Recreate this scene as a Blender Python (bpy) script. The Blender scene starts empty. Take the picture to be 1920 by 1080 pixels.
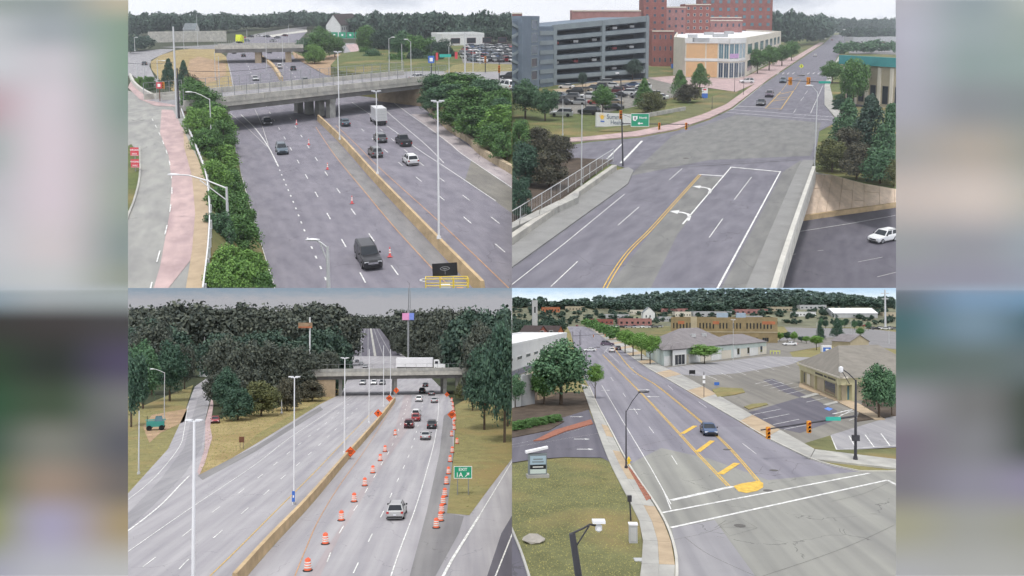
import bpy, bmesh, math, random
import numpy as np
from mathutils import Matrix, Vector

random.seed(7)
rng = np.random.default_rng(11)
R = math.radians
SC = bpy.context.scene
COL = SC.collection

# ------------------------------------------------------------------ camera, sky, sun, exposure
F = 1500.0                                   # focal length in photo pixels (photo is 1920 wide)
EYE = 22.0
cam_d = bpy.data.cameras.new('camera'); cam = bpy.data.objects.new('camera', cam_d); COL.objects.link(cam)
cam_d.sensor_width = 36.0; cam_d.lens = 36.0 * F / 1920.0
cam_d.clip_start = 0.5; cam_d.clip_end = 60000.0
cam.location = (0, 0, EYE); cam.rotation_euler = (R(90), 0, 0)
SC.camera = cam
SUN_EL, SUN_AZ = 66.0, 8.0                   # sun over the camera's shoulder, thin high cloud
world = bpy.data.worlds.new('World'); SC.world = world; world.use_nodes = True
nt = world.node_tree; nt.nodes.clear()
wo = nt.nodes.new('ShaderNodeOutputWorld'); bg = nt.nodes.new('ShaderNodeBackground')
sky = nt.nodes.new('ShaderNodeTexSky'); sky.sky_type = 'NISHITA'; sky.sun_disc = False
sky.sun_elevation = R(SUN_EL); sky.sun_rotation = R(180 + SUN_AZ)
sky.air_density = 1.0; sky.dust_density = 4.0; sky.ozone_density = 1.5
tc = nt.nodes.new('ShaderNodeTexCoord'); cn = nt.nodes.new('ShaderNodeTexNoise')
mp = nt.nodes.new('ShaderNodeMapping'); mp.inputs['Scale'].default_value = (3.0, 3.0, 9.0)
cn.inputs['Scale'].default_value = 1.6; cn.inputs['Detail'].default_value = 6.0; cn.inputs['Roughness'].default_value = 0.55
cr = nt.nodes.new('ShaderNodeValToRGB'); cr.color_ramp.elements[0].position = 0.26; cr.color_ramp.elements[1].position = 0.50
cmx = nt.nodes.new('ShaderNodeMix'); cmx.data_type = 'RGBA'; cmx.inputs['B'].default_value = (10.4, 10.6, 11.2, 1)
nt.links.new(tc.outputs['Generated'], mp.inputs['Vector']); nt.links.new(mp.outputs['Vector'], cn.inputs['Vector'])
nt.links.new(cn.outputs['Fac'], cr.inputs['Fac']); nt.links.new(cr.outputs['Color'], cmx.inputs['Factor'])
nt.links.new(sky.outputs['Color'], cmx.inputs['A']); nt.links.new(cmx.outputs['Result'], bg.inputs['Color'])
bg.inputs['Strength'].default_value = 0.066; nt.links.new(bg.outputs['Background'], wo.inputs['Surface'])
sun_d = bpy.data.lights.new('sun', 'SUN'); sun_d.energy = 1.5; sun_d.angle = R(10); sun_d.color = (1.0, 0.96, 0.9)
sun = bpy.data.objects.new('sun', sun_d); COL.objects.link(sun)
sun.rotation_euler = (R(90 - SUN_EL), 0, R(-SUN_AZ))
sun.location = (0, -200, 300)
SC.view_settings.view_transform = 'Standard'; SC.view_settings.look = 'None'
SC.view_settings.gamma = 1.0; SC.view_settings.use_curve_mapping = False
SC.view_settings.exposure = 0.6
SC.render.engine = 'CYCLES'
try:
    SC.cycles.use_denoising = True; SC.cycles.denoiser = 'OPENIMAGEDENOISE'
except Exception: pass
SC.cycles.use_adaptive_sampling = True; SC.cycles.adaptive_threshold = 0.03; SC.cycles.max_bounces = 4; SC.cycles.diffuse_bounces = 3; SC.cycles.glossy_bounces = 2; SC.cycles.transparent_max_bounces = 4

# ------------------------------------------------------------------ the four views of the place
# The photograph joins four views of one interchange.  Each view is a model terrain of its own: a sloping
# ground sheet with its own horizon, set out by metres along (x right, y away, z up) in that terrain.
class Terrain:
    def __init__(s, key, yh, H, S, b):
        s.key, s.yh, s.H, s.S = key, yh, H, S
        a = math.atan((540 - yh) / F)
        s.X = np.array((1., 0, 0)); s.Y = np.array((0, math.cos(a), math.sin(a))); s.N = np.array((0, -math.sin(a), math.cos(a)))
        s.U = np.array((0, -math.sin(b), math.cos(b))); s.Yu = np.array((0, math.cos(b), math.sin(b)))
        s.C = np.array((0, 0, EYE))
    def w(s, p):
        p = np.atleast_2d(np.asarray(p, float))
        q = p[:, :1] * s.X + p[:, 1:2] * s.Y - s.H * s.N + p[:, 2:3] * s.U
        return s.C + s.S * q
    def g(s, px, py, z=0.0):
        d = np.array(((px - 960) / F, 1.0, (540 - py) / F))
        t = (-s.H + z * s.U.dot(s.N)) / d.dot(s.N)
        P = t * d - z * s.U
        return float(P[0]), float(P.dot(s.Y))
    def h(s, px, py, ytop, z=0.0):            # height above z of a vertical whose foot is at px,py and whose top is at row ytop
        x, y = s.g(px, py, z)
        P = x * s.X + y * s.Y - s.H * s.N + z * s.U
        k = (540 - ytop) / F
        return float((k * P[1] - P[2]) / (s.U[2] - k * s.U[1]))
    def ppm(s, px, py, z=0.0):
        x, y = s.g(px, py, z)
        P = x * s.X + y * s.Y - s.H * s.N + z * s.U
        return F / P[1]
    def rot(s, up=True):
        Y, Z = (s.Yu, s.U) if up else (s.Y, s.N)
        return Matrix(((s.X[0], Y[0], Z[0]), (s.X[1], Y[1], Z[1]), (s.X[2], Y[2], Z[2]))).to_4x4()

BIG = 16.0
TL = Terrain('north', -12, 26.0, BIG, R(6))
TR = Terrain('east', 38, 21.0, BIG, R(6))
BL = Terrain('south', 611, 22.0, 1.0, R(-1))
BR = Terrain('west', 577, 16.0, 1.0, R(-1))
Q = TL
def _dir(q, p1, p2): a, b = q.g(*p1), q.g(*p2); return math.atan2(-(b[0] - a[0]), b[1] - a[1])
ROADDIR = {'north': _dir(TL, (652, 382), (589, 292)), 'east': _dir(TR, (1345, 541), (1463, 322)), 'south': _dir(BL, (711, 975), (763, 862)), 'west': _dir(BR, (1366, 911), (1260, 798))}
ALL = []                                     # (object, terrain)

# ------------------------------------------------------------------ materials
MATS = {}
SPEC = {  # name: (rgb, roughness, variation, noise scale per metre, bump, metallic)
 'asphalt': ((.215, .205, .24), .9, .04, .22, .03, 0), 'asphalt_dark': ((.125, .12, .145), .9, .04, .3, .03, 0),
 'asphalt_mid': ((.235, .23, .235), .9, .04, .25, .03, 0), 'asphalt_pale': ((.30, .295, .31), .9, .04, .25, .05, 0),
 'asphalt_brown': ((.215, .205, .185), .9, .04, .22, .03, 0), 'asphalt_street': ((.235, .228, .262), .9, .04, .16, .03, 0),
 'asphalt_east': ((.175, .17, .20), .9, .04, .16, .03, 0), 'asphalt_east_worn': ((.195, .195, .19), .9, .04, .16, .03, 0), 'asphalt_junction': ((.275, .275, .255), .9, .04, .2, .03, 0), 'asphalt_ramp': ((.315, .315, .30), .9, .04, .2, .04, 0), 'asphalt_south': ((.36, .35, .37), .9, .04, .16, .03, 0), 'asphalt_pinkish': ((.375, .335, .345), .9, .04, .16, .03, 0),
 'pink_concrete': ((.46, .345, .34), .9, .1, .4, .04, 0), 'tan_concrete': ((.42, .33, .23), .9, .14, .5, .05, 0),
 'concrete': ((.40, .395, .37), .9, .12, .5, .05, 0), 'concrete_pale': ((.52, .51, .47), .9, .1, .5, .04, 0),
 'sidewalk_grey': ((.25, .25, .245), .9, .1, .4, .04, 0), 'concrete_bridge': ((.46, .445, .405), .9, .12, .35, .04, 0), 'barrier_tan': ((.52, .39, .235), .9, .14, .5, .05, 0),
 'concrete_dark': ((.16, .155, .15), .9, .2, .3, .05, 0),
 'slope_pink': ((.66, .53, .42), .95, .16, .6, .12, 0), 'stone': ((.44, .36, .25), .9, .2, .7, .1, 0),
 'grass': ((.105, .13, .045), .95, .35, .35, .15, 0), 'grass_dry': ((.33, .26, .125), .95, .28, .3, .15, 0),
 'lawn': ((.140, .145, .066), .95, .3, .3, .15, 0), 'soil': ((.085, .065, .05), .95, .3, .5, .15, 0), 'dirt': ((.36, .25, .16), .95, .22, .3, .12, 0),
 'verge': ((.225, .205, .09), .95, .28, .4, .15, 0), 'forest_floor': ((.045, .055, .028), .95, .3, .3, .1, 0),
 'paint_line': ((.68, .68, .67), .7, .32, 2.2, 0, 0), 'paint_yellow': ((.66, .43, .085), .7, .26, 2.2, 0, 0), 'paint_orange': ((.52, .30, .16), .7, .2, 1.3, 0, 0),
 'paint_blue': ((.12, .24, .62), .7, .1, 2.0, 0, 0), 'paint_worn': ((.52, .51, .5), .8, .15, 2.0, 0, 0), 'joint': ((.12, .115, .11), .95, .1, 1, 0, 0), 'red_brick_paving': ((.30, .125, .085), .9, .2, 3, .1, 0),
 'galvanised': ((.56, .57, .58), .45, .06, 1, 0, .35), 'pole_white': ((.75, .76, .78), .45, .03, 1, 0, .1), 'pole_dark': ((.045, .045, .055), .45, .1, 1, 0, .2), 'steel': ((.30, .31, .32), .5, .1, 1, 0, .4),
 'rust': ((.17, .08, .05), .8, .2, 1, 0, .1), 'wood_pole': ((.20, .17, .14), .9, .2, 1, 0, 0), 'bark': ((.10, .075, .055), .95, .25, 3, .2, 0),
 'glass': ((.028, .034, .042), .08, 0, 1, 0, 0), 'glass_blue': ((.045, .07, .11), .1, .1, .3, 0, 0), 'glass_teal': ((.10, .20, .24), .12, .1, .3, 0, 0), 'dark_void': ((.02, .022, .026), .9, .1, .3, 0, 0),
 'tyre': ((.018, .018, .02), .85, .1, 5, 0, 0), 'rim': ((.42, .43, .45), .35, 0, 1, 0, .7), 'trim_black': ((.022, .022, .025), .5, 0, 1, 0, 0), 'chrome': ((.62, .63, .65), .22, 0, 1, 0, .85),
 'lamp_clear': ((.75, .78, .82), .15, 0, 1, 0, 0), 'lamp_red': ((.45, .03, .03), .25, 0, 1, 0, 0), 'plate': ((.72, .74, .78), .5, 0, 1, 0, 0),
 'orange': ((.86, .145, .035), .6, .05, 3, 0, 0), 'orange_drum': ((.80, .155, .075), .6, .06, 3, 0, 0), 'cone_pink': ((.75, .14, .15), .6, .06, 3, 0, 0), 'white_band': ((.80, .78, .75), .5, .03, 3, 0, 0), 'rubber': ((.035, .032, .032), .8, .1, 3, 0, 0),
 'sign_green': ((.012, .30, .16), .5, .03, 1, 0, 0), 'sign_teal': ((.03, .42, .34), .5, .03, 1, 0, 0), 'sign_white': ((.85, .85, .85), .5, .02, 1, 0, 0), 'sign_red': ((.62, .06, .08), .5, .03, 1, 0, 0), 'sign_blue': ((.05, .16, .55), .5, .03, 1, 0, 0), 'sign_black': ((.015, .015, .018), .4, .03, 1, 0, 0), 'sign_yellow': ((.75, .82, .03), .5, .03, 1, 0, 0),
 'signal_yellow': ((.72, .30, .03), .5, .05, 1, 0, 0), 'lift_yellow': ((.78, .58, .06), .5, .06, 1, 0, 0), 'hydrant': ((.75, .52, .04), .5, .05, 1, 0, 0),
 'brick_red': ((.27, .105, .09), .9, .16, .5, .05, 0), 'brick_pink': ((.34, .175, .165), .9, .14, .4, .04, 0), 'brick_brown': ((.27, .215, .125), .9, .14, .4, .05, 0), 'brick_orange': ((.42, .16, .085), .9, .14, .4, .05, 0),
 'garage_grey': ((.225, .265, .285), .85, .1, .15, .03, 0), 'garage_blue': ((.16, .20, .25), .85, .12, .15, .03, 0), 'stucco_cream': ((.66, .62, .53), .9, .06, .3, .03, 0), 'stucco_orange': ((.66, .43, .24), .9, .06, .3, .03, 0), 'stucco_white': ((.70, .71, .70), .9, .06, .3, .03, 0),
 'stucco_yellow': ((.50, .47, .30), .9, .08, .3, .03, 0), 'stucco_mint': ((.55, .63, .60), .9, .08, .3, .03, 0), 'stucco_tan': ((.42, .37, .27), .9, .08, .3, .03, 0), 'wall_grey': ((.44, .45, .46), .9, .08, .3, .03, 0),
 'roof_grey': ((.215, .20, .205), .9, .14, .5, .06, 0), 'roof_brown': ((.225, .21, .185), .9, .12, .5, .06, 0), 'roof_white': ((.76, .76, .79), .8, .05, .3, 0, 0), 'roof_maroon': ((.14, .07, .09), .9, .1, .3, 0, 0), 'roof_teal': ((.06, .26, .27), .7, .1, .3, 0, 0), 'roof_slate': ((.20, .225, .24), .9, .1, .3, 0, 0), 'roof_red': ((.23, .075, .065), .9, .1, .3, .03, 0), 'roof_dark': ((.07, .055, .055), .9, .1, .3, .03, 0),
 'unit_blue': ((.36, .47, .55), .6, .06, .3, 0, 0), 'machine_teal': ((.05, .30, .27), .5, .08, 1, 0, .1), 'pink_print': ((.75, .32, .55), .6, .1, .3, 0, 0), 'blue_print': ((.22, .30, .75), .6, .1, .3, 0, 0), 'sun_yellow': ((.85, .52, .05), .5, .03, 1, 0, 0), 'lilac': ((.52, .34, .58), .6, .03, 1, 0, 0),
 'far_field': ((.17, .175, .12), .95, .3, .03, 0, 0), 'hill_green': ((.07, .10, .075), .95, .2, .02, 0, 0), 'rock': ((.33, .31, .28), .95, .2, 1, .2, 0),
}
PAINT = {'white': (.80, .81, .82), 'silver': (.46, .47, .48), 'grey': (.17, .175, .185), 'charcoal': (.034, .036, .042), 'black': (.016, .016, .02), 'red': (.33, .03, .035), 'blue': (.04, .085, .19), 'slate': (.10, .14, .18), 'tan': (.35, .29, .21), 'maroon': (.12, .02, .03), 'purple': (.10, .07, .11)}
LEAF = {'leaf_mid': (.066, .135, .050), 'leaf_fresh': (.100, .190, .055), 'leaf_dark': (.056, .112, .066), 'leaf_deep': (.038, .074, .056), 'leaf_haze_blue': (.075, .115, .108), 'leaf_olive': (.080, .092, .046), 'leaf_brown': (.064, .066, .052), 'grass_blade': (.150, .148, .062), 'leaf_black': (.056, .068, .060), 'leaf_forest': (.040, .068, .056)}

def mt(name):
    S = Q.S if name in SPEC else 1
    key = (name, S, Q.key if name.startswith('asphalt') else '')
    if key in MATS: return MATS[key]
    m = bpy.data.materials.new(name if S == 1 else name + '_far'); m.use_nodes = True
    N, L = m.node_tree.nodes, m.node_tree.links
    b = N['Principled BSDF']
    if name in LEAF:
        c = LEAF[name]
        geo = N.new('ShaderNodeNewGeometry'); ramp = N.new('ShaderNodeValToRGB')
        e = ramp.color_ramp.elements
        e[0].color = (c[0] * 1.05, c[1] * 1.1, c[2] * 1.15, 1); e[1].color = (c[0] * 2.3, c[1] * 2.1, c[2] * 1.8, 1)
        L.new(geo.outputs['Random Per Island'], ramp.inputs['Fac']); L.new(ramp.outputs['Color'], b.inputs['Base Color'])
        b.inputs['Roughness'].default_value = .75; b.inputs['Specular IOR Level'].default_value = .2
    elif name in PAINT:
        b.inputs['Base Color'].default_value = (*PAINT[name], 1); b.inputs['Roughness'].default_value = .32
        b.inputs['Metallic'].default_value = .05; b.inputs['Coat Weight'].default_value = .25; b.inputs['Coat Roughness'].default_value = .1
    else:
        c, ro, var, sc, bump, met = SPEC[name]
        b.inputs['Roughness'].default_value = ro; b.inputs['Metallic'].default_value = met
        b.inputs['Specular IOR Level'].default_value = (.34 if name == 'glass' else .5) if ro < .6 else .25
        if var == 0:
            b.inputs['Base Color'].default_value = (*c, 1)
        else:
            co = N.new('ShaderNodeTexCoord'); mp_ = N.new('ShaderNodeMapping'); k = sc / S
            mp_.inputs['Scale'].default_value = (k, k, k)
            L.new(co.outputs['Object'], mp_.inputs['Vector'])
            n1 = N.new('ShaderNodeTexNoise'); n1.inputs['Scale'].default_value = 1.0; n1.inputs['Detail'].default_value = 8; n1.inputs['Roughness'].default_value = .65
            L.new(mp_.outputs['Vector'], n1.inputs['Vector'])
            ramp = N.new('ShaderNodeValToRGB'); e = ramp.color_ramp.elements
            lo, hi = 1 - var * 1.5, 1 + var * 1.5
            e[0].position = .28; e[1].position = .72
            e[0].color = (c[0] * lo, c[1] * lo, c[2] * lo, 1); e[1].color = (c[0] * hi, c[1] * hi, c[2] * hi, 1)
            L.new(n1.outputs['Fac'], ramp.inputs['Fac'])
            outc = ramp.outputs['Color']
            if name.startswith('asphalt') or name in ('concrete', 'pink_concrete', 'concrete_bridge', 'barrier_tan'):
                # tyre tracks, patches and tar streaks drawn out along the road
                mp2 = N.new('ShaderNodeMapping'); mp2.vector_type = 'TEXTURE'; mp2.inputs['Rotation'].default_value = (0, 0, ROADDIR.get(Q.key, 0)); mp2.inputs['Scale'].default_value = (S / .75, S / .014, S / .75)
                L.new(co.outputs['Object'], mp2.inputs['Vector'])
                n2 = N.new('ShaderNodeTexNoise'); n2.inputs['Scale'].default_value = 1; n2.inputs['Detail'].default_value = 3
                L.new(mp2.outputs['Vector'], n2.inputs['Vector'])
                r2 = N.new('ShaderNodeValToRGB'); r2.color_ramp.elements[0].position = .3; r2.color_ramp.elements[1].position = .7
                r2.color_ramp.elements[0].color = (.80, .80, .82, 1); r2.color_ramp.elements[1].color = (1.13, 1.13, 1.11, 1)
                L.new(n2.outputs['Fac'], r2.inputs['Fac'])
                mx = N.new('ShaderNodeMix'); mx.data_type = 'RGBA'; mx.blend_type = 'MULTIPLY'; mx.inputs['Factor'].default_value = 1
                L.new(outc, mx.inputs['A']); L.new(r2.outputs['Color'], mx.inputs['B']); outc = mx.outputs['Result']
            if name.startswith('asphalt'):
                vo = N.new('ShaderNodeTexVoronoi'); vo.feature = 'DISTANCE_TO_EDGE'; vo.inputs['Scale'].default_value = .11 / S; vo.inputs['Randomness'].default_value = 1
                wn = N.new('ShaderNodeTexNoise'); wn.inputs['Scale'].default_value = .35 / S; wn.inputs['Detail'].default_value = 4; L.new(co.outputs['Object'], wn.inputs['Vector'])
                vm = N.new('ShaderNodeVectorMath'); vm.operation = 'MULTIPLY_ADD'; vm.inputs[1].default_value = (3.0 * S,) * 3; L.new(wn.outputs['Color'], vm.inputs[0]); L.new(co.outputs['Object'], vm.inputs[2]); L.new(vm.outputs[0], vo.inputs['Vector'])
                lt_ = N.new('ShaderNodeMath'); lt_.operation = 'LESS_THAN'; lt_.inputs[1].default_value = .0042; L.new(vo.outputs['Distance'], lt_.inputs[0])
                gt_ = N.new('ShaderNodeMath'); gt_.operation = 'GREATER_THAN'; gt_.inputs[1].default_value = .52; L.new(n1.outputs['Fac'], gt_.inputs[0])
                ml_ = N.new('ShaderNodeMath'); ml_.operation = 'MULTIPLY'; L.new(lt_.outputs[0], ml_.inputs[0]); L.new(gt_.outputs[0], ml_.inputs[1])
                m2_ = N.new('ShaderNodeMath'); m2_.operation = 'MULTIPLY'; m2_.inputs[1].default_value = .3 if Q.key == 'south' else .48; L.new(ml_.outputs[0], m2_.inputs[0])
                mx = N.new('ShaderNodeMix'); mx.data_type = 'RGBA'; mx.inputs['B'].default_value = (.06, .06, .062, 1); L.new(m2_.outputs[0], mx.inputs['Factor']); L.new(outc, mx.inputs['A']); outc = mx.outputs['Result']
            if name in ('lawn', 'verge', 'grass', 'grass_dry'):
                n1.inputs['Detail'].default_value = 14; n1.inputs['Roughness'].default_value = .8
                n3 = N.new('ShaderNodeTexNoise'); n3.inputs['Scale'].default_value = .09 / S; n3.inputs['Detail'].default_value = 4
                L.new(co.outputs['Object'], n3.inputs['Vector'])
                r3 = N.new('ShaderNodeValToRGB'); r3.color_ramp.elements[0].position = .5; r3.color_ramp.elements[1].position = .68
                r3.color_ramp.elements[0].color = (0, 0, 0, 1)
                L.new(n3.outputs['Fac'], r3.inputs['Fac'])
                mx = N.new('ShaderNodeMix'); mx.data_type = 'RGBA'; mx.inputs['B'].default_value = (.27, .20, .09, 1)
                ml = N.new('ShaderNodeMath'); ml.operation = 'MULTIPLY'; ml.inputs[1].default_value = .75
                L.new(r3.outputs['Color'], ml.inputs[0]); L.new(ml.outputs[0], mx.inputs['Factor'])
                L.new(outc, mx.inputs['A']); outc = mx.outputs['Result']
            L.new(outc, b.inputs['Base Color'])
            if bump:
                bp = N.new('ShaderNodeBump'); bp.inputs['Strength'].default_value = min(1, bump * 4); bp.inputs['Distance'].default_value = .05 * S
                n4 = N.new('ShaderNodeTexNoise'); n4.inputs['Scale'].default_value = 2.5 / S; n4.inputs['Detail'].default_value = 4
                L.new(co.outputs['Object'], n4.inputs['Vector']); L.new(n4.outputs['Fac'], bp.inputs['Height']); L.new(bp.outputs['Normal'], b.inputs['Normal'])
    MATS[key] = m
    return m

# ------------------------------------------------------------------ mesh collecting
class MB:
    def __init__(s): s.v, s.f, s.m, s.k = [], [], [], 0
    def face(s, pts):
        n = len(s.v); s.v += [tuple(p) for p in pts]; s.f.append(list(range(n, n + len(pts)))); s.m.append(s.k); return s
    def solid(s, verts, faces):
        n = len(s.v); s.v += [tuple(p) for p in verts]; s.f += [[i + n for i in f] for f in faces]; s.m += [s.k] * len(faces); return s
    def hexa(s, b, t):                       # bottom ring, top ring of four
        return s.solid(list(b) + list(t), [(3, 2, 1, 0), (4, 5, 6, 7), (0, 1, 5, 4), (1, 2, 6, 5), (2, 3, 7, 6), (3, 0, 4, 7)])
    def box(s, x0, x1, y0, y1, z0, z1):
        return s.hexa([(x0, y0, z0), (x1, y0, z0), (x1, y1, z0), (x0, y1, z0)], [(x0, y0, z1), (x1, y0, z1), (x1, y1, z1), (x0, y1, z1)])
    def prism(s, poly, z0, z1):
        n = len(poly); A = sum(poly[i][0] * poly[(i + 1) % n][1] - poly[(i + 1) % n][0] * poly[i][1] for i in range(n))
        if A < 0: poly = poly[::-1]
        v = [(p[0], p[1], z0) for p in poly] + [(p[0], p[1], z1) for p in poly]
        return s.solid(v, [list(range(n, 2 * n)), list(range(n - 1, -1, -1))] + [(i, (i + 1) % n, n + (i + 1) % n, n + i) for i in range(n)])
    def tube(s, p0, p1, r0, r1=None, n=8, cap=True):
        r1 = r0 if r1 is None else r1
        a, b = Vector(p0), Vector(p1); d = (b - a).normalized()
        e = d.cross(Vector((0, 0, 1))) if abs(d.z) < .95 else d.cross(Vector((1, 0, 0))); e.normalize(); g = d.cross(e)
        v = []
        for c, r in ((a, r0), (b, r1)):
            v += [tuple(c + e * (r * math.cos(2 * math.pi * i / n)) + g * (r * math.sin(2 * math.pi * i / n))) for i in range(n)]
        f = [(i, (i + 1) % n, n + (i + 1) % n, n + i) for i in range(n)]
        if cap: f += [list(range(n - 1, -1, -1)), list(range(n, 2 * n))]
        return s.solid(v, f)
    def path(s, pts, r, n=6):
        for i in range(len(pts) - 1):
            rr = r if not isinstance(r, (list, tuple)) else r[i]; r2 = r if not isinstance(r, (list, tuple)) else r[i + 1]
            s.tube(pts[i], pts[i + 1], rr, r2, n)
        return s
    def lathe(s, prof, n=16, c=(0, 0)):
        v, f = [], []
        for r, z in prof: v += [(c[0] + r * math.cos(2 * math.pi * i / n), c[1] + r * math.sin(2 * math.pi * i / n), z) for i in range(n)]
        for j in range(len(prof) - 1): f += [(j * n + i, j * n + (i + 1) % n, (j + 1) * n + (i + 1) % n, (j + 1) * n + i) for i in range(n)]
        f.append(list(range((len(prof) - 1) * n, len(prof) * n)))
        return s.solid(v, f)
    def mesh(s, name, smooth=False):
        me = bpy.data.meshes.new(name); me.from_pydata(s.v, [], s.f)
        if any(s.m): me.polygons.foreach_set('material_index', s.m)
        if smooth: me.polygons.foreach_set('use_smooth', [True] * len(me.polygons))
        me.update(); return me

def tag(o, label=None, cat=None, group=None, kind=None):
    if label: o['label'] = label
    if cat: o['category'] = cat
    if group: o['group'] = group
    if kind: o['kind'] = kind
    return o
def link(o):
    COL.objects.link(o); ALL.append((o, Q)); return o
def setmats(me, mats):
    for m in (mats if isinstance(mats, (list, tuple)) else [mats]): me.materials.append(mt(m))
def thing(name, label, cat, base, group=None, z=0.0):
    """An Empty standing at base (metres on the terrain); its parts are baked meshes."""
    o = bpy.data.objects.new(name, None); o.empty_display_size = 1
    o.location = Q.w((base[0], base[1], z))[0]; link(o)
    return tag(o, label, cat, group)
def bake(mb, name, mats, parent=None, smooth=False, kind=None, label=None, cat=None, group=None):
    """mb in terrain metres -> one mesh object, a part of parent or a top-level object."""
    W = Q.w(np.array(mb.v))
    o0 = np.array(abs_loc(parent)) if parent else np.array((W[:, 0].mean(), W[:, 1].mean(), W[:, 2].min()))
    me = bpy.data.meshes.new(name); me.from_pydata((W - o0).tolist(), [], mb.f)
    if any(mb.m): me.polygons.foreach_set('material_index', mb.m)
    if smooth: me.polygons.foreach_set('use_smooth', [True] * len(me.polygons))
    setmats(me, mats); me.update()
    o = bpy.data.objects.new(name, me)
    if parent: o.parent = parent
    else: o.location = o0
    link(o); return tag(o, label, cat, group, kind)
def abs_loc(o):
    v = Vector(o.location)
    while o.parent: o = o.parent; v = v + Vector(o.location)
    return v
def rigid(name, label, cat, base, heading=0.0, group=None, z=0.0, up=True, k=1.0):
    """An Empty at base, turned by heading; its parts are plain meshes in metres (x right, y away, z up)."""
    o = bpy.data.objects.new(name, None); o.empty_display_size = 1
    o.matrix_world = Matrix.Translation(Vector(Q.w((base[0], base[1], z))[0])) @ Q.rot(up) @ Matrix.Rotation(heading, 4, 'Z') @ Matrix.Scale(Q.S * k, 4)
    link(o); return tag(o, label, cat, group)
def part(mesh, name, parent, mats=None, loc=(0, 0, 0), rot=None, scale=None, paint=None):
    """A plain mesh (or MB) as a child; the first material slot may be repainted on the object."""
    if isinstance(mesh, MB):
        me = mesh.mesh(name); setmats(me, mats); mesh = me
    o = bpy.data.objects.new(name, mesh); o.parent = parent; o.location = loc
    if rot: o.rotation_euler = rot
    if scale: o.scale = scale
    link(o)
    if paint:
        o.material_slots[0].link = 'OBJECT'; o.material_slots[0].material = mt(paint)
    return o
TXT = {}
def lettering(s, size, parent, mat, loc, align='CENTER', depth=.01, wide=1.0):
    """Letters standing upright, facing the viewer (towards -y of their thing)."""
    key = (s, size, align, mat, Q.S)
    if key not in TXT:
        c = bpy.data.curves.new('lettering', 'FONT'); c.body = s; c.size = size; c.align_x = align; c.extrude = depth
        c.offset = size * .012
        t = bpy.data.objects.new('t', c); COL.objects.link(t)
        me = bpy.data.meshes.new_from_object(t.evaluated_get(bpy.context.evaluated_depsgraph_get()))
        me.name = 'lettering'; bpy.data.objects.remove(t); me.materials.clear(); me.materials.append(mt(mat)); TXT[key] = me
    o = part(TXT[key], 'lettering', parent, loc=loc, rot=(R(90), 0, 0)); o.scale = (wide, 1, 1)
    return o

def G(pts, z=0.0): return [Q.g(x, y, z) for x, y in pts]
def heading(p1, p2, z=0.0):                  # heading of the ground direction from pixel p1 to pixel p2 (0 = away along y)
    a, b = Q.g(*p1, z), Q.g(*p2, z); return math.atan2(-(b[0] - a[0]), b[1] - a[1])
def sheet(name, pts, mat, z=0.0, parent=None, kind='structure'):
    """A flat ground polygon seen at pts, lying at height z."""
    g = G(pts, z); n = len(g)
    if sum(g[i][0] * g[(i + 1) % n][1] - g[(i + 1) % n][0] * g[i][1] for i in range(n)) < 0: g = g[::-1]
    mb = MB(); mb.face([(x, y, z) for x, y in g])
    return bake(mb, name, mat, parent, kind=None if parent else kind)
def slab(name, pts, mat, z0, z1, parent=None, kind='structure'):
    mb = MB(); mb.prism(G(pts, z1), z0, z1)
    return bake(mb, name, mat, parent, kind=None if parent else kind)
def smooth_path(pts, n=6):
    if len(pts) < 3: return pts
    out = []
    for i in range(len(pts) - 1):
        p0, p1, p2, p3 = pts[max(0, i - 1)], pts[i], pts[i + 1], pts[min(len(pts) - 1, i + 2)]
        for k in range(n):
            t = k / n
            out.append(tuple(.5 * (2 * p1[j] + (p2[j] - p0[j]) * t + (2 * p0[j] - 5 * p1[j] + 4 * p2[j] - p3[j]) * t * t + (3 * p1[j] - p0[j] - 3 * p2[j] + p3[j]) * t ** 3) for j in (0, 1)))
    return out + [tuple(pts[-1])]
LW = .56
def ribbon(g, w):
    L, Rr = [], []
    for i, p in enumerate(g):
        a, b = g[max(0, i - 1)], g[min(len(g) - 1, i + 1)]
        dx, dy = b[0] - a[0], b[1] - a[1]; l = math.hypot(dx, dy) or 1; nx, ny = -dy / l * w / 2, dx / l * w / 2
        L.append((p[0] + nx, p[1] + ny)); Rr.append((p[0] - nx, p[1] - ny))
    return L, Rr
def strip(mb, g, w, z):
    L, Rr = ribbon(g, w)
    for i in range(len(g) - 1): mb.face([(*Rr[i], z), (*Rr[i + 1], z), (*L[i + 1], z), (*L[i], z)])
def line(parent, pts, w, mat, z, name='edge_line', curve=True):
    w *= LW; mb = MB(); strip(mb, smooth_path(G(pts, z)) if curve else G(pts, z), w, z); return bake(mb, name, mat, parent)
def at_len(g, s):
    for i in range(len(g) - 1):
        l = math.hypot(g[i + 1][0] - g[i][0], g[i + 1][1] - g[i][1])
        if s <= l or i == len(g) - 2: t = s / l; return (g[i][0] + (g[i + 1][0] - g[i][0]) * t, g[i][1] + (g[i + 1][1] - g[i][1]) * t)
        s -= l
def length(g): return sum(math.hypot(g[i + 1][0] - g[i][0], g[i + 1][1] - g[i][1]) for i in range(len(g) - 1))
def dashes(parent, pts, w, mat, z, on, gap, name='lane_dash', start=0.0):
    w *= LW
    g = smooth_path(G(pts, z)); L = length(g); s = start
    while s < L - .2:
        e = min(L, s + on); mb = MB(); strip(mb, [at_len(g, s), at_len(g, (s + e) / 2), at_len(g, e)], w, z); bake(mb, name, mat, parent); s += on + gap
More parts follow.
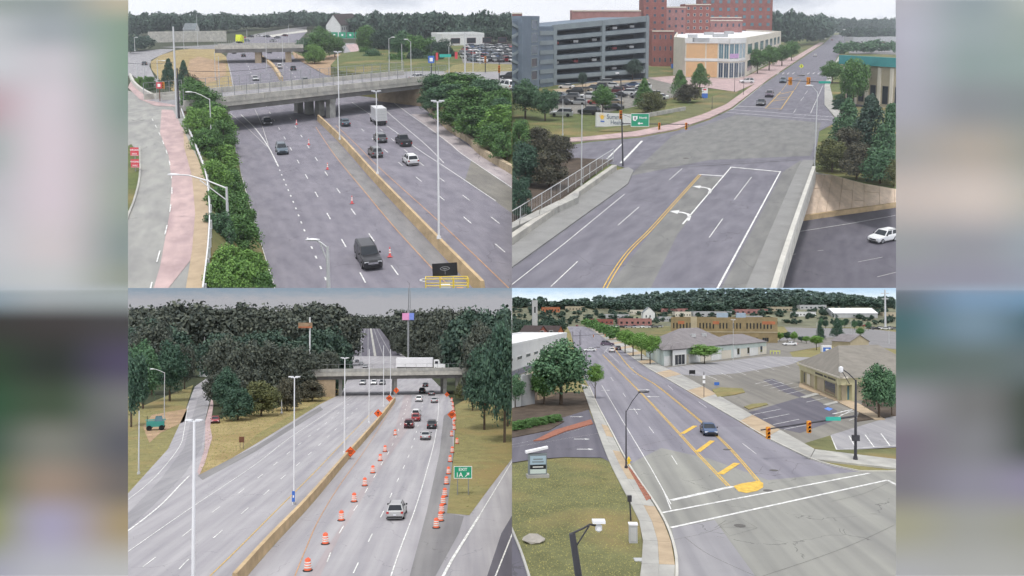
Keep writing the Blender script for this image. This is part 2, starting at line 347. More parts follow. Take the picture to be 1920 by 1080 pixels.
def wallstrip(name, pts, mat, h, w, z, parent=None, top_w=None, smooth=True, **kw):
    """A low wall (barrier, kerb, parapet) along pts, footed at height z; pieces are its cast lengths."""
    g = smooth_path(G(pts, z)) if smooth else G(pts, z); mb = MB(); L, Rr = ribbon(g, w); l2, r2 = ribbon(g, top_w or w)
    for i in range(len(g) - 1):
        mb.hexa([(*Rr[i], z), (*Rr[i + 1], z), (*L[i + 1], z), (*L[i], z)], [(*r2[i], z + h), (*r2[i + 1], z + h), (*l2[i + 1], z + h), (*l2[i], z + h)])
    return bake(mb, name, mat, parent, **kw)
def segments(parent, name, pts, mat, h, w, z, seg, top_w=None, gap=.04):
    """The same wall cast in separate lengths, each one a part."""
    g = smooth_path(G(pts, z), 8); T = length(g); n = max(1, int(round(T / seg))); step = T / n
    for k in range(n):
        a, b = k * step + gap / 2, (k + 1) * step - gap / 2
        q = [at_len(g, a + (b - a) * i / 3) for i in range(4)]; mb = MB(); L, Rr = ribbon(q, w); l2, r2 = ribbon(q, top_w or w)
        for i in range(3):
            mb.hexa([(*Rr[i], z), (*Rr[i + 1], z), (*L[i + 1], z), (*L[i], z)], [(*r2[i], z + h), (*r2[i + 1], z + h), (*l2[i + 1], z + h), (*l2[i], z + h)])
        bake(mb, name, mat, parent)
ORD = ['first', 'second', 'third', 'fourth', 'fifth', 'sixth', 'seventh', 'eighth', 'ninth', 'tenth', 'eleventh', 'twelfth', 'thirteenth', 'fourteenth', 'fifteenth', 'sixteenth', 'seventeenth', 'eighteenth', 'nineteenth', 'twentieth']
# ------------------------------------------------------------------ kit: trees
def make_crown(seed, kind, nb, nl, ls):
    r = np.random.default_rng(seed); C, Rad = [], []
    for i in range(nb):
        if kind == 'cone':
            z = r.uniform(.06, .97); a = r.uniform(0, 6.283); rr = .40 * (1 - z) ** .8 * r.uniform(.55, 1.0); rad = .06 + .15 * (1 - z)
        elif kind == 'shrub':
            z = r.uniform(.12, .84); a = r.uniform(0, 6.283); rr = .40 * math.sqrt(max(0, 1 - (z * 1.02) ** 2)) * r.uniform(.35, 1.0); rad = r.uniform(.11, .19)
        elif kind == 'column':
            z = r.uniform(.08, .92); a = r.uniform(0, 6.283); rr = .36 * math.sin(math.pi * min(1, z * .85 + .12)) * r.uniform(.4, 1); rad = r.uniform(.08, .15)
        else:
            u = r.normal(size=3); u /= np.linalg.norm(u); k = r.uniform(.45, 1.0)
            z = .5 + .36 * u[2] * k; rr = .36 * k * math.hypot(u[0], u[1]); a = math.atan2(u[1], u[0]); rad = r.uniform(.10, .19)
        C.append((rr * math.cos(a), rr * math.sin(a), z)); Rad.append(rad)
    C = np.array(C); Rad = np.array(Rad)
    idx = r.integers(0, nb, nl); d = r.normal(size=(nl, 3)); d /= np.linalg.norm(d, axis=1)[:, None]
    d[:, 2] = np.where(d[:, 2] < -.5, -d[:, 2], d[:, 2])
    P = C[idx] + d * (Rad[idx] * r.uniform(.55, 1.08, nl))[:, None]
    n = d + r.normal(size=(nl, 3)) * .55; n /= np.linalg.norm(n, axis=1)[:, None]
    t = np.cross(n, r.normal(size=(nl, 3))); t /= np.linalg.norm(t, axis=1)[:, None]; b = np.cross(n, t)
    s = ls * r.uniform(.6, 1.5, nl)[:, None]
    V = np.stack([P - t * s - b * s * .5, P + t * s * .2 - b * s * .75, P + t * s + b * s * .5, P - t * s * .2 + b * s * .75], 1).reshape(-1, 3)
    return V
def quads_mesh(name, V):
    n = len(V) // 4; me = bpy.data.meshes.new(name)
    me.vertices.add(len(V)); me.vertices.foreach_set('co', V.astype(np.float32).ravel())
    me.loops.add(len(V)); me.loops.foreach_set('vertex_index', np.arange(len(V), dtype=np.int32))
    me.polygons.add(n); me.polygons.foreach_set('loop_start', np.arange(0, 4 * n, 4, dtype=np.int32)); me.polygons.foreach_set('loop_total', np.full(n, 4, dtype=np.int32))
    me.update(calc_edges=True); return me
CROWN = {}
for k_, nb_, nl_, ls_ in (('round', 66, 9500, .0175), ('shrub', 60, 9500, .0185), ('cone', 74, 7000, .018)):
    for i_ in range(3): CROWN[(k_, i_)] = make_crown(100 * i_ + len(k_), k_, nb_, nl_, ls_)
LOW = {('round', i_): make_crown(905 + 10 * i_, 'round', 34, 950, .046) for i_ in range(3)}
FINE = {('round', i_): make_crown(705 + 10 * i_, 'round', 60, 3200, .026) for i_ in range(3)}
TINY = {('round', i_): make_crown(505 + 10 * i_, 'round', 16, 330, .075) for i_ in range(3)}
TREE_ME = {}
def tree_meshes(kind, i, leaf):
    key = (kind, i)
    if key not in TREE_ME:
        cm = quads_mesh('crown', CROWN[key]); cm.materials.append(mt(leaf))
        mb = MB(); rr = random.Random(i)
        mb.tube((0, 0, -.02), (0.01, 0, .5), .030, .018, 8); mb.tube((.01, 0, .5), (0, .01, .85), .018, .005, 6)
        for k in range(7):
            a = k * 2.4 + i; z = .28 + .07 * k
            mb.tube((0, 0, z), (.30 * math.cos(a) * (1 - z * .5), .30 * math.sin(a) * (1 - z * .5), z + .2), .012, .003, 5)
        tm = mb.mesh('trunk'); tm.materials.append(MATS.get(('bark', 1, '')) or mt('bark')); TREE_ME[key] = (cm, tm)
    return TREE_ME[key]
TN = [0]
def tree(px, base, top, wpx, kind, leaf, label, z=0.0, group=None, name=None, cat='tree', clear=.16, turn=None):
    """A tree or shrub whose foot is seen at px,base and whose top reaches row top."""
    TN[0] += 1; i = TN[0] % 3
    if kind == 'shrub': clear = min(clear, .02)
    x, y = Q.g(px, base, z); H = max(.3, Q.h(px, base, top, z)); W = wpx / Q.ppm(px, base, z)
    o = rigid(name or ('shrub' if kind == 'shrub' else 'tree'), label, cat, (x, y), TN[0] * 1.7 if turn is None else turn, group, z)
    cm, tm = tree_meshes(kind, i, leaf)
    part(tm, 'trunk' if kind != 'shrub' else 'stem', o, scale=(min(W, H) * 1.0, min(W, H) * 1.0, H))
    c = part(cm, 'crown' if kind != 'shrub' else 'foliage', o, loc=(0, 0, H * clear), scale=(W * 1.18, W * 1.18, H * (1 - clear) * 1.06)); 
    c.material_slots[0].link = 'OBJECT'; c.material_slots[0].material = mt(leaf)
    return o
def wood(name, label, trees, leaf, kind='round', cat='woodland', z=0.0, lib=None):
    """A far-off wood that reads as one mass: one object."""
    V = []
    for n, (px, base, top, wpx) in enumerate(trees):
        x, y = Q.g(px, base, z); H = Q.h(px, base, top, z); W = wpx / Q.ppm(px, base, z)
        c = (lib or LOW)[(kind, n % 3)]; a = n * 1.3; ca, sa = math.cos(a), math.sin(a)
        X = (c[:, 0] * ca - c[:, 1] * sa) * W * 1.1 + x; Y = (c[:, 0] * sa + c[:, 1] * ca) * W * 1.1 + y
        V.append(Q.w(np.stack([X, Y, z + c[:, 2] * H * 1.04], 1)))
    V = np.concatenate(V); o0 = np.array((V[:, 0].mean(), V[:, 1].mean(), V[:, 2].min()))
    me = quads_mesh(name, V - o0); me.materials.append(mt(leaf))
    o = bpy.data.objects.new(name, me); o.location = o0; link(o)
    return tag(o, label, cat, None, 'stuff')
def woodline(pts, top_f, n, w, jit=4, rows=1):
    """Tree spots strung along a row of (px, base) points; top_f gives (px -> row of the tree tops)."""
    out = []; L = len(pts) - 1
    for r_ in range(rows):
        for i in range(n):
            t = (i + .5 * (r_ % 2)) / n * L; k = min(L - 1, int(t)); f = t - k
            px = pts[k][0] + (pts[k + 1][0] - pts[k][0]) * f + rng.uniform(-jit, jit); py = pts[k][1] + (pts[k + 1][1] - pts[k][1]) * f + rng.uniform(-1.2, 1.2)
            tp = top_f(px) + rng.uniform(-1, 1) * jit * .9
            out.append((px, py, min(tp, py - 4), w * rng.uniform(.75, 1.35)))
    return out

# ------------------------------------------------------------------ kit: vehicles
def loft(mb, rings, cap=True):
    n = len(rings[0]); v = [p for r_ in rings for p in r_]; f = []
    for j in range(len(rings) - 1): f += [(j * n + i, j * n + (i + 1) % n, (j + 1) * n + (i + 1) % n, (j + 1) * n + i) for i in range(n)]
    if cap: f += [list(range(n - 1, -1, -1)), list(range((len(rings) - 1) * n, len(rings) * n))]
    mb.solid(v, f)
KIND = {  # L, W, stations (y, width factor, shoulder z), cabin: base rear y, roof rear y, roof front y, base front y, belt z, roof z
 'sedan': (4.75, 1.84, [(-2.37, .72, .78), (-2.30, .88, .95), (-1.7, .98, 1.0), (-.8, 1, .97), (.9, 1, .95), (1.7, .97, .86), (2.2, .88, .74), (2.37, .70, .60)], (-1.85, -1.05, .25, 1.15, .95, 1.44), .33),
 'suv': (4.75, 1.92, [(-2.37, .82, .95), (-2.30, .94, 1.08), (-1.5, 1, 1.10), (0, 1, 1.08), (.95, 1, 1.06), (1.8, .97, 1.0), (2.25, .90, .90), (2.37, .76, .70)], (-2.22, -1.92, .30, 1.02, 1.06, 1.70), .36),
 'hatch': (4.2, 1.78, [(-2.1, .80, .85), (-2.02, .93, 1.0), (-1.4, 1, 1.0), (0, 1, .98), (.8, 1, .97), (1.5, .96, .90), (1.95, .88, .76), (2.1, .72, .60)], (-1.95, -1.45, .25, 1.1, .97, 1.52), .32),
 'capped_pickup': (5.75, 2.02, [(-2.87, .92, 1.15), (-2.8, .98, 1.25), (-1.5, 1, 1.25), (.3, 1, 1.24), (1.2, 1, 1.22), (2.2, .98, 1.16), (2.72, .94, 1.08), (2.87, .84, .90)], (-2.75, -2.62, .45, 1.15, 1.22, 1.92), .40),
 'pickup': (5.7, 2.0, [(-2.85, .92, .80), (-2.8, .98, .85), (-1.5, 1, .85), (-.55, 1, 1.15), (1.2, 1, 1.14), (2.2, .98, 1.10), (2.7, .93, 1.02), (2.85, .82, .86)], (-.65, -.42, .75, 1.4, 1.12, 1.86), .40),
 'minivan': (5.0, 1.96, [(-2.5, .84, .95), (-2.42, .95, 1.06), (-1.5, 1, 1.08), (0, 1, 1.06), (1.2, 1, 1.02), (1.9, .96, .92), (2.35, .87, .78), (2.5, .70, .62)], (-2.38, -2.15, .55, 1.55, 1.04, 1.74), .34),
 'jeep': (4.3, 1.88, [(-2.1, .92, 1.05), (-2.05, .97, 1.12), (-1.2, 1, 1.12), (0, 1, 1.12), (.75, 1, 1.12), (1.0, .9, 1.12), (1.9, .86, 1.10), (2.05, .80, 1.0)], (-2.0, -1.95, .45, .72, 1.10, 1.82), .40),
}
CARS = {}
def car_meshes(kind):
    key = (kind, Q.S)
    if key in CARS: return CARS[key]
    L, W, st, (br, rr, rf, bf, zb, zr), wr = KIND[kind]; hw = W / 2; out = []
    b = MB(); rings = []
    for y, k, zt in st:
        w = hw * k; z0 = .24 if abs(y) < L / 2 - .05 else .34
        half = [(w * .88, z0), (w, z0 + .18), (w, zt - .16), (w * .955, zt - .04), (w * .80, zt)]
        rings.append([(x, y, z) for x, z in half] + [(-x, y, z) for x, z in half[::-1]])
    loft(b, rings)
    wb, wt = hw * .93, hw * .74
    if kind in ('jeep', 'capped_pickup', 'minivan'): wt = hw * .80
    base = [(wb, br, zb - .05), (wb, bf, zb - .05), (-wb, bf, zb - .05), (-wb, br, zb - .05)]
    roof = [(wt, rr, zr - .04), (wt, rf, zr - .04), (-wt, rf, zr - .04), (-wt, rr, zr - .04)]
    b.hexa(base, roof); t2 = [(x * .86, y + (-.1 if y > (rr + rf) / 2 else .1), zr) for x, y, z in roof]; b.solid(roof + t2, [(4, 5, 6, 7), (0, 1, 5, 4), (1, 2, 6, 5), (2, 3, 7, 6), (3, 0, 4, 7)])
    if kind == 'pickup':
        for sx in (-1, 1): b.box(sx * hw * .97 - .06, sx * hw * .97 + .06, -2.8, -.6, .8, 1.14)
        b.box(-hw * .94, hw * .94, -2.84, -2.74, .8, 1.13)
        b.k = 1; b.box(-hw * .88, hw * .88, -2.7, -.65, .86, .875)
    me = b.mesh('body'); setmats(me, ['white', 'trim_black']); out.append(('body', me, [], (0, 0, 0)))
    def pane(name, q, inset=.1, mat='glass'):
        q = [Vector(p) for p in q]; c = sum(q, Vector()) / 4; n = (q[1] - q[0]).cross(q[3] - q[0]).normalized()
        if n.dot(c - Vector((0, (rr + rf) / 2, 1))) < 0: n = -n
        q = [c + (p - c) * (1 - inset) + n * .012 for p in q]; m = MB(); m.face(q); me = m.mesh(name); setmats(me, mat); out.append((name, me, [], (0, 0, 0)))
    B_, T_ = base, roof
    pane('windshield', [B_[1], B_[2], T_[2], T_[1]], .09); pane('rear_window', [B_[0], B_[3], T_[3], T_[0]], .14)
    for sx in (1, -1):
        f0, f1 = (.02, .50), (.53, .97)
        for u0, u1 in (f0, f1) if kind != 'pickup' else (f0, f1):
            lo = lambda u: Vector((sx * wb, br + (bf - br) * u, zb - .05)); hi = lambda u: Vector((sx * wt, rr + (rf - rr) * u, zr - .04))
            a, c_, d, e = lo(u0), lo(u1), hi(u1), hi(u0)
            a, c_ = a + (e - a) * .12, c_ + (d - c_) * .12
            pane('side_window', [a, c_, d, e], .10)
    tyre = MB(); tyre.tube((-.11, 0, 0), (.11, 0, 0), wr, wr, 16); tm = tyre.mesh('wheel'); setmats(tm, 'tyre')
    rim = MB(); rim.tube((-.118, 0, 0), (.118, 0, 0), wr * .62, wr * .62, 12); rm = rim.mesh('rim'); setmats(rm, 'rim')
    for sy in (L * .31, -L * .29):
        for sx in (-1, 1): out.append(('wheel', tm, [('rim', rm)], (sx * (hw - .09), sy, wr)))
    fy, ry = L / 2, -L / 2
    hz = st[-1][2] + .02
    for sx in (-1, 1):
        m = MB(); m.box(sx * hw * .66 - .20, sx * hw * .66 + .20, fy - .22, fy - .02, hz - .10, hz + .06); me = m.mesh('headlight'); setmats(me, 'lamp_clear'); out.append(('headlight', me, [], (0, 0, 0)))
        m = MB(); x = sx * hw * (.80 if kind != 'pickup' else .9); zt = st[0][2] if kind not in ('suv', 'minivan', 'jeep') else st[0][2] + .02
        m.box(x - .13, x + .13, ry - .015, ry + .15, zt - .20, zt + .02); me = m.mesh('taillight'); setmats(me, 'lamp_red'); out.append(('taillight', me, [], (0, 0, 0)))
        m = MB(); x = sx * (hw + .06); m.box(x - .09, x + .09, bf - .35, bf - .22, zb, zb + .17); me = m.mesh('mirror'); setmats(me, 'trim_black'); out.append(('mirror', me, [], (0, 0, 0)))
    m = MB(); m.box(-hw * .5, hw * .5, fy - .1, fy + .012, hz - .22, hz - .02); me = m.mesh('grille'); setmats(me, 'chrome' if kind == 'capped_pickup' else 'trim_black'); out.append(('grille', me, [], (0, 0, 0)))
    m = MB(); m.box(-hw * .82, hw * .82, fy - .12, fy + .02, .30, .44); me = m.mesh('bumper'); setmats(me, 'trim_black'); out.append(('bumper', me, [], (0, 0, 0)))
    m = MB(); m.box(-hw * .85, hw * .85, ry - .03, ry + .12, .32, .50); me = m.mesh('bumper'); setmats(me, 'trim_black'); out.append(('bumper', me, [], (0, 0, 0)))
    m = MB(); m.box(-.16, .16, ry - .045, ry - .02, .58, .72); me = m.mesh('licence_plate'); setmats(me, 'plate'); out.append(('licence_plate', me, [], (0, 0, 0)))
    if kind in ('suv', 'minivan', 'capped_pickup'):
        for sx in (-1, 1):
            m = MB(); m.box(sx * wt * .88 - .025, sx * wt * .88 + .025, rr + .2, rf - .2, zr - .01, zr + .05); me = m.mesh('roof_rail'); setmats(me, 'trim_black'); out.append(('roof_rail', me, [], (0, 0, 0)))
    if kind == 'jeep':
        m = MB(); m.tube((0, ry - .22, 1.0), (0, ry, 1.0), .36, .36, 14); me = m.mesh('spare_wheel'); setmats(me, 'tyre'); out.append(('spare_wheel', me, [], (0, 0, 0)))
    CARS[key] = out
    return out
def small_car(kind):
    """The same car as one mesh, for cars too small in the picture to show parts."""
    key = ('small', kind, Q.S)
    if key not in CARS:
        L, W, st, (br, rr, rf, bf, zb, zr), wr = KIND[kind]; hw = W / 2; b = MB(); rings = []
        for y, k, zt in st:
            w = hw * k; rings.append([(w * .9, y, .25), (w, y, zt - .1), (w * .8, y, zt), (-w * .8, y, zt), (-w, y, zt - .1), (-w * .9, y, .25)])
        loft(b, rings); wb, wt = hw * .93, hw * .74
        b.k = 1; b.hexa([(wb, br, zb - .05), (wb, bf, zb - .05), (-wb, bf, zb - .05), (-wb, br, zb - .05)][::-1], [(wt, rr, zr - .05), (wt, rf, zr - .05), (-wt, rf, zr - .05), (-wt, rr, zr - .05)][::-1])
        b.k = 0; b.box(-wt, wt, rr - .02, rf + .02, zr - .06, zr)
        b.k = 2
        for sy in (L * .31, -L * .29):
            for sx in (-1, 1): b.tube((sx * hw - .12 * sx - .1, sy, wr), (sx * hw - .12 * sx + .12, sy, wr), wr, wr, 10)
        me = b.mesh('parked_car'); setmats(me, ['white', 'glass', 'tyre']); CARS[key] = me
    return CARS[key]
def vehicle(kind, paint, px, py, hd, label, near='rear', z=0.0, group=None, k=1.0, name='car', cat='car'):
    """px,py: ground under the middle of the near bumper; hd: heading the vehicle drives towards."""
    x, y = Q.g(px, py, z); L = KIND[kind][0] * k; s = {'rear': 1, 'front': -1, 'mid': 0}[near] * L / 2
    x += -math.sin(hd) * s; y += math.cos(hd) * s
    o = rigid(name, label, cat, (x, y), hd, group, z, up=False, k=k)
    for nm, me, subs, loc in car_meshes(kind):
        p = part(me, nm, o, loc=loc, paint=paint if nm == 'body' else None)
        for sn, sm in subs: part(sm, sn, p)
    return o
def parked(kind, paint, px, py, hd, label, z=0.0, group=None, k=1.0, xy=None):
    x, y = xy or Q.g(px, py, z)
    o = rigid('parked_car', label, 'car', (x, y), hd, group, z, up=False, k=k); M = o.matrix_world.copy()
    ALL.pop(); bpy.data.objects.remove(o)
    o = bpy.data.objects.new('parked_car', small_car(kind)); o.matrix_world = M; link(o); tag(o, label, 'car', group)
    o.material_slots[0].link = 'OBJECT'; o.material_slots[0].material = mt(paint); return o
def box_truck(px, py, hd, label, near='rear', z=0.0, L=7.5, k=1.0, box='white', name='box_truck', stripe=False):
    x, y = Q.g(px, py, z); s = {'rear': 1, 'front': -1, 'mid': 0}[near] * L / 2 * k; x += -math.sin(hd) * s; y += math.cos(hd) * s
    o = rigid(name, label, 'truck', (x, y), hd, None, z, up=False, k=k); f = L / 2
    m = MB(); m.box(-1.2, 1.2, -f, f - 2.3, 1.0, 3.6); c = part(m, 'cargo_box', o, [box])
    m = MB(); m.box(-1.1, 1.1, -f - .02, -f - .005, 1.1, 3.45); part(m, 'rear_door', c, ['stucco_white'])
    for zz in (1.7, 2.3, 2.9): m = MB(); m.box(-1.08, 1.08, -f - .035, -f - .021, zz, zz + .03); part(m, 'door_rib', c, ['wall_grey'])
    m = MB(); loft(m, [[(1.0, yy, .5), (1.05, yy, 1.4), (.9, yy, zt), (-.9, yy, zt), (-1.05, yy, 1.4), (-1.0, yy, .5)] for yy, zt in ((f - 2.2, 2.5), (f - 1.2, 2.5), (f - .75, 1.5), (f, 1.35))]); part(m, 'cab', o, ['white'])
    m = MB(); m.face([(-.85, f - 1.17, 2.4), (.85, f - 1.17, 2.4), (.9, f - .76, 1.55), (-.9, f - .76, 1.55)]); part(m, 'windshield', o, ['glass'])
    for sx in (-1, 1): m = MB(); m.face([(sx * 1.01, f - 2.0, 1.55), (sx * 1.01, f - 1.1, 1.55), (sx * .93, f - 1.25, 2.35), (sx * .93, f - 2.0, 2.35)]); part(m, 'side_window', o, ['glass'])
    m = MB(); m.box(-.9, .9, -f + .1, f - 2.2, .6, .98); part(m, 'chassis', o, ['trim_black'])
    m = MB(); m.box(-1.15, 1.15, -f - .1, -f + .1, .45, .62); part(m, 'bumper', o, ['trim_black'])
    for sy in (f - 1.0, -f + 1.5):
        for sx in (-1, 1): m = MB(); m.tube((sx * .98 - .16, sy, .48), (sx * .98 + .16, sy, .48), .48, .48, 14); part(m, 'wheel', o, ['tyre'])
    for sx in (-1, 1): m = MB(); m.box(sx * 1.02 - .09, sx * 1.02 + .09, -f - .06, -f - .005, .72, .9); part(m, 'taillight', o, ['lamp_red'])
    return o

# ------------------------------------------------------------------ kit: street furniture
def lamp_post(px, base, top, label, arms=(), mat='galvanised', z=0.0, r=.11, group=None, head='lamp_clear', name='street_lamp', brace=False, headm=None, twin=False):
    """arms: pixel positions of the lamp heads; a post without arms carries a level twin head when twin is set."""
    x, y = Q.g(px, base, z); H = Q.h(px, base, top, z); pm = Q.ppm(px, base, z)
    o = rigid(name, label, 'street lamp' if name == 'street_lamp' else 'pole', (x, y), 0, group, z)
    m = MB(); m.tube((0, 0, 0), (0, 0, H), r, r * .6, 10); part(m, 'pole', o, [mat])
    m = MB(); m.tube((0, 0, 0), (0, 0, .35), r * 2.0, r * 1.7, 10); part(m, 'base', o, [mat])
    for ex, ey in arms:
        dx, dz = (ex - px) / pm, (top - ey) / pm; s = 1 if dx > 0 else -1
        m = MB(); pts = [(0, 0, H - .15), (dx * .35, 0, H - .15 + (dz + .15) * .55), (dx * .7, 0, H + dz * .95), (dx * .92, 0, H + dz)]; m.path(pts, r * .42, 6)
        if brace: m.tube((0, 0, H - 1.3), (dx * .5, 0, H + dz * .55), r * .3, r * .3, 6)
        part(m, 'arm', o, [mat])
        m = MB(); c = dx; loft(m, [[(c + s * a - s * .35, w * math.cos(t) , H + dz + h * math.sin(t) + .02) for t in [i * math.pi / 4 for i in range(8)]] for a, w, h in ((-.25, .05, .05), (0, .16, .09), (.4, .20, .12), (.75, .14, .09), (.9, .03, .03))])
        part(m, 'lamp_head', o, [headm or 'pole_white'])
    if twin:
        m = MB(); m.box(-.45, .45, -.05, .05, H - .05, H + .05); part(m, 'cross_arm', o, [mat])
        for sx in (-1, 1): m = MB(); m.box(sx * .42 - .28, sx * .42 + .28, -.2, .2, H + .05, H + .17); part(m, 'lamp_head', o, ['pole_white'])
    return o
def utility_pole(px, base, top, label, mat='wood_pole', z=0.0, r=.15, cross=0.0, group=None):
    x, y = Q.g(px, base, z); H = Q.h(px, base, top, z)
    o = rigid('utility_pole', label, 'pole', (x, y), 0, group, z)
    m = MB(); m.tube((0, 0, 0), (0, 0, H), r, r * .65, 10); part(m, 'shaft', o, [mat])
    if cross: m = MB(); m.box(-cross, cross, -.07, .07, H - .6, H - .42); part(m, 'crossarm', o, [mat])
    return o
def signal_head(parent, loc, back=True, n=3, lit='lamp_red', k=1.0, mat='signal_yellow'):
    m = MB(); m.box(-.17 * k, .17 * k, -.14 * k, .10 * k, -.54 * k, .54 * k); h = part(m, 'signal_head', parent, [mat], loc=loc)
    for i in range(3):
        z = (.34 - .34 * i) * k
        m = MB(); m.tube((0, -.15 * k, z), (0, -.165 * k, z), .12 * k, .12 * k, 12); part(m, 'lens', h, ['lamp_red' if i == 0 and lit == 'lamp_red' else 'dark_void'])
        m = MB(); m.tube((0, -.14 * k, z + .02 * k), (0, -.34 * k, z + .0), .14 * k, .14 * k, 10, cap=False); part(m, 'visor', h, [mat])
    return h
DRUM = {}
def barrel(px, py, label, group, k=1.0, z=0.0):
    x, y = Q.g(px, py, z); o = rigid('traffic_barrel', label, 'barrel', (x, y), (px * 7 % 6), group, z, k=k)
    if Q.S not in DRUM:
        prof = lambda a, b: [(a, 0)]
        m = MB(); m.lathe([(.30, .05), (.30, .20), (.285, .21), (.285, .40), (.27, .41), (.27, .60), (.255, .61), (.255, .80), (.235, .82), (.235, .95), (.20, 1.0)], 16); d = m.mesh('drum', True); setmats(d, 'orange_drum')
        bands = []
        for z0, z1, r_ in ((.24, .38, .289), (.44, .58, .274), (.66, .78, .259)): m = MB(); m.lathe([(r_ - .01, z0), (r_, z0 + .002), (r_, z1 - .002), (r_ - .01, z1)], 16); b = m.mesh('reflective_band', True); setmats(b, 'white_band'); bands.append(b)
        m = MB(); m.lathe([(.42, 0), (.42, .05), (.33, .09), (.30, .09)], 16); bs = m.mesh('rubber_base', True); setmats(bs, 'rubber')
        m = MB(); m.tube((-.09, 0, 1.0), (-.09, 0, 1.08), .02, .02, 6); m.tube((.09, 0, 1.0), (.09, 0, 1.08), .02, .02, 6); m.tube((-.1, 0, 1.08), (.1, 0, 1.08), .02, .02, 6); hd = m.mesh('handle'); setmats(hd, 'orange_drum')
        DRUM[Q.S] = (d, bands, bs, hd)
    d, bands, bs, hd = DRUM[Q.S]
    part(d, 'drum', o); [part(b, 'reflective_band', o) for b in bands]; part(bs, 'rubber_base', o); part(hd, 'handle', o)
    return o
CONE = {}
def cone(px, py, label, group, k=1.0, z=0.0):
    x, y = Q.g(px, py, z); o = rigid('traffic_cone', label, 'cone', (x, y), 0.3, group, z, k=k)
    if Q.S not in CONE:
        m = MB(); m.lathe([(.17, .06), (.115, .35), (.06, 1.0), (.045, 1.06)], 14); c = m.mesh('cone', True); setmats(c, 'cone_pink')
        b = []
        for z0, z1 in ((.42, .57), (.68, .83)):
            r0, r1 = (.115 - (z0 - .35) * .0846 + .006), (.115 - (z1 - .35) * .0846 + .006)
            m = MB(); m.lathe([(r0, z0), (r1, z1)], 14); me = m.mesh('reflective_band', True); setmats(me, 'white_band'); b.append(me)
        m = MB(); m.box(-.27, .27, -.27, .27, 0, .06); bs = m.mesh('base'); setmats(bs, 'cone_pink'); CONE[Q.S] = (c, b, bs)
    c, b, bs = CONE[Q.S]; part(c, 'cone_body', o); [part(x_, 'reflective_band', o) for x_ in b]; part(bs, 'base', o)
    return o
def work_sign(px, py, top, label, mark='arrow', k=None, z=0.0):
    """Orange diamond work-zone sign on a spring stand."""
    x, y = Q.g(px, py, z); H = Q.h(px, py, top, z); o = rigid('work_zone_sign', label, 'sign', (x, y), 0, 'orange diamond signs along the highway', z)
    d = min(1.0, H * .42); zc = H - d
    m = MB(); m.solid([(-d, -.02, zc), (0, -.02, zc - d), (d, -.02, zc), (0, -.02, zc + d), (-d, .02, zc), (0, .02, zc - d), (d, .02, zc), (0, .02, zc + d)], [(0, 1, 2, 3), (7, 6, 5, 4), (0, 4, 5, 1), (1, 5, 6, 2), (2, 6, 7, 3), (3, 7, 4, 0)]); p = part(m, 'panel', o, ['orange'])
    m = MB()
    for i in range(4):
        a, b = [(-d, 0), (0, -d), (d, 0), (0, d)][i], [(0, -d), (d, 0), (0, d), (-d, 0)][i]
        m.face([(a[0] * .93, -.026, zc + a[1] * .93), (b[0] * .93, -.026, zc + b[1] * .93), (b[0] * .88, -.026, zc + b[1] * .88), (a[0] * .88, -.026, zc + a[1] * .88)])
    part(m, 'border', p, ['sign_black'])
    m = MB()
    if mark == 'arrow':
        m.box(-.10 * d, .08 * d, -.028, -.024, zc - .45 * d, zc + .1 * d); m.face([(-.35 * d, -.027, zc + .1 * d), (.3 * d, -.027, zc + .1 * d), (-.02 * d, -.027, zc + .5 * d)])
    else:
        for zz, wd in ((.16, .5), (-.08, .58), (-.32, .34)): m.box(-wd * d, wd * d, -.028, -.024, zc + zz * d, zc + (zz + .13) * d)
    part(m, 'symbol', p, ['sign_black'])
    m = MB(); m.tube((0, .03, 0), (0, .03, zc + d * .6), .035, .035, 6); m.tube((-.6, 0, .03), (.6, 0, .03), .03, .03, 6); m.tube((0, -.5, .03), (0, .5, .03), .03, .03, 6); part(m, 'stand', o, ['steel'])
    return o

# ------------------------------------------------------------------ kit: buildings (baked on the terrain)
class Face:
    """A facade from ground point A to B (left to right as seen from outside)."""
    def __init__(s, A, B, z=0.0):
        s.A, s.B, s.z = A, B, z; s.L = math.hypot(B[0] - A[0], B[1] - A[1]); s.e = ((B[0] - A[0]) / s.L, (B[1] - A[1]) / s.L); s.n = (s.e[1], -s.e[0])
    def p(s, u, v, w=0.0): return (s.A[0] + s.e[0] * u + s.n[0] * w, s.A[1] + s.e[1] * u + s.n[1] * w, s.z + v)
    def box(s, mb, u0, u1, v0, v1, w0, w1):
        return mb.hexa([s.p(u0, v0, w1), s.p(u1, v0, w1), s.p(u1, v0, w0), s.p(u0, v0, w0)], [s.p(u0, v1, w1), s.p(u1, v1, w1), s.p(u1, v1, w0), s.p(u0, v1, w0)])
def piece(parent, name, mat, f, u0, u1, v0, v1, w0, w1):
    return bake(f.box(MB(), u0, u1, v0, v1, w0, w1), name, mat, parent)
def window(parent, f, u0, u1, v0, v1, glass='glass', frame='stucco_white', fw=.12, mull=0):
    m = MB()
    for a in ((u0, u1, v0, v0 + fw), (u0, u1, v1 - fw, v1), (u0, u0 + fw, v0 + fw, v1 - fw), (u1 - fw, u1, v0 + fw, v1 - fw)): f.box(m, *a, .01, .10)
    for i in range(mull): u = u0 + (u1 - u0) * (i + 1) / (mull + 1); f.box(m, u - fw * .3, u + fw * .3, v0 + fw, v1 - fw, .01, .09)
    w = bake(m, 'window', frame, parent); piece(w, 'pane', glass, f, u0 + fw, u1 - fw, v0 + fw, v1 - fw, .012, .04); return w
def windows(parent, f, us, vs, wd, ht, **kw):
    for v in vs:
        for u in us: window(parent, f, u, u + wd, v, v + ht, **kw)
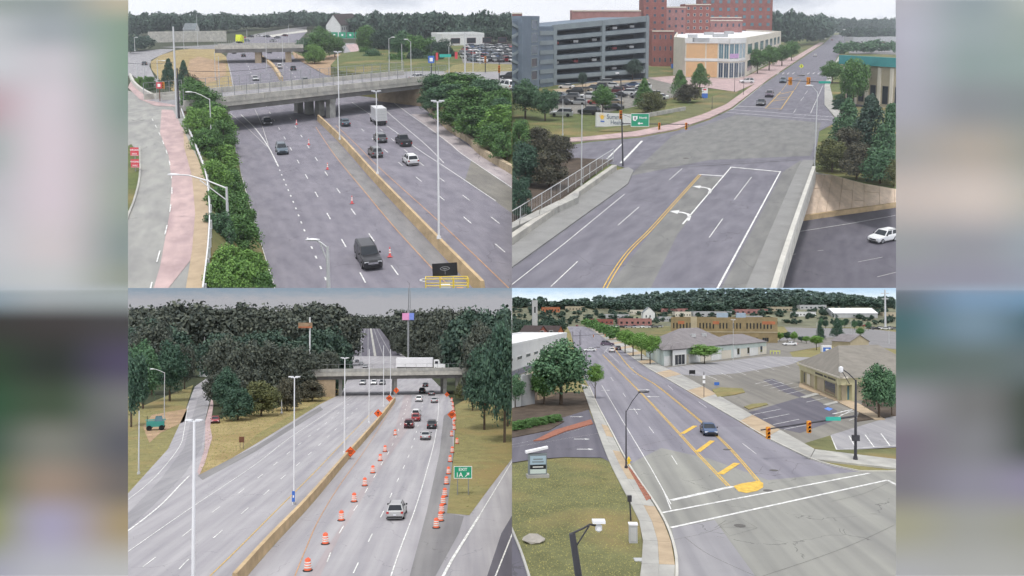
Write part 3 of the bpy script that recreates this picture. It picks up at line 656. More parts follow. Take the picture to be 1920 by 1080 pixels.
def block(name, label, cat, A, B, depth, h, wall='wall_grey', roof='roof_slate', parapet=.5, z=0.0, group=None, zlow=-.3):
    """A flat-roofed building: its front stands on A-B, it runs back by depth. Returns (empty, front, left side, right side)."""
    f = Face(A, B, z); o = thing(name, label, cat, A, group, z)
    a2, b2 = f.p(0, 0, -depth)[:2], f.p(f.L, 0, -depth)[:2]
    bake(MB().prism([A, B, b2, a2], z + zlow, z + h), 'wall', wall, o)
    ins = min(.4, depth * .2)
    r = MB().prism([f.p(ins, 0, -ins)[:2], f.p(f.L - ins, 0, -ins)[:2], f.p(f.L - ins, 0, -depth + ins)[:2], f.p(ins, 0, -depth + ins)[:2]], z + h + .01, z + h + .12); rf = bake(r, 'roof', roof, o)
    if parapet:
        m = MB(); q = [A, B, b2, a2]
        for i in range(4):
            g = Face(q[i], q[(i + 1) % 4], z); g.box(m, 0 if i % 2 == 0 else ins + .002, g.L if i % 2 == 0 else g.L - ins - .002, h + .005, h + parapet, -ins, .06)
        bake(m, 'parapet', wall, rf)
    return o, f, Face(a2, A, z), Face(B, b2, z)
def gable(name, label, A, B, depth, h, hr, wall='stucco_white', roof='roof_dark', z=0.0, group=None, along=True):
    """A house with a pitched roof; the ridge runs along the front (or front to back)."""
    f = Face(A, B, z); o = thing(name, label, 'house', A, group, z); L = f.L
    P = f.p; m = MB()
    m.prism([P(0, 0)[:2], P(L, 0)[:2], P(L, 0, -depth)[:2], P(0, 0, -depth)[:2]], z - .3, z + h)
    if along:
        for u in (0, L): m.face([P(u, h, 0), P(u, h, -depth), P(u, hr - .05, -depth / 2)])
        rid = [P(-.3, hr, -depth / 2), P(L + .3, hr, -depth / 2)]; ea = [P(-.3, h - .15, .4), P(L + .3, h - .15, .4)]; eb = [P(-.3, h - .15, -depth - .4), P(L + .3, h - .15, -depth - .4)]
    else:
        for w in (0, -depth): m.face([P(0, h, w), P(L, h, w), P(L / 2, hr - .05, w)])
        rid = [P(L / 2, hr, .3), P(L / 2, hr, -depth - .3)]; ea = [P(-.4, h - .15, .3), P(-.4, h - .15, -depth - .3)]; eb = [P(L + .4, h - .15, .3), P(L + .4, h - .15, -depth - .3)]
    bake(m, 'wall', wall, o); r = MB()
    up = lambda p: (p[0], p[1], p[2] + .15)
    for e in (ea, eb): r.hexa([e[0], e[1], rid[1], rid[0]], [up(e[0]), up(e[1]), up(rid[1]), up(rid[0])])
    bake(r, 'roof', roof, o)
    return o, f
# ================================================================== NORTH VIEW (top left): highway under an overpass
Q = TL
Z1 = 6.0                                     # street level above the highway
sheet('ground', [(100, 600), (100, 40), (1000, 40), (1000, 600)], 'forest_floor', -.06)
hw = sheet('highway', [(522, 580), (509, 520), (470, 400), (440, 290), (428, 215), (434, 160), (424, 108), (430, 92), (446, 82), (478, 70), (530, 60), (566, 53), (575, 60), (560, 76), (548, 92), (552, 108), (600, 136), (690, 165), (790, 200), (870, 262), (960, 326), (1010, 366), (1010, 580)], 'asphalt', 0)
W1, Y1 = 'paint_line', 'paint_yellow'
line(hw, [(431, 262), (447, 310), (470, 392), (490, 460), (512, 530), (520, 560)], .2, W1, .03)
line(hw, [(432, 212), (466, 242), (500, 274)], .18, 'paint_worn', .03)
line(hw, [(452, 215), (478, 240), (503, 275), (522, 312)], .35, W1, .03)
line(hw, [(478, 205), (490, 232), (503, 272)], .22, 'paint_worn', .03)
line(hw, [(437, 160), (432, 135), (426, 112)], .3, 'paint_worn', .03)
dashes(hw, [(524, 318), (551, 381), (572, 435), (597, 492), (622, 548)], .3, W1, .03, 1.0, 2.6, 'lane_dot')
dashes(hw, [(497, 196), (524, 242), (554, 294), (605, 385), (662, 487), (695, 548)], .24, W1, .03, 3.2, 9.0, start=2)
dashes(hw, [(540, 215), (589, 292), (652, 382), (684, 427), (724, 484), (770, 548)], .24, W1, .03, 3.2, 9.0, start=5)
line(hw, [(592, 238), (627, 290), (682, 357), (730, 415), (775, 465), (850, 545)], .2, 'paint_orange', .03)
line(hw, [(630, 235), (667, 270), (712, 315), (825, 417), (955, 541)], .2, 'paint_orange', .03)
dashes(hw, [(676, 240), (715, 275), (762, 317), (799, 347), (841, 382), (892, 426), (965, 488)], .24, W1, .03, 3.2, 9.0, start=1)
dashes(hw, [(690, 222), (740, 265), (801, 316), (840, 345), (885, 379), (939, 421), (975, 450)], .24, W1, .03, 3.2, 9.0, start=3)
line(hw, [(660, 192), (695, 215), (750, 253), (780, 277), (830, 310), (872, 338), (930, 377)], .24, W1, .03)
line(hw, [(704, 191), (752, 232), (797, 270), (832, 305)], .24, W1, .03)
line(hw, [(732, 188), (765, 212), (806, 241), (845, 270), (867, 289), (962, 353)], .24, W1, .03)
dashes(hw, [(478, 158), (468, 130), (458, 108), (455, 96)], .3, W1, .03, 4, 9, 'lane_dash')
dashes(hw, [(560, 152), (540, 128), (520, 106)], .3, W1, .03, 4, 9, 'lane_dash')
# shoulder and sweepings beside the barrier
sheet('shoulder', [(612, 262), (632, 266), (702, 346), (817, 468), (880, 545), (850, 545), (775, 467), (682, 359), (627, 292)], 'asphalt_mid', .012, hw)
sheet('shoulder', [(800, 214), (870, 268), (962, 330), (962, 352), (867, 290), (806, 241), (770, 214)], 'asphalt_pinkish', .012, hw)
sheet('shoulder', [(884, 300), (960, 354), (960, 400), (930, 378), (872, 338)], 'asphalt_brown', .012, hw)
# median barrier in cast lengths
bar = thing('median_barrier', 'long tan concrete median barrier dividing the highway below the overpass', 'barrier', Q.g(760, 400))
segments(bar, 'barrier_segment', [(597, 226), (642, 270), (706, 342), (820, 463), (905, 552)], 'barrier_tan', 1.25, .62, .0, 6.5, top_w=.34)
# far highway beyond the overpass
bar2 = thing('median_barrier', 'far tan median barrier on the highway beyond the overpass', 'barrier', Q.g(510, 120))
segments(bar2, 'barrier_segment', [(528, 152), (510, 125), (484, 104), (478, 92)], 'barrier_tan', 1.2, 1.0, 0, 16)

# ---- street level: two plateaus at the ends of the overpass
slab('street', [(180, 600), (100, 600), (100, 150), (240, 170), (262, 176), (300, 188), (330, 190), (346, 226), (372, 300), (388, 345), (392, 400), (390, 470), (380, 560), (372, 600)], 'asphalt_ramp', -1, Z1)
st = bpy.data.objects['street']
sheet('concrete_lane', [(303, 205), (324, 206), (345, 244), (372, 306), (386, 350), (389, 400), (387, 450), (300, 560), (282, 560), (300, 500), (318, 400), (322, 340), (316, 290), (300, 250)], 'pink_concrete', Z1 + .03, st)
sheet('concrete_gutter', [(344, 244), (372, 300), (388, 348), (391, 400), (388, 470), (378, 560), (345, 560), (360, 470), (366, 400), (360, 330), (345, 275)], 'tan_concrete', Z1 + .06, st)
dashes(st, [(285, 222), (304, 262), (318, 305), (322, 345), (321, 378), (312, 428), (297, 480), (281, 545)], .2, W1, Z1 + .09, 3.2, 5.0)
sheet('verge', [(150, 560), (150, 330), (246, 270), (262, 290), (262, 330), (254, 370), (240, 408), (215, 500)], 'grass', Z1 + .03, st)
wallstrip('kerb', [(262, 276), (262, 330), (252, 375), (238, 412), (215, 500)], 'concrete', .15, .2, Z1 + .02, st)
line(st, [(240, 212), (280, 204), (325, 199)], .35, 'paint_worn', Z1 + .05)
# guard rail along the edge of the street
gr = thing('guard_rail', 'white steel guard rail curving along the edge of the upper street', 'guard rail', Q.g(389, 400, Z1), z=Z1)
gpts = smooth_path(G([(340, 212), (352, 245), (370, 290), (386, 336), (393, 400), (391, 470), (381, 560)], Z1), 10); gl = length(gpts)
m = MB(); L_, R_ = ribbon(gpts, .10)
for i in range(len(gpts) - 1): m.hexa([(*R_[i], Z1 + .5), (*R_[i + 1], Z1 + .5), (*L_[i + 1], Z1 + .5), (*L_[i], Z1 + .5)], [(*R_[i], Z1 + .85), (*R_[i + 1], Z1 + .85), (*L_[i + 1], Z1 + .85), (*L_[i], Z1 + .85)])
bake(m, 'rail', 'pole_white', gr)
s = 1.0
while s < gl:
    x, y = at_len(gpts, s); bake(MB().box(x + .06, x + .22, y - .08, y + .08, Z1, Z1 + .8), 'post', 'galvanised', gr); s += 3.0
# bank of bare earth falling from the street to the highway
m = MB(); up_ = G([(346, 226), (372, 300), (388, 345), (392, 400), (390, 470), (378, 580)], Z1); lo_ = G([(428, 225), (446, 300), (464, 370), (482, 430), (500, 490), (525, 580)], 0)
for i in range(5): m.face([(*up_[i], Z1 - .02), (*up_[i + 1], Z1 - .02), (*lo_[i + 1], -.02), (*lo_[i], -.02)])
bake(m, 'embankment', 'grass', kind='structure')

# right-hand plateau: cross street end, car lot, bank
slab('street', [(792, 150), (760, 148), (700, 140), (640, 134), (620, 122), (640, 100), (700, 92), (790, 86), (870, 84), (1000, 82), (1000, 236), (960, 214), (900, 178), (850, 164), (815, 160)], 'grass', -1, Z1)
rp = [o for o, q in ALL if o.name.startswith('street')][-1]
sheet('carriageway', [(700, 138), (780, 133), (860, 134), (1000, 132), (1000, 178), (940, 160), (900, 148), (850, 146), (792, 150)], 'asphalt_pale', Z1 + .03, rp)
sheet('car_lot', [(868, 118), (862, 96), (880, 84), (1000, 82), (1000, 122)], 'asphalt_mid', Z1 + .03, rp)
sheet('verge', [(832, 136), (850, 122), (880, 118), (1000, 122), (1000, 132), (930, 134)], 'verge', Z1 + .04, rp)
line(rp, [(850, 134), (900, 133), (960, 128)], .3, W1, Z1 + .06)
m = MB(); up_ = G([(792, 150), (815, 160), (850, 164), (900, 178), (960, 214), (1000, 236)], Z1); lo_ = G([(796, 190), (812, 208), (846, 238), (884, 262), (962, 318), (1000, 342)], .4)
for i in range(5): m.face([(*up_[i], Z1 - .02), (*up_[i + 1], Z1 - .02), (*lo_[i + 1], .4), (*lo_[i], .4)])
bake(m, 'embankment', 'grass', kind='structure')
# low broken stone wall at the foot of the bank
lw = thing('stone_wall', 'low broken tan concrete wall at the foot of the bushy bank', 'wall', Q.g(880, 262))
segments(lw, 'wall_block', [(800, 196), (810, 214), (845, 246), (880, 268), (902, 290), (965, 328)], 'stone', 1.2, .7, 0, 3.4, gap=.22)

# ---- the overpass
A, B = Q.g(400, 208, 4.6), Q.g(794, 163, 4.6)
ov = thing('overpass', 'concrete road overpass with steel fence crossing the highway beside the bushes', 'bridge', A)
f = Face(A, B); Lb = f.L; D = 16.0
bake(f.box(MB(), -6, Lb + 8, 5.2, 6.0, -D, 0), 'deck', 'concrete_bridge', ov)
bake(f.box(MB(), -6, Lb + 8, 6.01, 6.06, -D + .9, -.9), 'carriageway', 'asphalt_pale', ov)
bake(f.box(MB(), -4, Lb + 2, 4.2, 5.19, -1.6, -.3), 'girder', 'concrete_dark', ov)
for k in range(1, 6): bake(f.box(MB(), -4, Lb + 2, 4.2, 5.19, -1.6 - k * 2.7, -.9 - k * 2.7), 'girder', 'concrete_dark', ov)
n = 16
for side, w0, w1 in ((0, -.35, .08), (1, -D - .08, -D + .35)):
    for k in range(n):
        u0, u1 = -6 + (Lb + 14) * k / n + .03, -6 + (Lb + 14) * (k + 1) / n - .03
        bake(f.box(MB(), u0, u1, 6.02, 7.15, w0, w1), 'parapet_panel', 'concrete_bridge', ov)
for side, w in ((0, -.12), (1, -D + .1)):
    fn = bake(f.box(f.box(MB(), -6, Lb + 8, 9.3, 9.38, w - .04, w + .04), -6, Lb + 8, 8.2, 8.25, w - .03, w + .03), 'fence_rail', 'steel', ov)
    for k in range(27):
        u = -6 + (Lb + 14) * k / 26; bake(f.box(MB(), u - .05, u + .05, 7.16, 9.3, w - .05, w + .05), 'fence_post', 'steel', fn)
    m = MB()
    for k in range(130): u = -6 + (Lb + 14) * k / 129; f.box(m, u - .009, u + .009, 7.16, 9.3, w - .009, w + .009)
    wm = bake(m, 'fence_mesh', 'steel', fn); wm['kind'] = 'stuff'
P1, P2 = Q.g(578, 214), Q.g(604, 228); pf = Face(Q.g(586, 222), Q.g(602, 212))
for k in range(4): bake(f.box(MB(), Lb * .52 - .6, Lb * .52 + .9, -.2, 4.19, -2.4 - 4.0 * k, -.9 - 4.0 * k), 'pier', 'concrete', ov)
bake(f.box(MB(), Lb * .52 - .7, Lb * .52 + 1.0, 3.4, 4.18, -15.2, -.7), 'pier_cap', 'concrete', ov)
bake(f.box(MB(), Lb - 1.0, Lb + 7, -.2, 5.18, -D, -.4), 'abutment', 'tan_concrete', ov)
bake(f.box(MB(), -6, 1.2, -.2, 5.18, -D, -.4), 'abutment', 'tan_concrete', ov)

# ---- far overpass and far interchange
A, B = Q.g(428, 100, 4.0), Q.g(545, 98, 4.0)
fo = thing('overpass', 'small far overpass crossing the highway near the wooded hills', 'bridge', A); f = Face(A, B); Lf = f.L
bake(f.box(MB(), -5, Lf + 5, 4.2, 5.6, -18, 0), 'deck', 'concrete_dark', fo); bake(f.box(MB(), -5, Lf + 5, 5.61, 7.0, -.5, .06), 'parapet', 'concrete_bridge', fo); bake(f.box(MB(), -5, Lf + 5, 5.61, 6.8, -18, -17.5), 'parapet', 'concrete_bridge', fo)
bake(f.box(MB(), -3, Lf + 3, 5.61, 5.66, -17, -.9), 'carriageway', 'asphalt_pale', fo)
for u in (Lf * .47, Lf * .96): bake(f.box(MB(), u - 1.2, u + 1.2, -.2, 4.19, -16, -1), 'pier', 'tan_concrete', fo)
m = MB()
for k in range(40): u = -5 + (Lf + 10) * k / 39; f.box(m, u - .06, u + .06, 7.01, 9.0, -.3, -.18)
fp = bake(m, 'fence_posts', 'steel', fo); fp['kind'] = 'stuff'
sheet('hill', [(326, 172), (300, 150), (284, 130), (282, 116), (300, 104), (330, 94), (370, 90), (404, 92), (424, 106), (436, 160), (428, 200), (390, 196)], 'grass_dry', .05)
sheet('earth_slope', [(360, 150), (352, 128), (356, 112), (372, 106), (400, 112), (424, 120), (424, 140), (404, 152), (385, 156)], 'dirt', .10)
sheet('road', [(100, 130), (240, 98), (300, 92), (330, 92), (300, 104), (284, 112), (280, 124), (290, 145), (302, 158), (290, 160), (262, 150), (246, 140), (200, 160), (100, 180)], 'asphalt_pale', .05)
sheet('road', [(300, 88), (360, 86), (430, 82), (478, 64), (540, 53), (575, 50), (575, 56), (480, 70), (430, 92), (370, 92)], 'asphalt_mid', .07)
sheet('earth_slope', [(552, 108), (548, 96), (575, 110), (640, 100), (655, 135), (650, 148), (610, 140)], 'dirt', .12)
sheet('verge', [(545, 100), (560, 92), (620, 100), (600, 118), (560, 112)], 'grass', .09)
sheet('road', [(638, 81), (664, 81), (704, 124), (700, 140), (655, 146), (652, 120)], 'asphalt_pale', .2)
sheet('concrete_lane', [(648, 84), (668, 82), (706, 122), (702, 130), (676, 122)], 'pink_concrete', .26)
rw = thing('retaining_wall', 'long grey retaining wall in front of the far wooded hill', 'wall', Q.g(340, 82))
segments(rw, 'wall_panel', [(278, 80), (340, 79), (425, 78)], 'concrete_bridge', 6.0, 1.0, 0, 28)
ws = sheet('plaza', [(505, 66), (560, 58), (576, 56), (576, 60), (540, 64), (510, 70)], 'concrete_pale', .15)

# kerb wall and sidewalk by the left junction
wallstrip('kerb_wall', [(244, 144), (252, 160), (268, 174), (293, 187)], 'concrete_pale', .9, .5, Z1, label='white curved kerb wall beside the shrubs at the junction', cat='wall')
wallstrip('kerb_wall', [(304, 188), (331, 187)], 'concrete_pale', 1.0, .5, Z1, smooth=False, label='short straight white wall end beside the traffic signals', cat='wall')
sheet('sidewalk', [(246, 150), (270, 178), (292, 190), (330, 192), (330, 200), (290, 198), (262, 186), (240, 164)], 'pink_concrete', Z1 + .05, st)

# ---- vegetation
for i, (px, b, t, w, lf, zz) in enumerate([(366, 206, 148, 50, 'leaf_mid', 5), (388, 226, 168, 60, 'leaf_mid', 3), (372, 262, 200, 50, 'leaf_fresh', 5), (404, 262, 200, 64, 'leaf_fresh', 2), (420, 284, 226, 50, 'leaf_mid', 1), (390, 304, 238, 56, 'leaf_mid', 4), (414, 330, 272, 64, 'leaf_fresh', 2), (404, 368, 300, 54, 'leaf_fresh', 3.5), (430, 376, 316, 58, 'leaf_mid', 1.5), (412, 424, 352, 62, 'leaf_mid', 3.5), (444, 432, 362, 66, 'leaf_mid', 1.5), (412, 474, 396, 58, 'leaf_dark', 3), (450, 482, 404, 70, 'leaf_mid', 1.5), (426, 540, 460, 66, 'leaf_fresh', 3), (470, 544, 466, 62, 'leaf_fresh', 1.5), (416, 590, 494, 60, 'leaf_fresh', 3.5), (450, 600, 486, 80, 'leaf_fresh', 2), (494, 596, 506, 50, 'leaf_mid', 1)]):
    tree(px, b, t, w * 1.1, 'shrub', lf, f'{ORD[i]} leafy green shrub on the strip between street and highway, counting down from the overpass', z=zz, group='shrubs between street and highway')
right = [(822, 178, 140, 64, 'leaf_dark', 4.5, 'dark bush at the top of the bank beside the abutment'), (866, 184, 138, 84, 'leaf_mid', 4.5, 'broad bush at the crest of the bank'), (908, 196, 146, 64, 'leaf_dark', 4.2, 'dark bush at the right end of the bank crest'), (838, 206, 158, 76, 'leaf_dark', 3, 'dark bush in the middle of the bank beside the abutment'), (884, 218, 164, 90, 'leaf_mid', 3, 'large bush at the centre of the bank'), (936, 224, 166, 60, 'leaf_mid', 3.5, 'rounded bush below the waiting white van'), (812, 208, 172, 50, 'leaf_dark', 1.2, 'lowest dark bush against the abutment'), (858, 236, 186, 78, 'leaf_mid', 1.5, 'bush just above the start of the stone wall'), (900, 254, 198, 86, 'leaf_mid', 1.5, 'wide bush above the middle of the stone wall'), (940, 262, 200, 74, 'leaf_fresh', 2, 'fresh green bush near the right edge of the bank'), (922, 282, 232, 60, 'leaf_mid', .8, 'low bush overhanging the stone wall'), (950, 300, 246, 56, 'leaf_mid', .8, 'low bush at the stone wall by the right edge'), (944, 228, 186, 50, 'leaf_dark', 4, 'dark bush at the edge under the white van'), (880, 252, 214, 50, 'leaf_fresh', 1.0, 'small fresh bush touching the stone wall')]
for px, b, t, w, lf, zz, lab in right: tree(px, b, t, w * 1.12, 'shrub', lf, lab, z=zz, group='bushes on the bank beside the overpass')
for px, b, t, w, lf, lab in [(318, 172, 113, 30, 'leaf_deep', 'taller dark conifer beside the utility pole at the junction'), (346, 180, 117, 30, 'leaf_deep', 'dark conifer between the utility pole and the earth slope'), (360, 200, 140, 34, 'leaf_brown', 'brownish bare bush just behind the tall utility pole'), (280, 172, 142, 26, 'leaf_mid', 'small green shrub behind the white curved kerb wall'), (262, 166, 144, 18, 'leaf_fresh', 'low bright shrub inside the curve of the white kerb wall')]:
    tree(px, b, t, w, 'cone' if 'conifer' in lab else 'shrub', lf, lab, z=Z1 - 1, clear=.06)
for px, b, t, w, lf, lab in [(604, 112, 52, 60, 'leaf_mid', 'rounded green tree clump beside the far ramp'), (574, 112, 70, 44, 'leaf_dark', 'dark tree at the end of the far overpass'), (628, 108, 66, 40, 'leaf_mid', 'green tree at the edge of the far ramp road'), (590, 120, 84, 40, 'leaf_fresh', 'low fresh bush below the tree clump by the far ramp')]:
    tree(px, b, t, w, 'shrub' if 'bush' in lab else 'round', lf, lab, clear=.05)
for i, (px, b, t, w, lab) in enumerate([(690, 104, 46, 50, 'tall tree right of the far ramp top'), (722, 112, 52, 54, 'broad tree behind the curled lamp post'), (756, 118, 58, 54, 'broad tree left of the lamp over the silver car'), (790, 126, 62, 56, 'large tree behind the blue sign pole'), (828, 128, 74, 50, 'rounded tree beside the red banners'), (700, 126, 92, 40, 'low bush-like tree beside the far ramp'), (745, 134, 96, 40, 'low tree just above the overpass fence'), (780, 132, 92, 40, 'low tree left of the blue sign'), (815, 134, 96, 36, 'low tree right of the blue sign'), (684, 118, 86, 26, 'narrow small tree at the far ramp edge'), (840, 124, 90, 30, 'small tree at the car lot corner')]):
    tree(px, b, t, w, 'round', ['leaf_mid', 'leaf_forest', 'leaf_dark'][i % 3], lab, group='trees between the far ramp and the car lot', clear=.04, z=2)
tops = lambda x: 27 + 4 * math.sin(x * .02) if x < 600 else (24 if x < 880 else 20)
wood('woodland', 'broad far wooded hillside along the skyline of the highway view', woodline([(200, 76), (300, 66), (430, 60), (560, 50), (640, 64), (760, 78), (960, 80), (1010, 80)], tops, 54, 34, 4, 2) + woodline([(200, 50), (1010, 46)], lambda x: 24 + 3 * math.sin(x * .03), 40, 40, 3, 1), 'leaf_forest')
wood('woodland', 'dark trees bordering the far ramp junction', woodline([(210, 112), (250, 100), (278, 92)], lambda x: 66, 12, 30, 3), 'leaf_forest')
wood('woodland', 'trees behind the crowded car lot', woodline([(848, 88), (900, 82), (990, 80)], lambda x: 48, 12, 34, 4), 'leaf_forest')

# ---- houses far up the hill
o, f = gable('house', 'white house with dark steep roof standing above the far ramp', Q.g(639, 70), Q.g(674, 66), 10, 7.5, 14, 'stucco_white', 'roof_dark')
windows(o, f, [2 + 3.2 * i for i in range(4)], [1.2, 4.2], 1.3, 1.9, frame='wall_grey')
o, f = gable('house', 'small white gabled house on the far left hill', Q.g(344, 66), Q.g(366, 66), 8, 3.5, 7.5, 'stucco_white', 'roof_slate'); windows(o, f, [2, 5], [1], 1.2, 1.5)
o, f = gable('house', 'grey gabled house among trees behind the car lot', Q.g(800, 78), Q.g(828, 76), 10, 6, 10, 'wall_grey', 'roof_slate'); windows(o, f, [2, 6], [2], 1.4, 1.8)
o, f, l, r = block('shop_building', 'long low shop with grey roof behind the car lot', 'shop', Q.g(828, 86, Z1), Q.g(908, 84, Z1), 14, 4.0, 'stucco_white', 'roof_slate', .8, z=Z1)
windows(o, f, [4 + 7 * i for i in range(6)], [.8], 4, 2.2, glass='glass', frame='roof_maroon')
# overhead guide signs far away
o = rigid('guide_sign', 'row of green overhead guide signs below the white house', 'sign', Q.g(648, 82))
for i in range(4): part(MB().box(-8 + 4.4 * i, -4.2 + 4.4 * i, -.05, .05, 3.0, 6.2), 'panel', o, ['sign_green']); part(MB().box(-6.6 + 4.4 * i, -5.6 + 4.4 * i, -.08, -.06, 4.2, 5.2), 'arrow', o, ['sign_white'])
part(MB().box(-8.2, 9.4, .06, .2, 2.6, 2.9), 'gantry', o, ['steel'])
for x in (-8.1, 9.3): part(MB().box(x - .1, x + .1, .06, .2, 0, 2.6), 'post', o, ['steel'])

# ---- lamps, poles, signals
lamp_post(430, 492, 350, 'large curved-arm street lamp standing among the shrubs', [(332, 328)], r=.17, brace=True, z=2)
lamp_post(397, 284, 185, 'smaller curved-arm street lamp rising from shrubs below the overpass', [(358, 173)], z=2, r=.12)
lamp_post(823, 448, 191, 'tall white twin-headed lamp pole on the near median barrier', twin=True, mat='pole_white', z=1.2, r=.13)
lamp_post(708, 326, 172, 'thin white lamp pole on the median barrier beside the grey car', twin=True, mat='pole_white', z=1.2, r=.1)
lamp_post(637, 262, 98, 'thin white lamp pole where the median barrier meets the overpass', twin=True, mat='pole_white', z=1.2, r=.1)
lamp_post(618, 620, 462, 'lamp post with curved arm at the bottom edge of the highway', [(590, 450)], r=.2, brace=True)
utility_pole(332, 222, 50, 'tallest grey utility pole at the junction by the conifers', 'galvanised', Z1, .2)
utility_pole(336, 222, 128, 'dark short pole close beside the tallest utility pole', 'pole_dark', Z1, .16)
for px, b, t, lab, a in [(345, 92, 44, 'thin lamp pole on top of the bare hill', None), (371, 88, 27, 'very tall thin pole on the hill skyline', None), (296, 150, 112, 'lamp post with short arm beside the curving ramp', (308, 114)), (404, 150, 97, 'lamp post at the foot of the earth slope', None), (272, 158, 120, 'short pole inside the curve of the ramp', None), (464, 96, 56, 'far thin lamp beside the yellow lorry', None), (542, 84, 46, 'far lamp beside the bright plaza', None), (690, 112, 66, 'thin pole beside the far ramp trees', None), (754, 140, 82, 'thin pole between the two armed lamps behind the overpass', None), (900, 120, 72, 'tall lamp standing in the car lot', None), (412, 178, 106, 'thin lamp pole behind the overpass fence', None), (253, 96, 70, 'lamp post at the edge of the far junction', (257, 70)), (557, 112, 80, 'lamp pole at the end of the far overpass', None), (500, 130, 60, 'thin pale pole in the far median', None), (531, 140, 66, 'thin pale pole right of the far median', None), (730, 136, 72, 'lamp post with curled arm behind the overpass', (738, 70)), (771, 151, 78, 'lamp post with arm beside the car on the overpass', (762, 74)), (842, 137, 87, 'lamp pole beside the red hanging banners', None), (887, 141, 91, 'short grey lamp pole at the car lot entrance', None), (258, 158, 118, 'lamp post next to the dark car on the ramp', None)]:
    lamp_post(px, b, t, lab, [a] if a else (), z=Z1 if px > 700 or px < 300 else 0, r=.11)
utility_pole(872, 140, 60, 'broad T-topped pole in front of the car lot', 'galvanised', Z1, .22, 1.6)
utility_pole(809, 143, 85, 'dark pole carrying a blue sign at the overpass end', 'pole_dark', Z1, .13)
o = rigid('street_sign', 'blue square sign on the dark pole at the overpass end', 'sign', Q.g(809, 143.5, Z1), z=Z1); zz = Q.h(809, 143, 118, Z1); part(MB().box(-.8, .8, -.25, -.2, zz, zz + 1.8), 'panel', o, ['sign_blue']); part(MB().box(-.4, .4, -.28, -.26, zz + .4, zz + 1.3), 'symbol', o, ['sign_white'])
for px, b, t, hp, lab in [(910, 136, 80, 112, 'dark signal pole with yellow traffic light at the lot corner'), (936, 160, 100, 130, 'dark pole at the street corner beside the white van')]:
    o = utility_pole(px, b, t, lab, 'pole_dark', Z1, .14); h_ = Q.h(px, b, hp, Z1); signal_head(o, (0, -.3, h_), k=1.5)
o = rigid('signal_gantry', 'green street-name signs on a wire beside red banners', 'sign', Q.g(835, 138, Z1), z=Z1); zz = Q.h(835, 138, 106, Z1)
part(MB().box(-2.6, 4, -.03, .03, zz + .4, zz + .5), 'span_wire', o, ['pole_dark']); part(MB().box(-1.5, 1.6, -.06, -.04, zz - .2, zz + .6), 'name_panel', o, ['sign_teal']); part(MB().box(-2.5, -1.9, -.06, .06, zz - 1, zz + 1), 'banner', o, ['sign_red']); part(MB().box(2.6, 3.3, -.06, .06, zz - .6, zz + 1.2), 'banner', o, ['sign_red'])
part(MB().box(-2.7, -2.6, -.08, .08, 0, zz + .6), 'post', o, ['pole_dark'])
o = rigid('traffic_signal', 'yellow traffic light with red-framed sign at the left junction', 'traffic light', Q.g(300, 190, Z1), z=Z1)
part(MB().tube((0, 0, 0), (0, 0, 3.4), .09), 'pole', o, ['rust']); signal_head(o, (.9, -.2, 3.1), k=1.2); part(MB().box(-.55, .55, -.15, -.1, 2.5, 3.7), 'sign_panel', o, ['sign_red']); part(MB().box(-.28, .28, -.18, -.155, 2.8, 3.4), 'symbol', o, ['sign_white']); part(MB().box(0, 1.0, -.05, .05, 3.2, 3.3), 'bracket', o, ['rust'])
# WRONG WAY signs on one post
o = rigid('wrong_way_sign', 'pair of red WRONG WAY panels on a post at the ramp edge', 'sign', Q.g(254, 322, Z1), z=Z1); pm = Q.ppm(251, 322, Z1)
for zz in (1.55, 0.15):
    w, h_ = 0.50, .50; p = part(MB().box(-w, w, -.03, .03, zz + .35, zz + .35 + 2 * h_), 'panel', o, ['sign_red']); part(MB().box(-w + .05, w - .05, -.036, -.032, zz + .4, zz + .43), 'border', p, ['sign_white'])
    lettering('WRONG', .27, p, 'sign_white', (0, -.035, zz + .95)); lettering('WAY', .27, p, 'sign_white', (0, -.035, zz + .5))
part(MB().tube((0, .08, 0), (0, .08, 3.0), .05), 'post', o, ['steel'])

# ---- the work platform with a message screen at the bottom edge
o = rigid('work_lift', 'yellow work lift cage carrying a dark message screen', 'lift', Q.g(838, 560), heading=R(6), z=0.0, k=1.0)
pm = Q.ppm(838, 560); zf = -.2
part(MB().box(-1.9, 1.9, -1.2, 1.2, zf + .3, zf + .5), 'floor', o, ['steel'])
m = MB()
for zz in (.9, 1.5, 2.1):
    for a, b in (((-1.9, -1.2), (1.9, -1.2)), ((1.9, -1.2), (1.9, 1.2)), ((1.9, 1.2), (-1.9, 1.2)), ((-1.9, 1.2), (-1.9, -1.2))): m.tube((*a, zf + zz), (*b, zf + zz), .05, .05, 6)
part(m, 'guard_rails', o, ['lift_yellow'])
for x, y in ((-1.9, -1.2), (-.6, -1.2), (.6, -1.2), (1.9, -1.2), (-1.9, 1.2), (1.9, 1.2), (-.6, 1.2), (.6, 1.2)): part(MB().tube((x, y, zf + .5), (x, y, zf + 2.1), .055, .055, 6), 'upright', o, ['lift_yellow'])
m = MB()
for k in range(12):
    a0, a1 = R(90 + 15 * k), R(105 + 15 * k); m.tube((-1.9 + .5 * math.cos(a0), 1.2 * math.sin(a0), zf + 1.9), (-1.9 + .5 * math.cos(a1), 1.2 * math.sin(a1), zf + 1.9), .06, .06, 6)
part(m, 'hoop', o, ['pole_white'])
p = part(MB().box(-1.15, 1.15, 1.3, 1.42, zf + 2.15, zf + 3.35), 'screen', o, ['sign_black'], rot=(0, R(-3), 0))
m = MB()
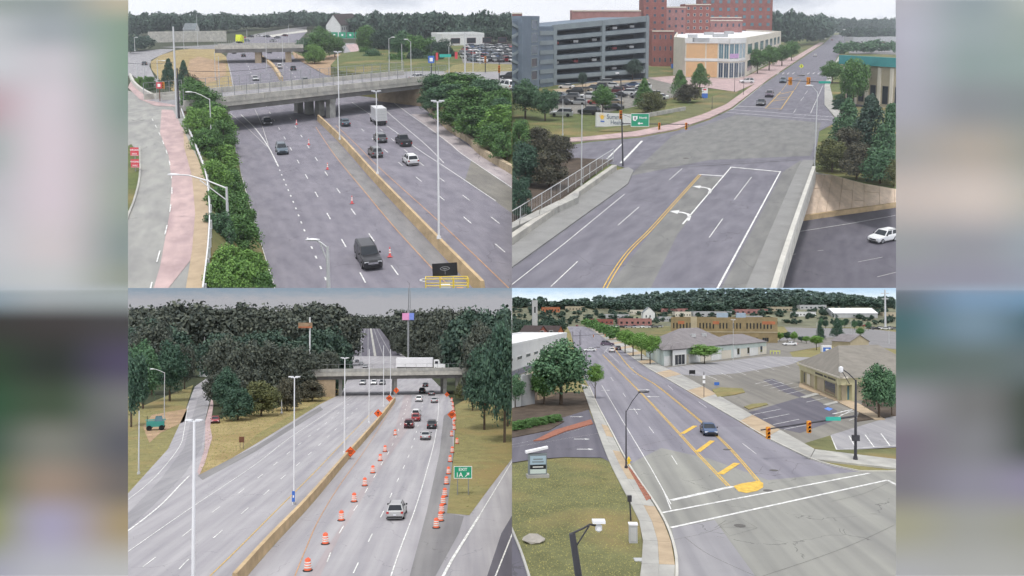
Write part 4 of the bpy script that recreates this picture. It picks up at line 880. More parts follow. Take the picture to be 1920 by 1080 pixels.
for k in range(20):
    a0, a1 = 2 * math.pi * k / 20, 2 * math.pi * (k + 1) / 20; m.tube((.42 * math.cos(a0), 1.285, zf + 2.85 + .16 * math.sin(a0)), (.42 * math.cos(a1), 1.285, zf + 2.85 + .16 * math.sin(a1)), .018, .018, 5)
m.box(-.012, .012, 1.27, 1.29, zf + 2.3, zf + 2.8); m.box(-.2, .2, 1.27, 1.29, zf + 2.83, zf + 2.87); part(m, 'emblem', p, ['wall_grey'])
part(MB().box(-.6, .3, -.5, .6, zf + .5, zf + 1.5), 'tool_box', o, ['stucco_white']); part(MB().box(.9, 1.5, -.6, .3, zf + .5, zf + 1.2), 'crate', o, ['signal_yellow'])

# ---- cones and traffic
for i, (px, py) in enumerate([(731, 482), (660, 382), (614, 318), (579, 272), (556, 234)]):
    cone(px, py, f'{["nearest", "second", "third", "fourth", "farthest"][i]} striped pink traffic cone on the lane line', 'cones along the lane line', k=1.0)
D1 = heading((589, 292), (652, 382)); D2 = heading((892, 426), (799, 347)); D0 = heading((554, 294), (605, 385))
vehicle('capped_pickup', 'black', 701, 508, D1, 'large dark pickup truck with closed bed nearest on the highway', 'front', name='pickup_truck', cat='pickup', k=1.0)
vehicle('suv', 'slate', 531, 291, D0, 'dark grey suv driving towards the shrubs below the overpass', 'front')
vehicle('sedan', 'black', 503, 236, heading((497, 196), (524, 242)), 'dark car coming out from under the overpass', 'front')
box_truck(716, 236, D2, 'white box truck seen from behind near the overpass', 'rear', L=7.5, k=1.0)
vehicle('sedan', 'slate', 650, 238, D2, 'blue-grey sedan beside the median, entering the underpass', 'rear')
vehicle('suv', 'grey', 718, 269, D2, 'grey suv between the box truck and the lamp pole', 'rear')
vehicle('pickup', 'charcoal', 763, 276, D2, 'dark pickup with open bed right of the grey suv', 'rear', name='pickup_truck', cat='pickup')
vehicle('suv', 'grey', 709, 297, D2, 'dark silver suv passing the thin lamp pole', 'rear')
vehicle('suv', 'white', 776, 312, D2, 'white suv on the right carriageway', 'rear')
Df = heading((478, 158), (458, 108)); 
vehicle('sedan', 'silver', 480, 152, heading((458, 108), (478, 158)), 'silver car on the highway just beyond the overpass', 'front')
vehicle('minivan', 'white', 525, 129, heading((560, 152), (540, 128)), 'white van beyond the overpass heading away', 'rear')
vehicle('suv', 'charcoal', 551, 133, heading((560, 152), (540, 128)), 'dark suv beyond the overpass beside the white van', 'rear')
vehicle('suv', 'grey', 573, 156, heading((560, 152), (540, 128)), 'grey suv right behind the overpass parapet', 'rear')
for px, py, c, lab in [(439, 101, 'grey', 'small grey car under the far overpass'), (450, 98, 'white', 'small white car under the far overpass'), (457, 107, 'black', 'small black car near the far pier'), (497, 97, 'charcoal', 'tiny dark car right of the far pier'), (506, 100, 'slate', 'tiny blue-grey car behind the far median')]: vehicle('sedan', c, px, py, Df, lab, 'rear')
Db = math.atan2(-f.e[0], f.e[1]) if False else heading((640, 152), (780, 140), Z1)
vehicle('sedan', 'silver', 785, 149, Db, 'silver car crossing the right end of the overpass', 'mid', z=Z1 + .1)
vehicle('sedan', 'charcoal', 271, 123, heading((262, 150), (282, 112), 0), 'dark car driving on the curving left ramp', 'rear')
vehicle('minivan', 'white', 951, 168, heading((990, 170), (930, 158), Z1), 'white delivery van waiting at the right street corner', 'mid', z=Z1, name='delivery_van', cat='van', k=1.25)
vehicle('suv', 'black', 955, 148, heading((990, 145), (930, 143), Z1), 'black suv behind the white delivery van', 'mid', z=Z1)
cols = ['white', 'silver', 'charcoal', 'blue', 'white', 'red', 'grey', 'black', 'white', 'slate', 'silver']
n = 0
for r_, (y, x0, x1, num) in enumerate([(90, 872, 960, 10), (96, 866, 962, 11), (102, 862, 962, 12), (109, 864, 962, 11), (115, 880, 962, 8)]):
    for i in range(num):
        c = cols[(i * 3 + r_ * 5) % 11]; px = x0 + (x1 - x0) * (i + .5) / num + (r_ % 2) * 2
        parked(['sedan', 'suv', 'hatch'][(i + r_) % 3], c, px, y + (i % 3) * .6, R(25 + 180 * (i % 2)), f'{c} car, {ORD[i]} from the left in the {ORD[r_]} row of the crowded lot', Z1 + .05, f'cars in row {r_ + 1} of the crowded lot')
for px, py, c in [(455, 72, 'red'), (470, 70, 'charcoal'), (486, 68, 'white'), (500, 70, 'black'), (520, 72, 'grey'), (534, 68, 'maroon'), (462, 78, 'slate'), (512, 78, 'silver')]: parked('sedan', c, px, py, R(60), f'tiny {c} car in the far traffic queue beyond the far overpass', .1)
o = rigid('lorry', 'small yellow lorry on the far road above the overpass', 'truck', Q.g(450, 82), k=1.0, z=.1); part(MB().box(-1.6, 1.6, -2, 2, .8, 4.4), 'cargo_box', o, ['sign_yellow']); part(MB().box(-1.3, 1.3, -3.4, -2.05, .6, 2.8), 'cab', o, ['sign_yellow']); part(MB().box(-1.2, 1.2, -3, 2, .1, .79), 'chassis', o, ['tyre'])

def wire(pts, label, sag=.6):
    m = MB(); q = [(*Q.g(px, py, z_), z_ + h_) for px, py, z_, h_ in pts]; a_, b_ = q[0], q[-1]; P_ = []
    for i in range(13): t = i / 12; P_.append((a_[0] + (b_[0] - a_[0]) * t, a_[1] + (b_[1] - a_[1]) * t, a_[2] + (b_[2] - a_[2]) * t - sag * 4 * t * (1 - t)))
    m.path(P_, .035, 5); bake(m, 'overhead_wire', 'sign_black', label=label, cat='wire', group='overhead wires at the junction')
wire([(332, 222, Z1, 9.5), (200, 196, Z1, 8.6)], 'upper overhead wire running left from the tall utility pole'); wire([(332, 222, Z1, 8.2), (520, 196, Z1, 7.2)], 'overhead wire running right from the utility pole over the overpass')
# ================================================================== EAST VIEW (top right): street bridge, hospital garage
Q = TR
def poly_building(name, label, cat, pts, h, wall, roof, parapet=.6, z=0.0, sl=0.0):
    """A flat-roofed building on ground corners pts (front ones left to right first)."""
    A_ = sum(pts[i][0] * pts[(i + 1) % len(pts)][1] - pts[(i + 1) % len(pts)][0] * pts[i][1] for i in range(len(pts)))
    o = thing(name, label, cat, pts[0], z=z)
    bake(MB().prism(pts, z - .3, z + h), 'wall', wall, o)
    cx, cy = sum(p[0] for p in pts) / len(pts), sum(p[1] for p in pts) / len(pts)
    ins = [(p[0] + (cx - p[0]) * .03, p[1] + (cy - p[1]) * .03) for p in pts]
    r = bake(MB().prism(ins, z + h + .01, z + h + .1), 'roof', roof, o)
    m = MB(); n = len(pts)
    for i in range(n):
        a, b, c, d = pts[i], pts[(i + 1) % n], ins[(i + 1) % n], ins[i]
        m.hexa([(*a, z + h + .005), (*b, z + h + .005), (*c, z + h + .005), (*d, z + h + .005)], [(*a, z + h + parapet), (*b, z + h + parapet), (*c, z + h + parapet), (*d, z + h + parapet)])
    bake(m, 'parapet', roof if parapet < 1 else wall, r)
    return o, [Face(pts[i], pts[(i + 1) % n], z) for i in range(n)]

sheet('ground', [(880, 620), (880, 52), (1740, 52), (1740, 340), (1690, 356), (1620, 344), (1560, 328), (1524, 322), (1505, 390), (1450, 560), (1440, 620)], 'grass', -.06)
rd = sheet('road', [(880, 620), (960, 502), (985, 482), (1177, 345), (1188, 320), (1150, 308), (1080, 300), (1030, 290), (1040, 276), (1110, 266), (1200, 258), (1270, 245), (1330, 225), (1375, 203), (1440, 152), (1500, 112), (1545, 82), (1562, 66), (1588, 64), (1586, 80), (1574, 100), (1556, 130), (1546, 160), (1546, 196), (1570, 228), (1536, 246), (1528, 300), (1510, 360), (1450, 560), (1430, 620)], 'asphalt_east', 0)
sheet('worn_pavement', [(1180, 330), (1330, 300), (1520, 292), (1540, 230), (1380, 215), (1260, 255)], 'asphalt_east_worn', .012, rd)
sheet('worn_pavement', [(1090, 600), (1250, 400), (1310, 330), (1352, 332), (1270, 440), (1190, 600)], 'asphalt_east_worn', .012, rd)
sheet('worn_pavement', [(1350, 545), (1468, 322), (1502, 300), (1508, 360), (1450, 545)], 'asphalt_east_worn', .014, rd)
line(rd, [(940, 549), (1060, 455), (1171, 364)], .16, W1, .03, curve=False)
for a, b in [((1033, 537), (1083, 490)), ((1159, 422), (1198, 388)), ((1255, 337), (1279, 316)), ((1330, 445), (1355, 410)), ((1377, 374), (1409, 332)), ((1488, 211), (1493, 204)), ((1501, 189), (1508, 181)), ((1510, 176), (1514, 170))]: line(rd, [a, b], .16, W1, .03, 'lane_dash', False)
yl = [(1124, 560), (1150, 512), (1180, 470), (1220, 430), (1265, 380), (1313, 327)]
for dx in (-3.5, 3.5): line(rd, [(x + dx * (.5 + .5 * (y - 300) / 240), y) for x, y in yl], .17, Y1, .03, 'centre_line')
line(rd, [(1311, 327), (1357, 330)], .9, W1, .03, 'stop_line', False); line(rd, [(1280, 420), (1371, 313)], .32, W1, .03, curve=False)
line(rd, [(1369, 313), (1464, 322)], .9, W1, .034, 'stop_line', False); line(rd, [(1340, 550), (1463, 322)], .32, W1, .03, curve=False)
line(rd, [(1361, 210.5), (1570, 226)], .6, W1, .03, 'crosswalk_line', False); line(rd, [(1369, 205), (1572, 220)], .6, W1, .03, 'crosswalk_line', False)
line(rd, [(1382, 199), (1436, 201)], .9, W1, .03, 'stop_line', False); line(rd, [(1372, 206), (1432, 157)], .2, W1, .03, curve=False); line(rd, [(1520, 212), (1543, 160)], .2, W1, .03, curve=False)
line(rd, [(1168, 268), (1138, 298)], .5, W1, .03, 'crosswalk_line', False); line(rd, [(1204, 264), (1164, 306)], .7, W1, .03, 'crosswalk_line', False)
for a, b in [((1435, 203), (1464, 172)), ((1464, 205), (1488, 170))]: line(rd, [a, b], .3, Y1, .03, 'island_line', False)
for a, b in [((1436, 203), (1464, 204)), ((1445, 190), (1472, 186)), ((1456, 178), (1486, 171)), ((1450, 185), (1478, 182))]: line(rd, [a, b], .5, Y1, .034, 'island_bar', False)
line(rd, [(1466, 170), (1480, 150), (1500, 145)], .2, Y1, .03, 'centre_line', False); line(rd, [(1490, 168), (1502, 148)], .2, Y1, .03, 'centre_line', False)
for i in range(9):
    if i not in (4, 5): line(rd, [(1457 + i * 9.5, 139), (1461 + i * 9.5, 136)], .5, W1, .03, 'crosswalk_bar', False)
def turn_arrow(cx, cy, k=1.0):
    x, y = Q.g(cx, cy); m = MB(); hd = heading((1280, 420), (1371, 313)); c, s_ = math.cos(hd), math.sin(hd); T = lambda u, v: (x + (u * c - v * s_) * k, y + (u * s_ + v * c) * k * 1.3, .03)
    pts = [(.75, -2.2), (.75, -.6), (.45, .35), (-.3, .75), (-.75, .75)]
    inn = [(.40, -2.2), (.40, -.7), (.2, 0), (-.3, .35), (-.75, .35)]
    for i in range(4): m.face([T(*pts[i]), T(*pts[i + 1]), T(*inn[i + 1]), T(*inn[i])])
    m.face([T(-.75, 1.35), T(-1.7, .55), T(-.75, -.25)]); bake(m, 'turn_arrow', W1, rd)
turn_arrow(1324, 354, 1.05); turn_arrow(1284, 402, 1.05)
line(rd, [(1190, 318), (1300, 312), (1497, 300)], .25, 'joint', .03, 'expansion_joint', False); line(rd, [(1190, 314), (1300, 308), (1497, 297)], .15, 'joint', .03, 'expansion_joint', False)
for px, py in [(1286, 297), (1348, 214), (1462, 207), (1350, 216)]:
    x, y = Q.g(px, py); mh = bake(MB().lathe([(.45, .01), (.45, .05), (.38, .055)], 14, (x, y)), 'manhole_cover', 'joint', rd)

# bridge sidewalks, parapets and the fence
slab('sidewalk', [(880, 570), (960, 500), (985, 482), (1177, 344), (1188, 319), (1178, 313), (1160, 318), (1152, 320), (960, 460), (880, 520)], 'sidewalk_grey', -.2, .15)
pl = thing('bridge_parapet', 'pale concrete parapet along the bridge sidewalk below the chain fence', 'parapet', Q.g(1050, 395))
segments(pl, 'parapet_segment', [(930, 476), (1050, 392), (1152, 319)], 'concrete_bridge', .75, .7, .1, 7)
slab('sidewalk', [(1505, 300), (1526, 300), (1519, 335), (1455, 545), (1440, 600), (1370, 600), (1395, 545), (1480, 350), (1497, 312)], 'sidewalk_grey', -.2, .15)
pr = thing('bridge_parapet', 'long pale parapet on the bridge edge above the lower highway', 'parapet', Q.g(1490, 430))
segments(pr, 'parapet_segment', [(1443, 580), (1470, 490), (1500, 398), (1526, 322)], 'concrete_pale', .8, .45, .12, 7)
ed = G([(1448, 580), (1474, 490), (1504, 398), (1530, 322)], 0); m = MB()
for i in range(3): m.hexa([(ed[i][0] - .3, ed[i][1], -1.6), (ed[i + 1][0] - .3, ed[i + 1][1], -1.6), (ed[i + 1][0], ed[i + 1][1], -1.6), (ed[i][0], ed[i][1], -1.6)], [(ed[i][0] - .3, ed[i][1], .1), (ed[i + 1][0] - .3, ed[i + 1][1], .1), (ed[i + 1][0], ed[i + 1][1], .1), (ed[i][0], ed[i][1], .1)])
bake(m, 'fascia_beam', 'concrete_bridge', pr)
fe = thing('chain_fence', 'grey pipe and mesh fence slanting along the outer bridge edge', 'fence', Q.g(1060, 370)); fp = G([(930, 455), (1050, 375), (1150, 306)], -.2)
def along(g, n): L = length(g); return [at_len(g, L * i / (n - 1)) for i in range(n)]
q = along(fp, 15)
for zz in (.7, 2.0): bake(MB().path([(x, y, zz) for x, y in q], .05, 6), 'rail', 'galvanised', fe)
for x, y in q: bake(MB().tube((x, y, -.3), (x, y, 2.05), .05, .05, 6), 'post', 'galvanised', fe)
m = MB()
for x, y in along(fp, 90): m.tube((x, y, 0), (x, y, 2.0), .010, .010, 4)
o = bake(m, 'wire_mesh', 'galvanised', fe); o['kind'] = 'stuff'
wl = thing('retaining_wall', 'yellowish stained concrete wing wall below the chain fence', 'wall', Q.g(1000, 440))
for k in range(5): bake(MB().prism(G([(900 + 37 * k, 470 - 18 * k), (936 + 37 * k, 452.5 - 18 * k), (938 + 37 * k, 440 - 18 * k), (902 + 37 * k, 458 - 18 * k)], .2), -3, .9), 'wall_panel', 'concrete', wl)
sheet('verge', [(880, 470), (1040, 384), (1150, 300), (1080, 296), (1020, 300), (880, 380)], 'soil', .05)

# lower highway on the right
lh = sheet('highway', [(1400, 640), (1460, 470), (1495, 410), (1740, 374), (1740, 640)], 'asphalt_dark', -6.0)
line(lh, [(1480, 437), (1600, 418), (1700, 400)], .2, W1, -5.97, curve=False)
for a, b in [((1484, 478), (1492, 476)), ((1533, 470), (1544, 469)), ((1609, 491), (1655, 482)), ((1645, 519), (1690, 508))]: line(lh, [a, b], .16, 'paint_worn', -5.97, 'lane_dash', False)
TZ = [-.2, -1.2, -3.0, -4.6]; tp3 = [(*Q.g(px, py, zz), zz) for (px, py), zz in zip([(1519, 326), (1560, 328), (1620, 344), (1705, 358)], TZ)]; bt3 = [(*Q.g(px, py, -5.7), -5.7) for px, py in [(1490, 412), (1548, 403), (1620, 393), (1705, 381)]]
ps = thing('paved_slope', 'pink paved slope beneath the evergreens beside the lower highway', 'slope', bt3[0], z=-5.7); ps['kind'] = 'structure'
def l3(p, q, t): return tuple(p[i] + (q[i] - p[i]) * t for i in range(3))
def on3(P_, t): t = t * 3; i = min(2, int(t)); return l3(P_[i], P_[i + 1], t - i)
bk3 = MB()
for i in range(9):
    for j in range(3):
        t0, t1 = i / 9 + .0012, (i + 1) / 9 - .0012; v0, v1 = j / 3 + .003, (j + 1) / 3 - .003
        q = [l3(on3(bt3, t0), on3(tp3, t0), v0), l3(on3(bt3, t1), on3(tp3, t1), v0), l3(on3(bt3, t1), on3(tp3, t1), v1), l3(on3(bt3, t0), on3(tp3, t0), v1)]
        dz = ((i * 7 + j * 3) % 5) * .012; bake(MB().hexa([(p[0], p[1] + .25, p[2] - .2) for p in q], [(p[0], p[1], p[2] + dz) for p in q]), 'paving_panel', 'slope_pink', ps)
    t0, t1 = i / 9, (i + 1) / 9; bk3.face([tuple(c + o for c, o in zip(p, (0, .1, -.08))) for p in (on3(bt3, t0), on3(bt3, t1), on3(tp3, t1), on3(tp3, t0))])
bake(bk3, 'bedding', 'tan_concrete', ps); tp = [p[:2] for p in tp3]
ls = thing('kerb_wall', 'low tan wall at the foot of the pink paved slope', 'wall', Q.g(1560, 405, -6), z=-6); segments(ls, 'wall_block', [(1488, 416), (1548, 407), (1620, 397), (1705, 385)], 'barrier_tan', .7, .5, -6, 5)
bake(MB().path([(p_[0], p_[1], p_[2] + .1) for p_ in tp3], .14, 6), 'coping', 'concrete_pale', ps)
vehicle('suv', 'white', 1618, 462, heading((1700, 430), (1618, 448), -6), 'white suv seen from the side on the lower highway', 'mid', z=-6, k=.92)
o_ = [o for o, q_ in ALL if o.get('label', '').startswith('white suv seen')][0]; x, y = Q.g(1655, 452, -6); o_.location = Vector(Q.w((x, y, -6))[0])

# ---- far kerbs, sidewalks and the lots
slab('sidewalk', [(1000, 270), (1110, 262), (1200, 254), (1270, 241), (1330, 221), (1372, 201), (1440, 149), (1500, 109), (1545, 80), (1536, 80), (1470, 118), (1425, 150), (1360, 196), (1315, 215), (1250, 234), (1190, 246), (1100, 256), (1000, 262)], 'pink_concrete', -.1, .14)
slab('sidewalk', [(1546, 160), (1546, 196), (1572, 226), (1600, 222), (1575, 205), (1562, 185), (1556, 160), (1566, 130), (1580, 104), (1574, 104), (1556, 132)], 'concrete', -.1, .14)
lot = sheet('parking_lot', [(1030, 214), (1038, 168), (1125, 150), (1215, 144), (1262, 148), (1290, 150), (1320, 152), (1280, 178), (1210, 196), (1130, 212)], 'asphalt_brown', .02)
sheet('lane', [(1038, 168), (1130, 152), (1215, 146), (1215, 150), (1130, 158), (1040, 175)], 'tan_concrete', .03, lot)
sheet('forecourt', [(1215, 146), (1262, 142), (1300, 145), (1400, 143), (1470, 108), (1490, 108), (1440, 146), (1380, 172), (1330, 165), (1262, 158)], 'pink_concrete', .04)
sheet('verge', [(1120, 246), (1240, 222), (1310, 190), (1372, 168), (1385, 172), (1360, 196), (1315, 215), (1250, 234), (1190, 246)], 'lawn', .03)
sheet('parking_lot', [(1592, 100), (1590, 76), (1740, 74), (1740, 104)], 'asphalt_mid', .02)
sheet('parking_lot', [(1570, 192), (1740, 186), (1740, 200), (1580, 200)], 'asphalt_dark', .03)
sheet('verge', [(1570, 200), (1740, 198), (1740, 222), (1610, 222)], 'lawn', .03)
lw = thing('garden_wall', 'long low pale garden wall beside the green route sign', 'wall', Q.g(1225, 212)); f = Face(Q.g(1204, 222), Q.g(1286, 207))
for k in range(6): piece(lw, 'wall_panel', 'concrete', f, f.L * k / 6 + .05, f.L * (k + 1) / 6 - .05, 0, .9, -.4, 0)

# ---- parking garage: sloping storeys of open decks
def sloped(f, s): f.s = s; f.p = lambda u, v, w=0.0: (f.A[0] + f.e[0] * u + f.n[0] * w, f.A[1] + f.e[1] * u + f.n[1] * w, f.z + v * (1 + f.s * u / f.L)); return f
A, B = Q.g(1037, 160), Q.g(1215, 148)
ga = thing('parking_garage', 'large grey multi-storey parking garage with open decks behind the car lot', 'garage', A)
f = sloped(Face(A, B), .16); hA = Q.h(1037, 160, 50); L0 = f.L
bake(f.box(MB(), .3, L0 - .6, 0, hA * .93, -26, -7), 'shade_core', 'dark_void', ga); bake(f.box(MB(), L0 - .55, L0 - .05, 0, hA * .98, -26, -.95), 'end_wall', 'garage_blue', ga)  # near-black solid painted as the shade inside the open decks
nf = 6; fh = hA / nf
for k in range(nf + 1): bake(f.box(MB(), 0, L0, k * fh - .2 if k else 0, k * fh + .1 if k else .3, -26, -.6), 'deck', 'garage_blue', ga)
for k in range(nf):
    for (u0, u1) in ((0, L0 * .5 - .5), (L0 * .5 + .5, L0)): bake(f.box(MB(), u0 + .02, u1 - .02, (k + .52) * fh + fh * .1, (k + 1) * fh + (.0 if k < nf - 1 else .6), -.55, .0), 'spandrel', 'garage_grey', ga)
for u, w in ((0, 1.6), (L0 * .5 - .8, 1.6), (L0 - 1.6, 1.6)): bake(f.box(MB(), u, u + w, 0, hA + .5, -.9, .18), 'column', 'garage_grey', ga)
for k in range(nf):
    for j in range(5):
        u = L0 * (.06 + .095 * j + (.5 if k % 2 else 0)); 
        
        if (j + k) % 2 == 0 and k: p_ = f.p(u + 2, k * fh + .12, -4.2); parked('suv', ['white', 'red', 'silver'][(j + k) % 3], 0, 0, R(4), f'{["white", "red", "silver"][(j + k) % 3]} car on the {ORD[k]} deck of the garage, {ORD[j]} bay', p_[2], 'cars on the garage decks', 1.0, xy=p_[:2])
    bake(f.box(MB(), 2, L0 - 2, k * fh + fh * .42, k * fh + fh * .50, -4.2, -4.0), 'lighting_strip', 'garage_blue', ga)
At, Bt = Q.g(979, 172), Q.g(1011, 166); o, f, l, r = block('stair_tower', 'blue-grey stair tower at the end of the parking garage', 'tower', At, Bt, 12, Q.h(979, 172, 36), 'garage_blue', 'garage_grey', 1.0)
for k in range(5): window(o, f, f.L * .52, f.L * .88, 3 + k * 3.9, 6.0 + k * 3.9, glass='glass_blue', frame='garage_grey', fw=.25)
o, f, l, r = block('garage_annex', 'recessed grey garage section between the stair tower and main decks', 'garage', Q.g(1011, 164), Q.g(1037, 161), 20, Q.h(1011, 164, 54), 'garage_blue', 'garage_grey', .5)
for k in range(6): piece(o, 'spandrel', 'garage_grey', f, .1, f.L - .1, 1.2 + k * 3.1, 2.6 + k * 3.1, .0, .3)
o, f, l, r = block('parking_garage', 'end section of grey garage with zigzag ramps beside the stair tower', 'garage', Q.g(930, 178), Q.g(979, 170), 16, Q.h(950, 174, 44), 'garage_blue', 'garage_grey', .8)
for k in range(7):
    m = MB(); u0, u1 = f.L * .45, f.L * .95; a, b = (u0, u1) if k % 2 else (u1, u0); v = 2 + k * 2.7
    m.hexa([f.p(a, v, .5), f.p(b, v + 2.2, .5), f.p(b, v + 2.2, .02), f.p(a, v, .02)], [f.p(a, v + .9, .5), f.p(b, v + 3.1, .5), f.p(b, v + 3.1, .02), f.p(a, v + .9, .02)]); bake(m, 'ramp', 'garage_grey', o)

# ---- hospital blocks on the skyline
def hosp(label, x0, x1, yb, yt, wall, nu, nv, roof='roof_slate', depth=16, glass='glass_blue', yb2=None, trim=None):
    A, B = Q.g(x0, yb), Q.g(x1, yb2 or yb); h_ = Q.h(x0, yb, yt); o, f, l, r = block('hospital_block', label, 'hospital', A, B, depth, h_, wall, roof, .8)
    if nu: windows(o, f, [f.L * (i + .3) / nu for i in range(nu)], [h_ * (j + .35) / nv for j in range(nv)], f.L / nu * .38, h_ / nv * .42, glass=glass, frame=trim or 'brick_pink')
    piece(o, 'cornice', 'stucco_cream', f, -.1, f.L + .1, h_ + .2, h_ + .7, .065, .3)
    return o
hosp('red brick block rising behind the top deck of the garage', 1072, 1200, 118, 22, 'brick_pink', 0, 1)
hosp('narrow red brick tower beside the garage roof', 1205, 1248, 116, -4, 'brick_red', 3, 9)
hosp('brick block with white framed corner behind the cream store', 1248, 1284, 112, 15, 'brick_pink', 3, 7)
hosp('tall brick block left of the glass tower', 1283, 1330, 108, 10, 'brick_red', 4, 8, trim='stucco_cream')
hosp('low brick hospital wing with a long row of small windows', 1214, 1390, 104, 40, 'brick_pink', 16, 4)
hosp('glass-faced hospital tower under the white sky', 1312, 1446, 96, -3, 'brick_red', 9, 7, glass='glass_teal', trim='glass_teal')
hosp('stepped brick wing between the garage and the store', 1222, 1262, 124, 60, 'brick_red', 4, 3, roof='roof_white')
hosp('pale-topped brick annex left of the store roof', 1290, 1345, 92, 48, 'brick_pink', 6, 3, roof='roof_white', trim='stucco_cream')
hosp('red block at the far corner above the garage end', 950, 979, 120, 27, 'brick_red', 0, 1)
hosp('mid brick storey band above the cream store roof', 1300, 1388, 100, 34, 'brick_pink', 9, 5, trim='stucco_cream')

# ---- the cream and orange corner store
P = [Q.g(1262, 140), Q.g(1284, 146), Q.g(1346, 147), Q.g(1366, 148), Q.g(1384, 147), Q.g(1396, 144), Q.g(1463, 106), Q.g(1390, 94), Q.g(1270, 100)]
hS = Q.h(1284, 146, 76); so, fs = poly_building('corner_store', 'cream and orange two-storey store with white roof and glazed corner', 'store', P, hS, 'stucco_cream', 'roof_white', 1.0)
f1 = fs[1]; Ls = f1.L
for j in range(2):
    for (u0, u1) in ((.03, .60), (.64, .97)): piece(so, 'wall_panel', 'stucco_orange', f1, Ls * u0, Ls * u1, .4 + j * hS * .5, hS * .44 + j * hS * .5, .005, .12)
piece(so, 'floor_band', 'stucco_white', f1, -.2, Ls + .2, hS * .46, hS * .53, .005, .2); piece(so, 'cornice', 'stucco_white', f1, -.2, Ls + .2, hS * .93, hS + .9, .07, .3)
for fi, nu in ((2, 2), (3, 2), (4, 2)):
    f = fs[fi]
    for j in range(2): windows(so, f, [f.L * (i + .06) / nu for i in range(nu)], [.3 + j * hS * .5], f.L / nu * .88, hS * .40, glass='glass_teal' if j else 'glass_blue', frame='stucco_white', mull=1)
    piece(so, 'floor_band', 'stucco_white', f, 0, f.L, hS * .455, hS * .525, .005, .25); piece(so, 'cornice', 'stucco_white', f, 0, f.L, hS * .93, hS + .9, .07, .3)
piece(so, 'banner', 'lilac', fs[3], .2, fs[3].L - .2, hS * .54, hS * .66, .12, .18)
f = fs[5]
for k in range(7): window(so, f, f.L * (.04 + .135 * k), f.L * (.04 + .135 * k) + f.L * .09, hS * .10, hS * .42, glass='glass_blue', frame='stucco_cream'); window(so, f, f.L * (.04 + .135 * k), f.L * (.04 + .135 * k) + f.L * .09, hS * .58, hS * .88, glass='glass_teal', frame='stucco_cream')
for px, py, w in [(1330, 66, 2.2), (1352, 70, 3.2), (1368, 64, 2.4), (1300, 72, 1.8), (1316, 80, 2.6)]:
    x, y = Q.g(px, py, hS); bake(MB().box(x - w, x + w, y, y + 3, hS + .13, hS + 1.6), 'roof_unit', 'wall_grey', so)
# teal-roofed building on the right
A, B = Q.g(1578, 192), Q.g(1740, 212); o, f, l, r = block('office_building', 'tan building with teal roof band behind the right trees', 'building', A, B, 12, Q.h(1578, 192, 122), 'stucco_tan', 'roof_slate', .3)
hh = Q.h(1578, 192, 122)
piece(o, 'roof_band', 'roof_teal', f, -.8, f.L, hh + .31, hh + 2.6, -.3, .8)
for k in range(7): piece(o, 'column', 'stucco_cream', f, f.L * k / 7 + .4, f.L * k / 7 + 1.3, 0, hh, .01, .4)
for k in range(7): window(o, f, f.L * k / 7 + 1.8, f.L * (k + 1) / 7 - .2, .8, hh * .55, glass='glass', frame='roof_brown')

# ---- signs
A, B = Q.g(1118, 238), Q.g(1201, 226); sg = rigid('hospital_sign', 'white wall sign lettered Summa Health with yellow sun mark', 'sign', A, heading=math.atan2(B[1] - A[1], B[0] - A[0]) * .55); pmv = Q.ppm(1160, 232); Ws = 82 / pmv; Hs = 25 / pmv
part(MB().box(0, Ws, -.1, .35, .15, .15 + Hs), 'panel', sg, ['stucco_white']); part(MB().box(-.1, Ws + .1, -.2, .5, -.4, .14), 'plinth', sg, ['concrete'])
part(MB().tube((Ws * .14, -.11, Hs * .72), (Ws * .14, -.16, Hs * .72), Hs * .16, Hs * .16, 16), 'sun_mark', sg, ['sun_yellow'])
m = MB()
for i in range(5): a = R(20 + 35 * i); m.tube((Ws * .14 + math.cos(a) * Hs * .2, -.14, Hs * .72 + math.sin(a) * Hs * .2), (Ws * .14 + math.cos(a) * Hs * .3, -.14, Hs * .72 + math.sin(a) * Hs * .3), .05, .05, 5)
part(m, 'sun_rays', sg, ['sun_yellow']); part(MB().box(Ws * .1, Ws * .2, -.15, -.11, Hs * .38, Hs * .46), 'sun_base', sg, ['sign_blue'])
lettering('Summa', Hs * .46, sg, 'garage_blue', (Ws * .26, -.12, Hs * .62), 'LEFT'); lettering('Health', Hs * .42, sg, 'garage_blue', (Ws * .36, -.12, Hs * .25), 'LEFT')
x, y = Q.g(1168, 312); sp = rigid('signal_pole', 'dark signal pole with mast arm and lamp at the bridge corner', 'traffic light', (x, y)); pmv = Q.ppm(1168, 312); Hp = Q.h(1168, 312, 148)
part(MB().tube((0, 0, 0), (-.5, 0, Hp), .13, .08, 10), 'pole', sp, ['pole_dark']); za = Q.h(1168, 312, 232)
part(MB().tube((-.2, -.1, za), (122 / pmv, -.1, za - .1), .08, .05, 8), 'mast_arm', sp, ['pole_dark'])
part(MB().tube((-.3, -.1, za + 1.4), (48 / pmv, -.1, za), .03, .03, 6), 'brace', sp, ['pole_dark']); part(MB().path([(-.5, 0, Hp - .2), (-.7, 0, Hp + .5), (-1.0, 0, Hp + .8)], .05, 6), 'lamp_arm', sp, ['pole_dark']); part(MB().box(-1.3, -.8, -.2, .2, Hp + .75, Hp + .95), 'lamp_head', sp, ['pole_white'])
signal_head(sp, (-6 / pmv, -.3, za + 1.3), k=1.15); signal_head(sp, (66 / pmv, -.3, za - .4), k=.95); signal_head(sp, (116 / pmv, -.3, za - .4), k=.95)
gs = rigid('route_sign', 'green route 8 North sign with left arrow hanging on the mast arm', 'sign', (x + 30 / pmv, y - .25)); w_, h_ = 34 / pmv, 24 / pmv; z0 = Q.h(1168, 312, 237)
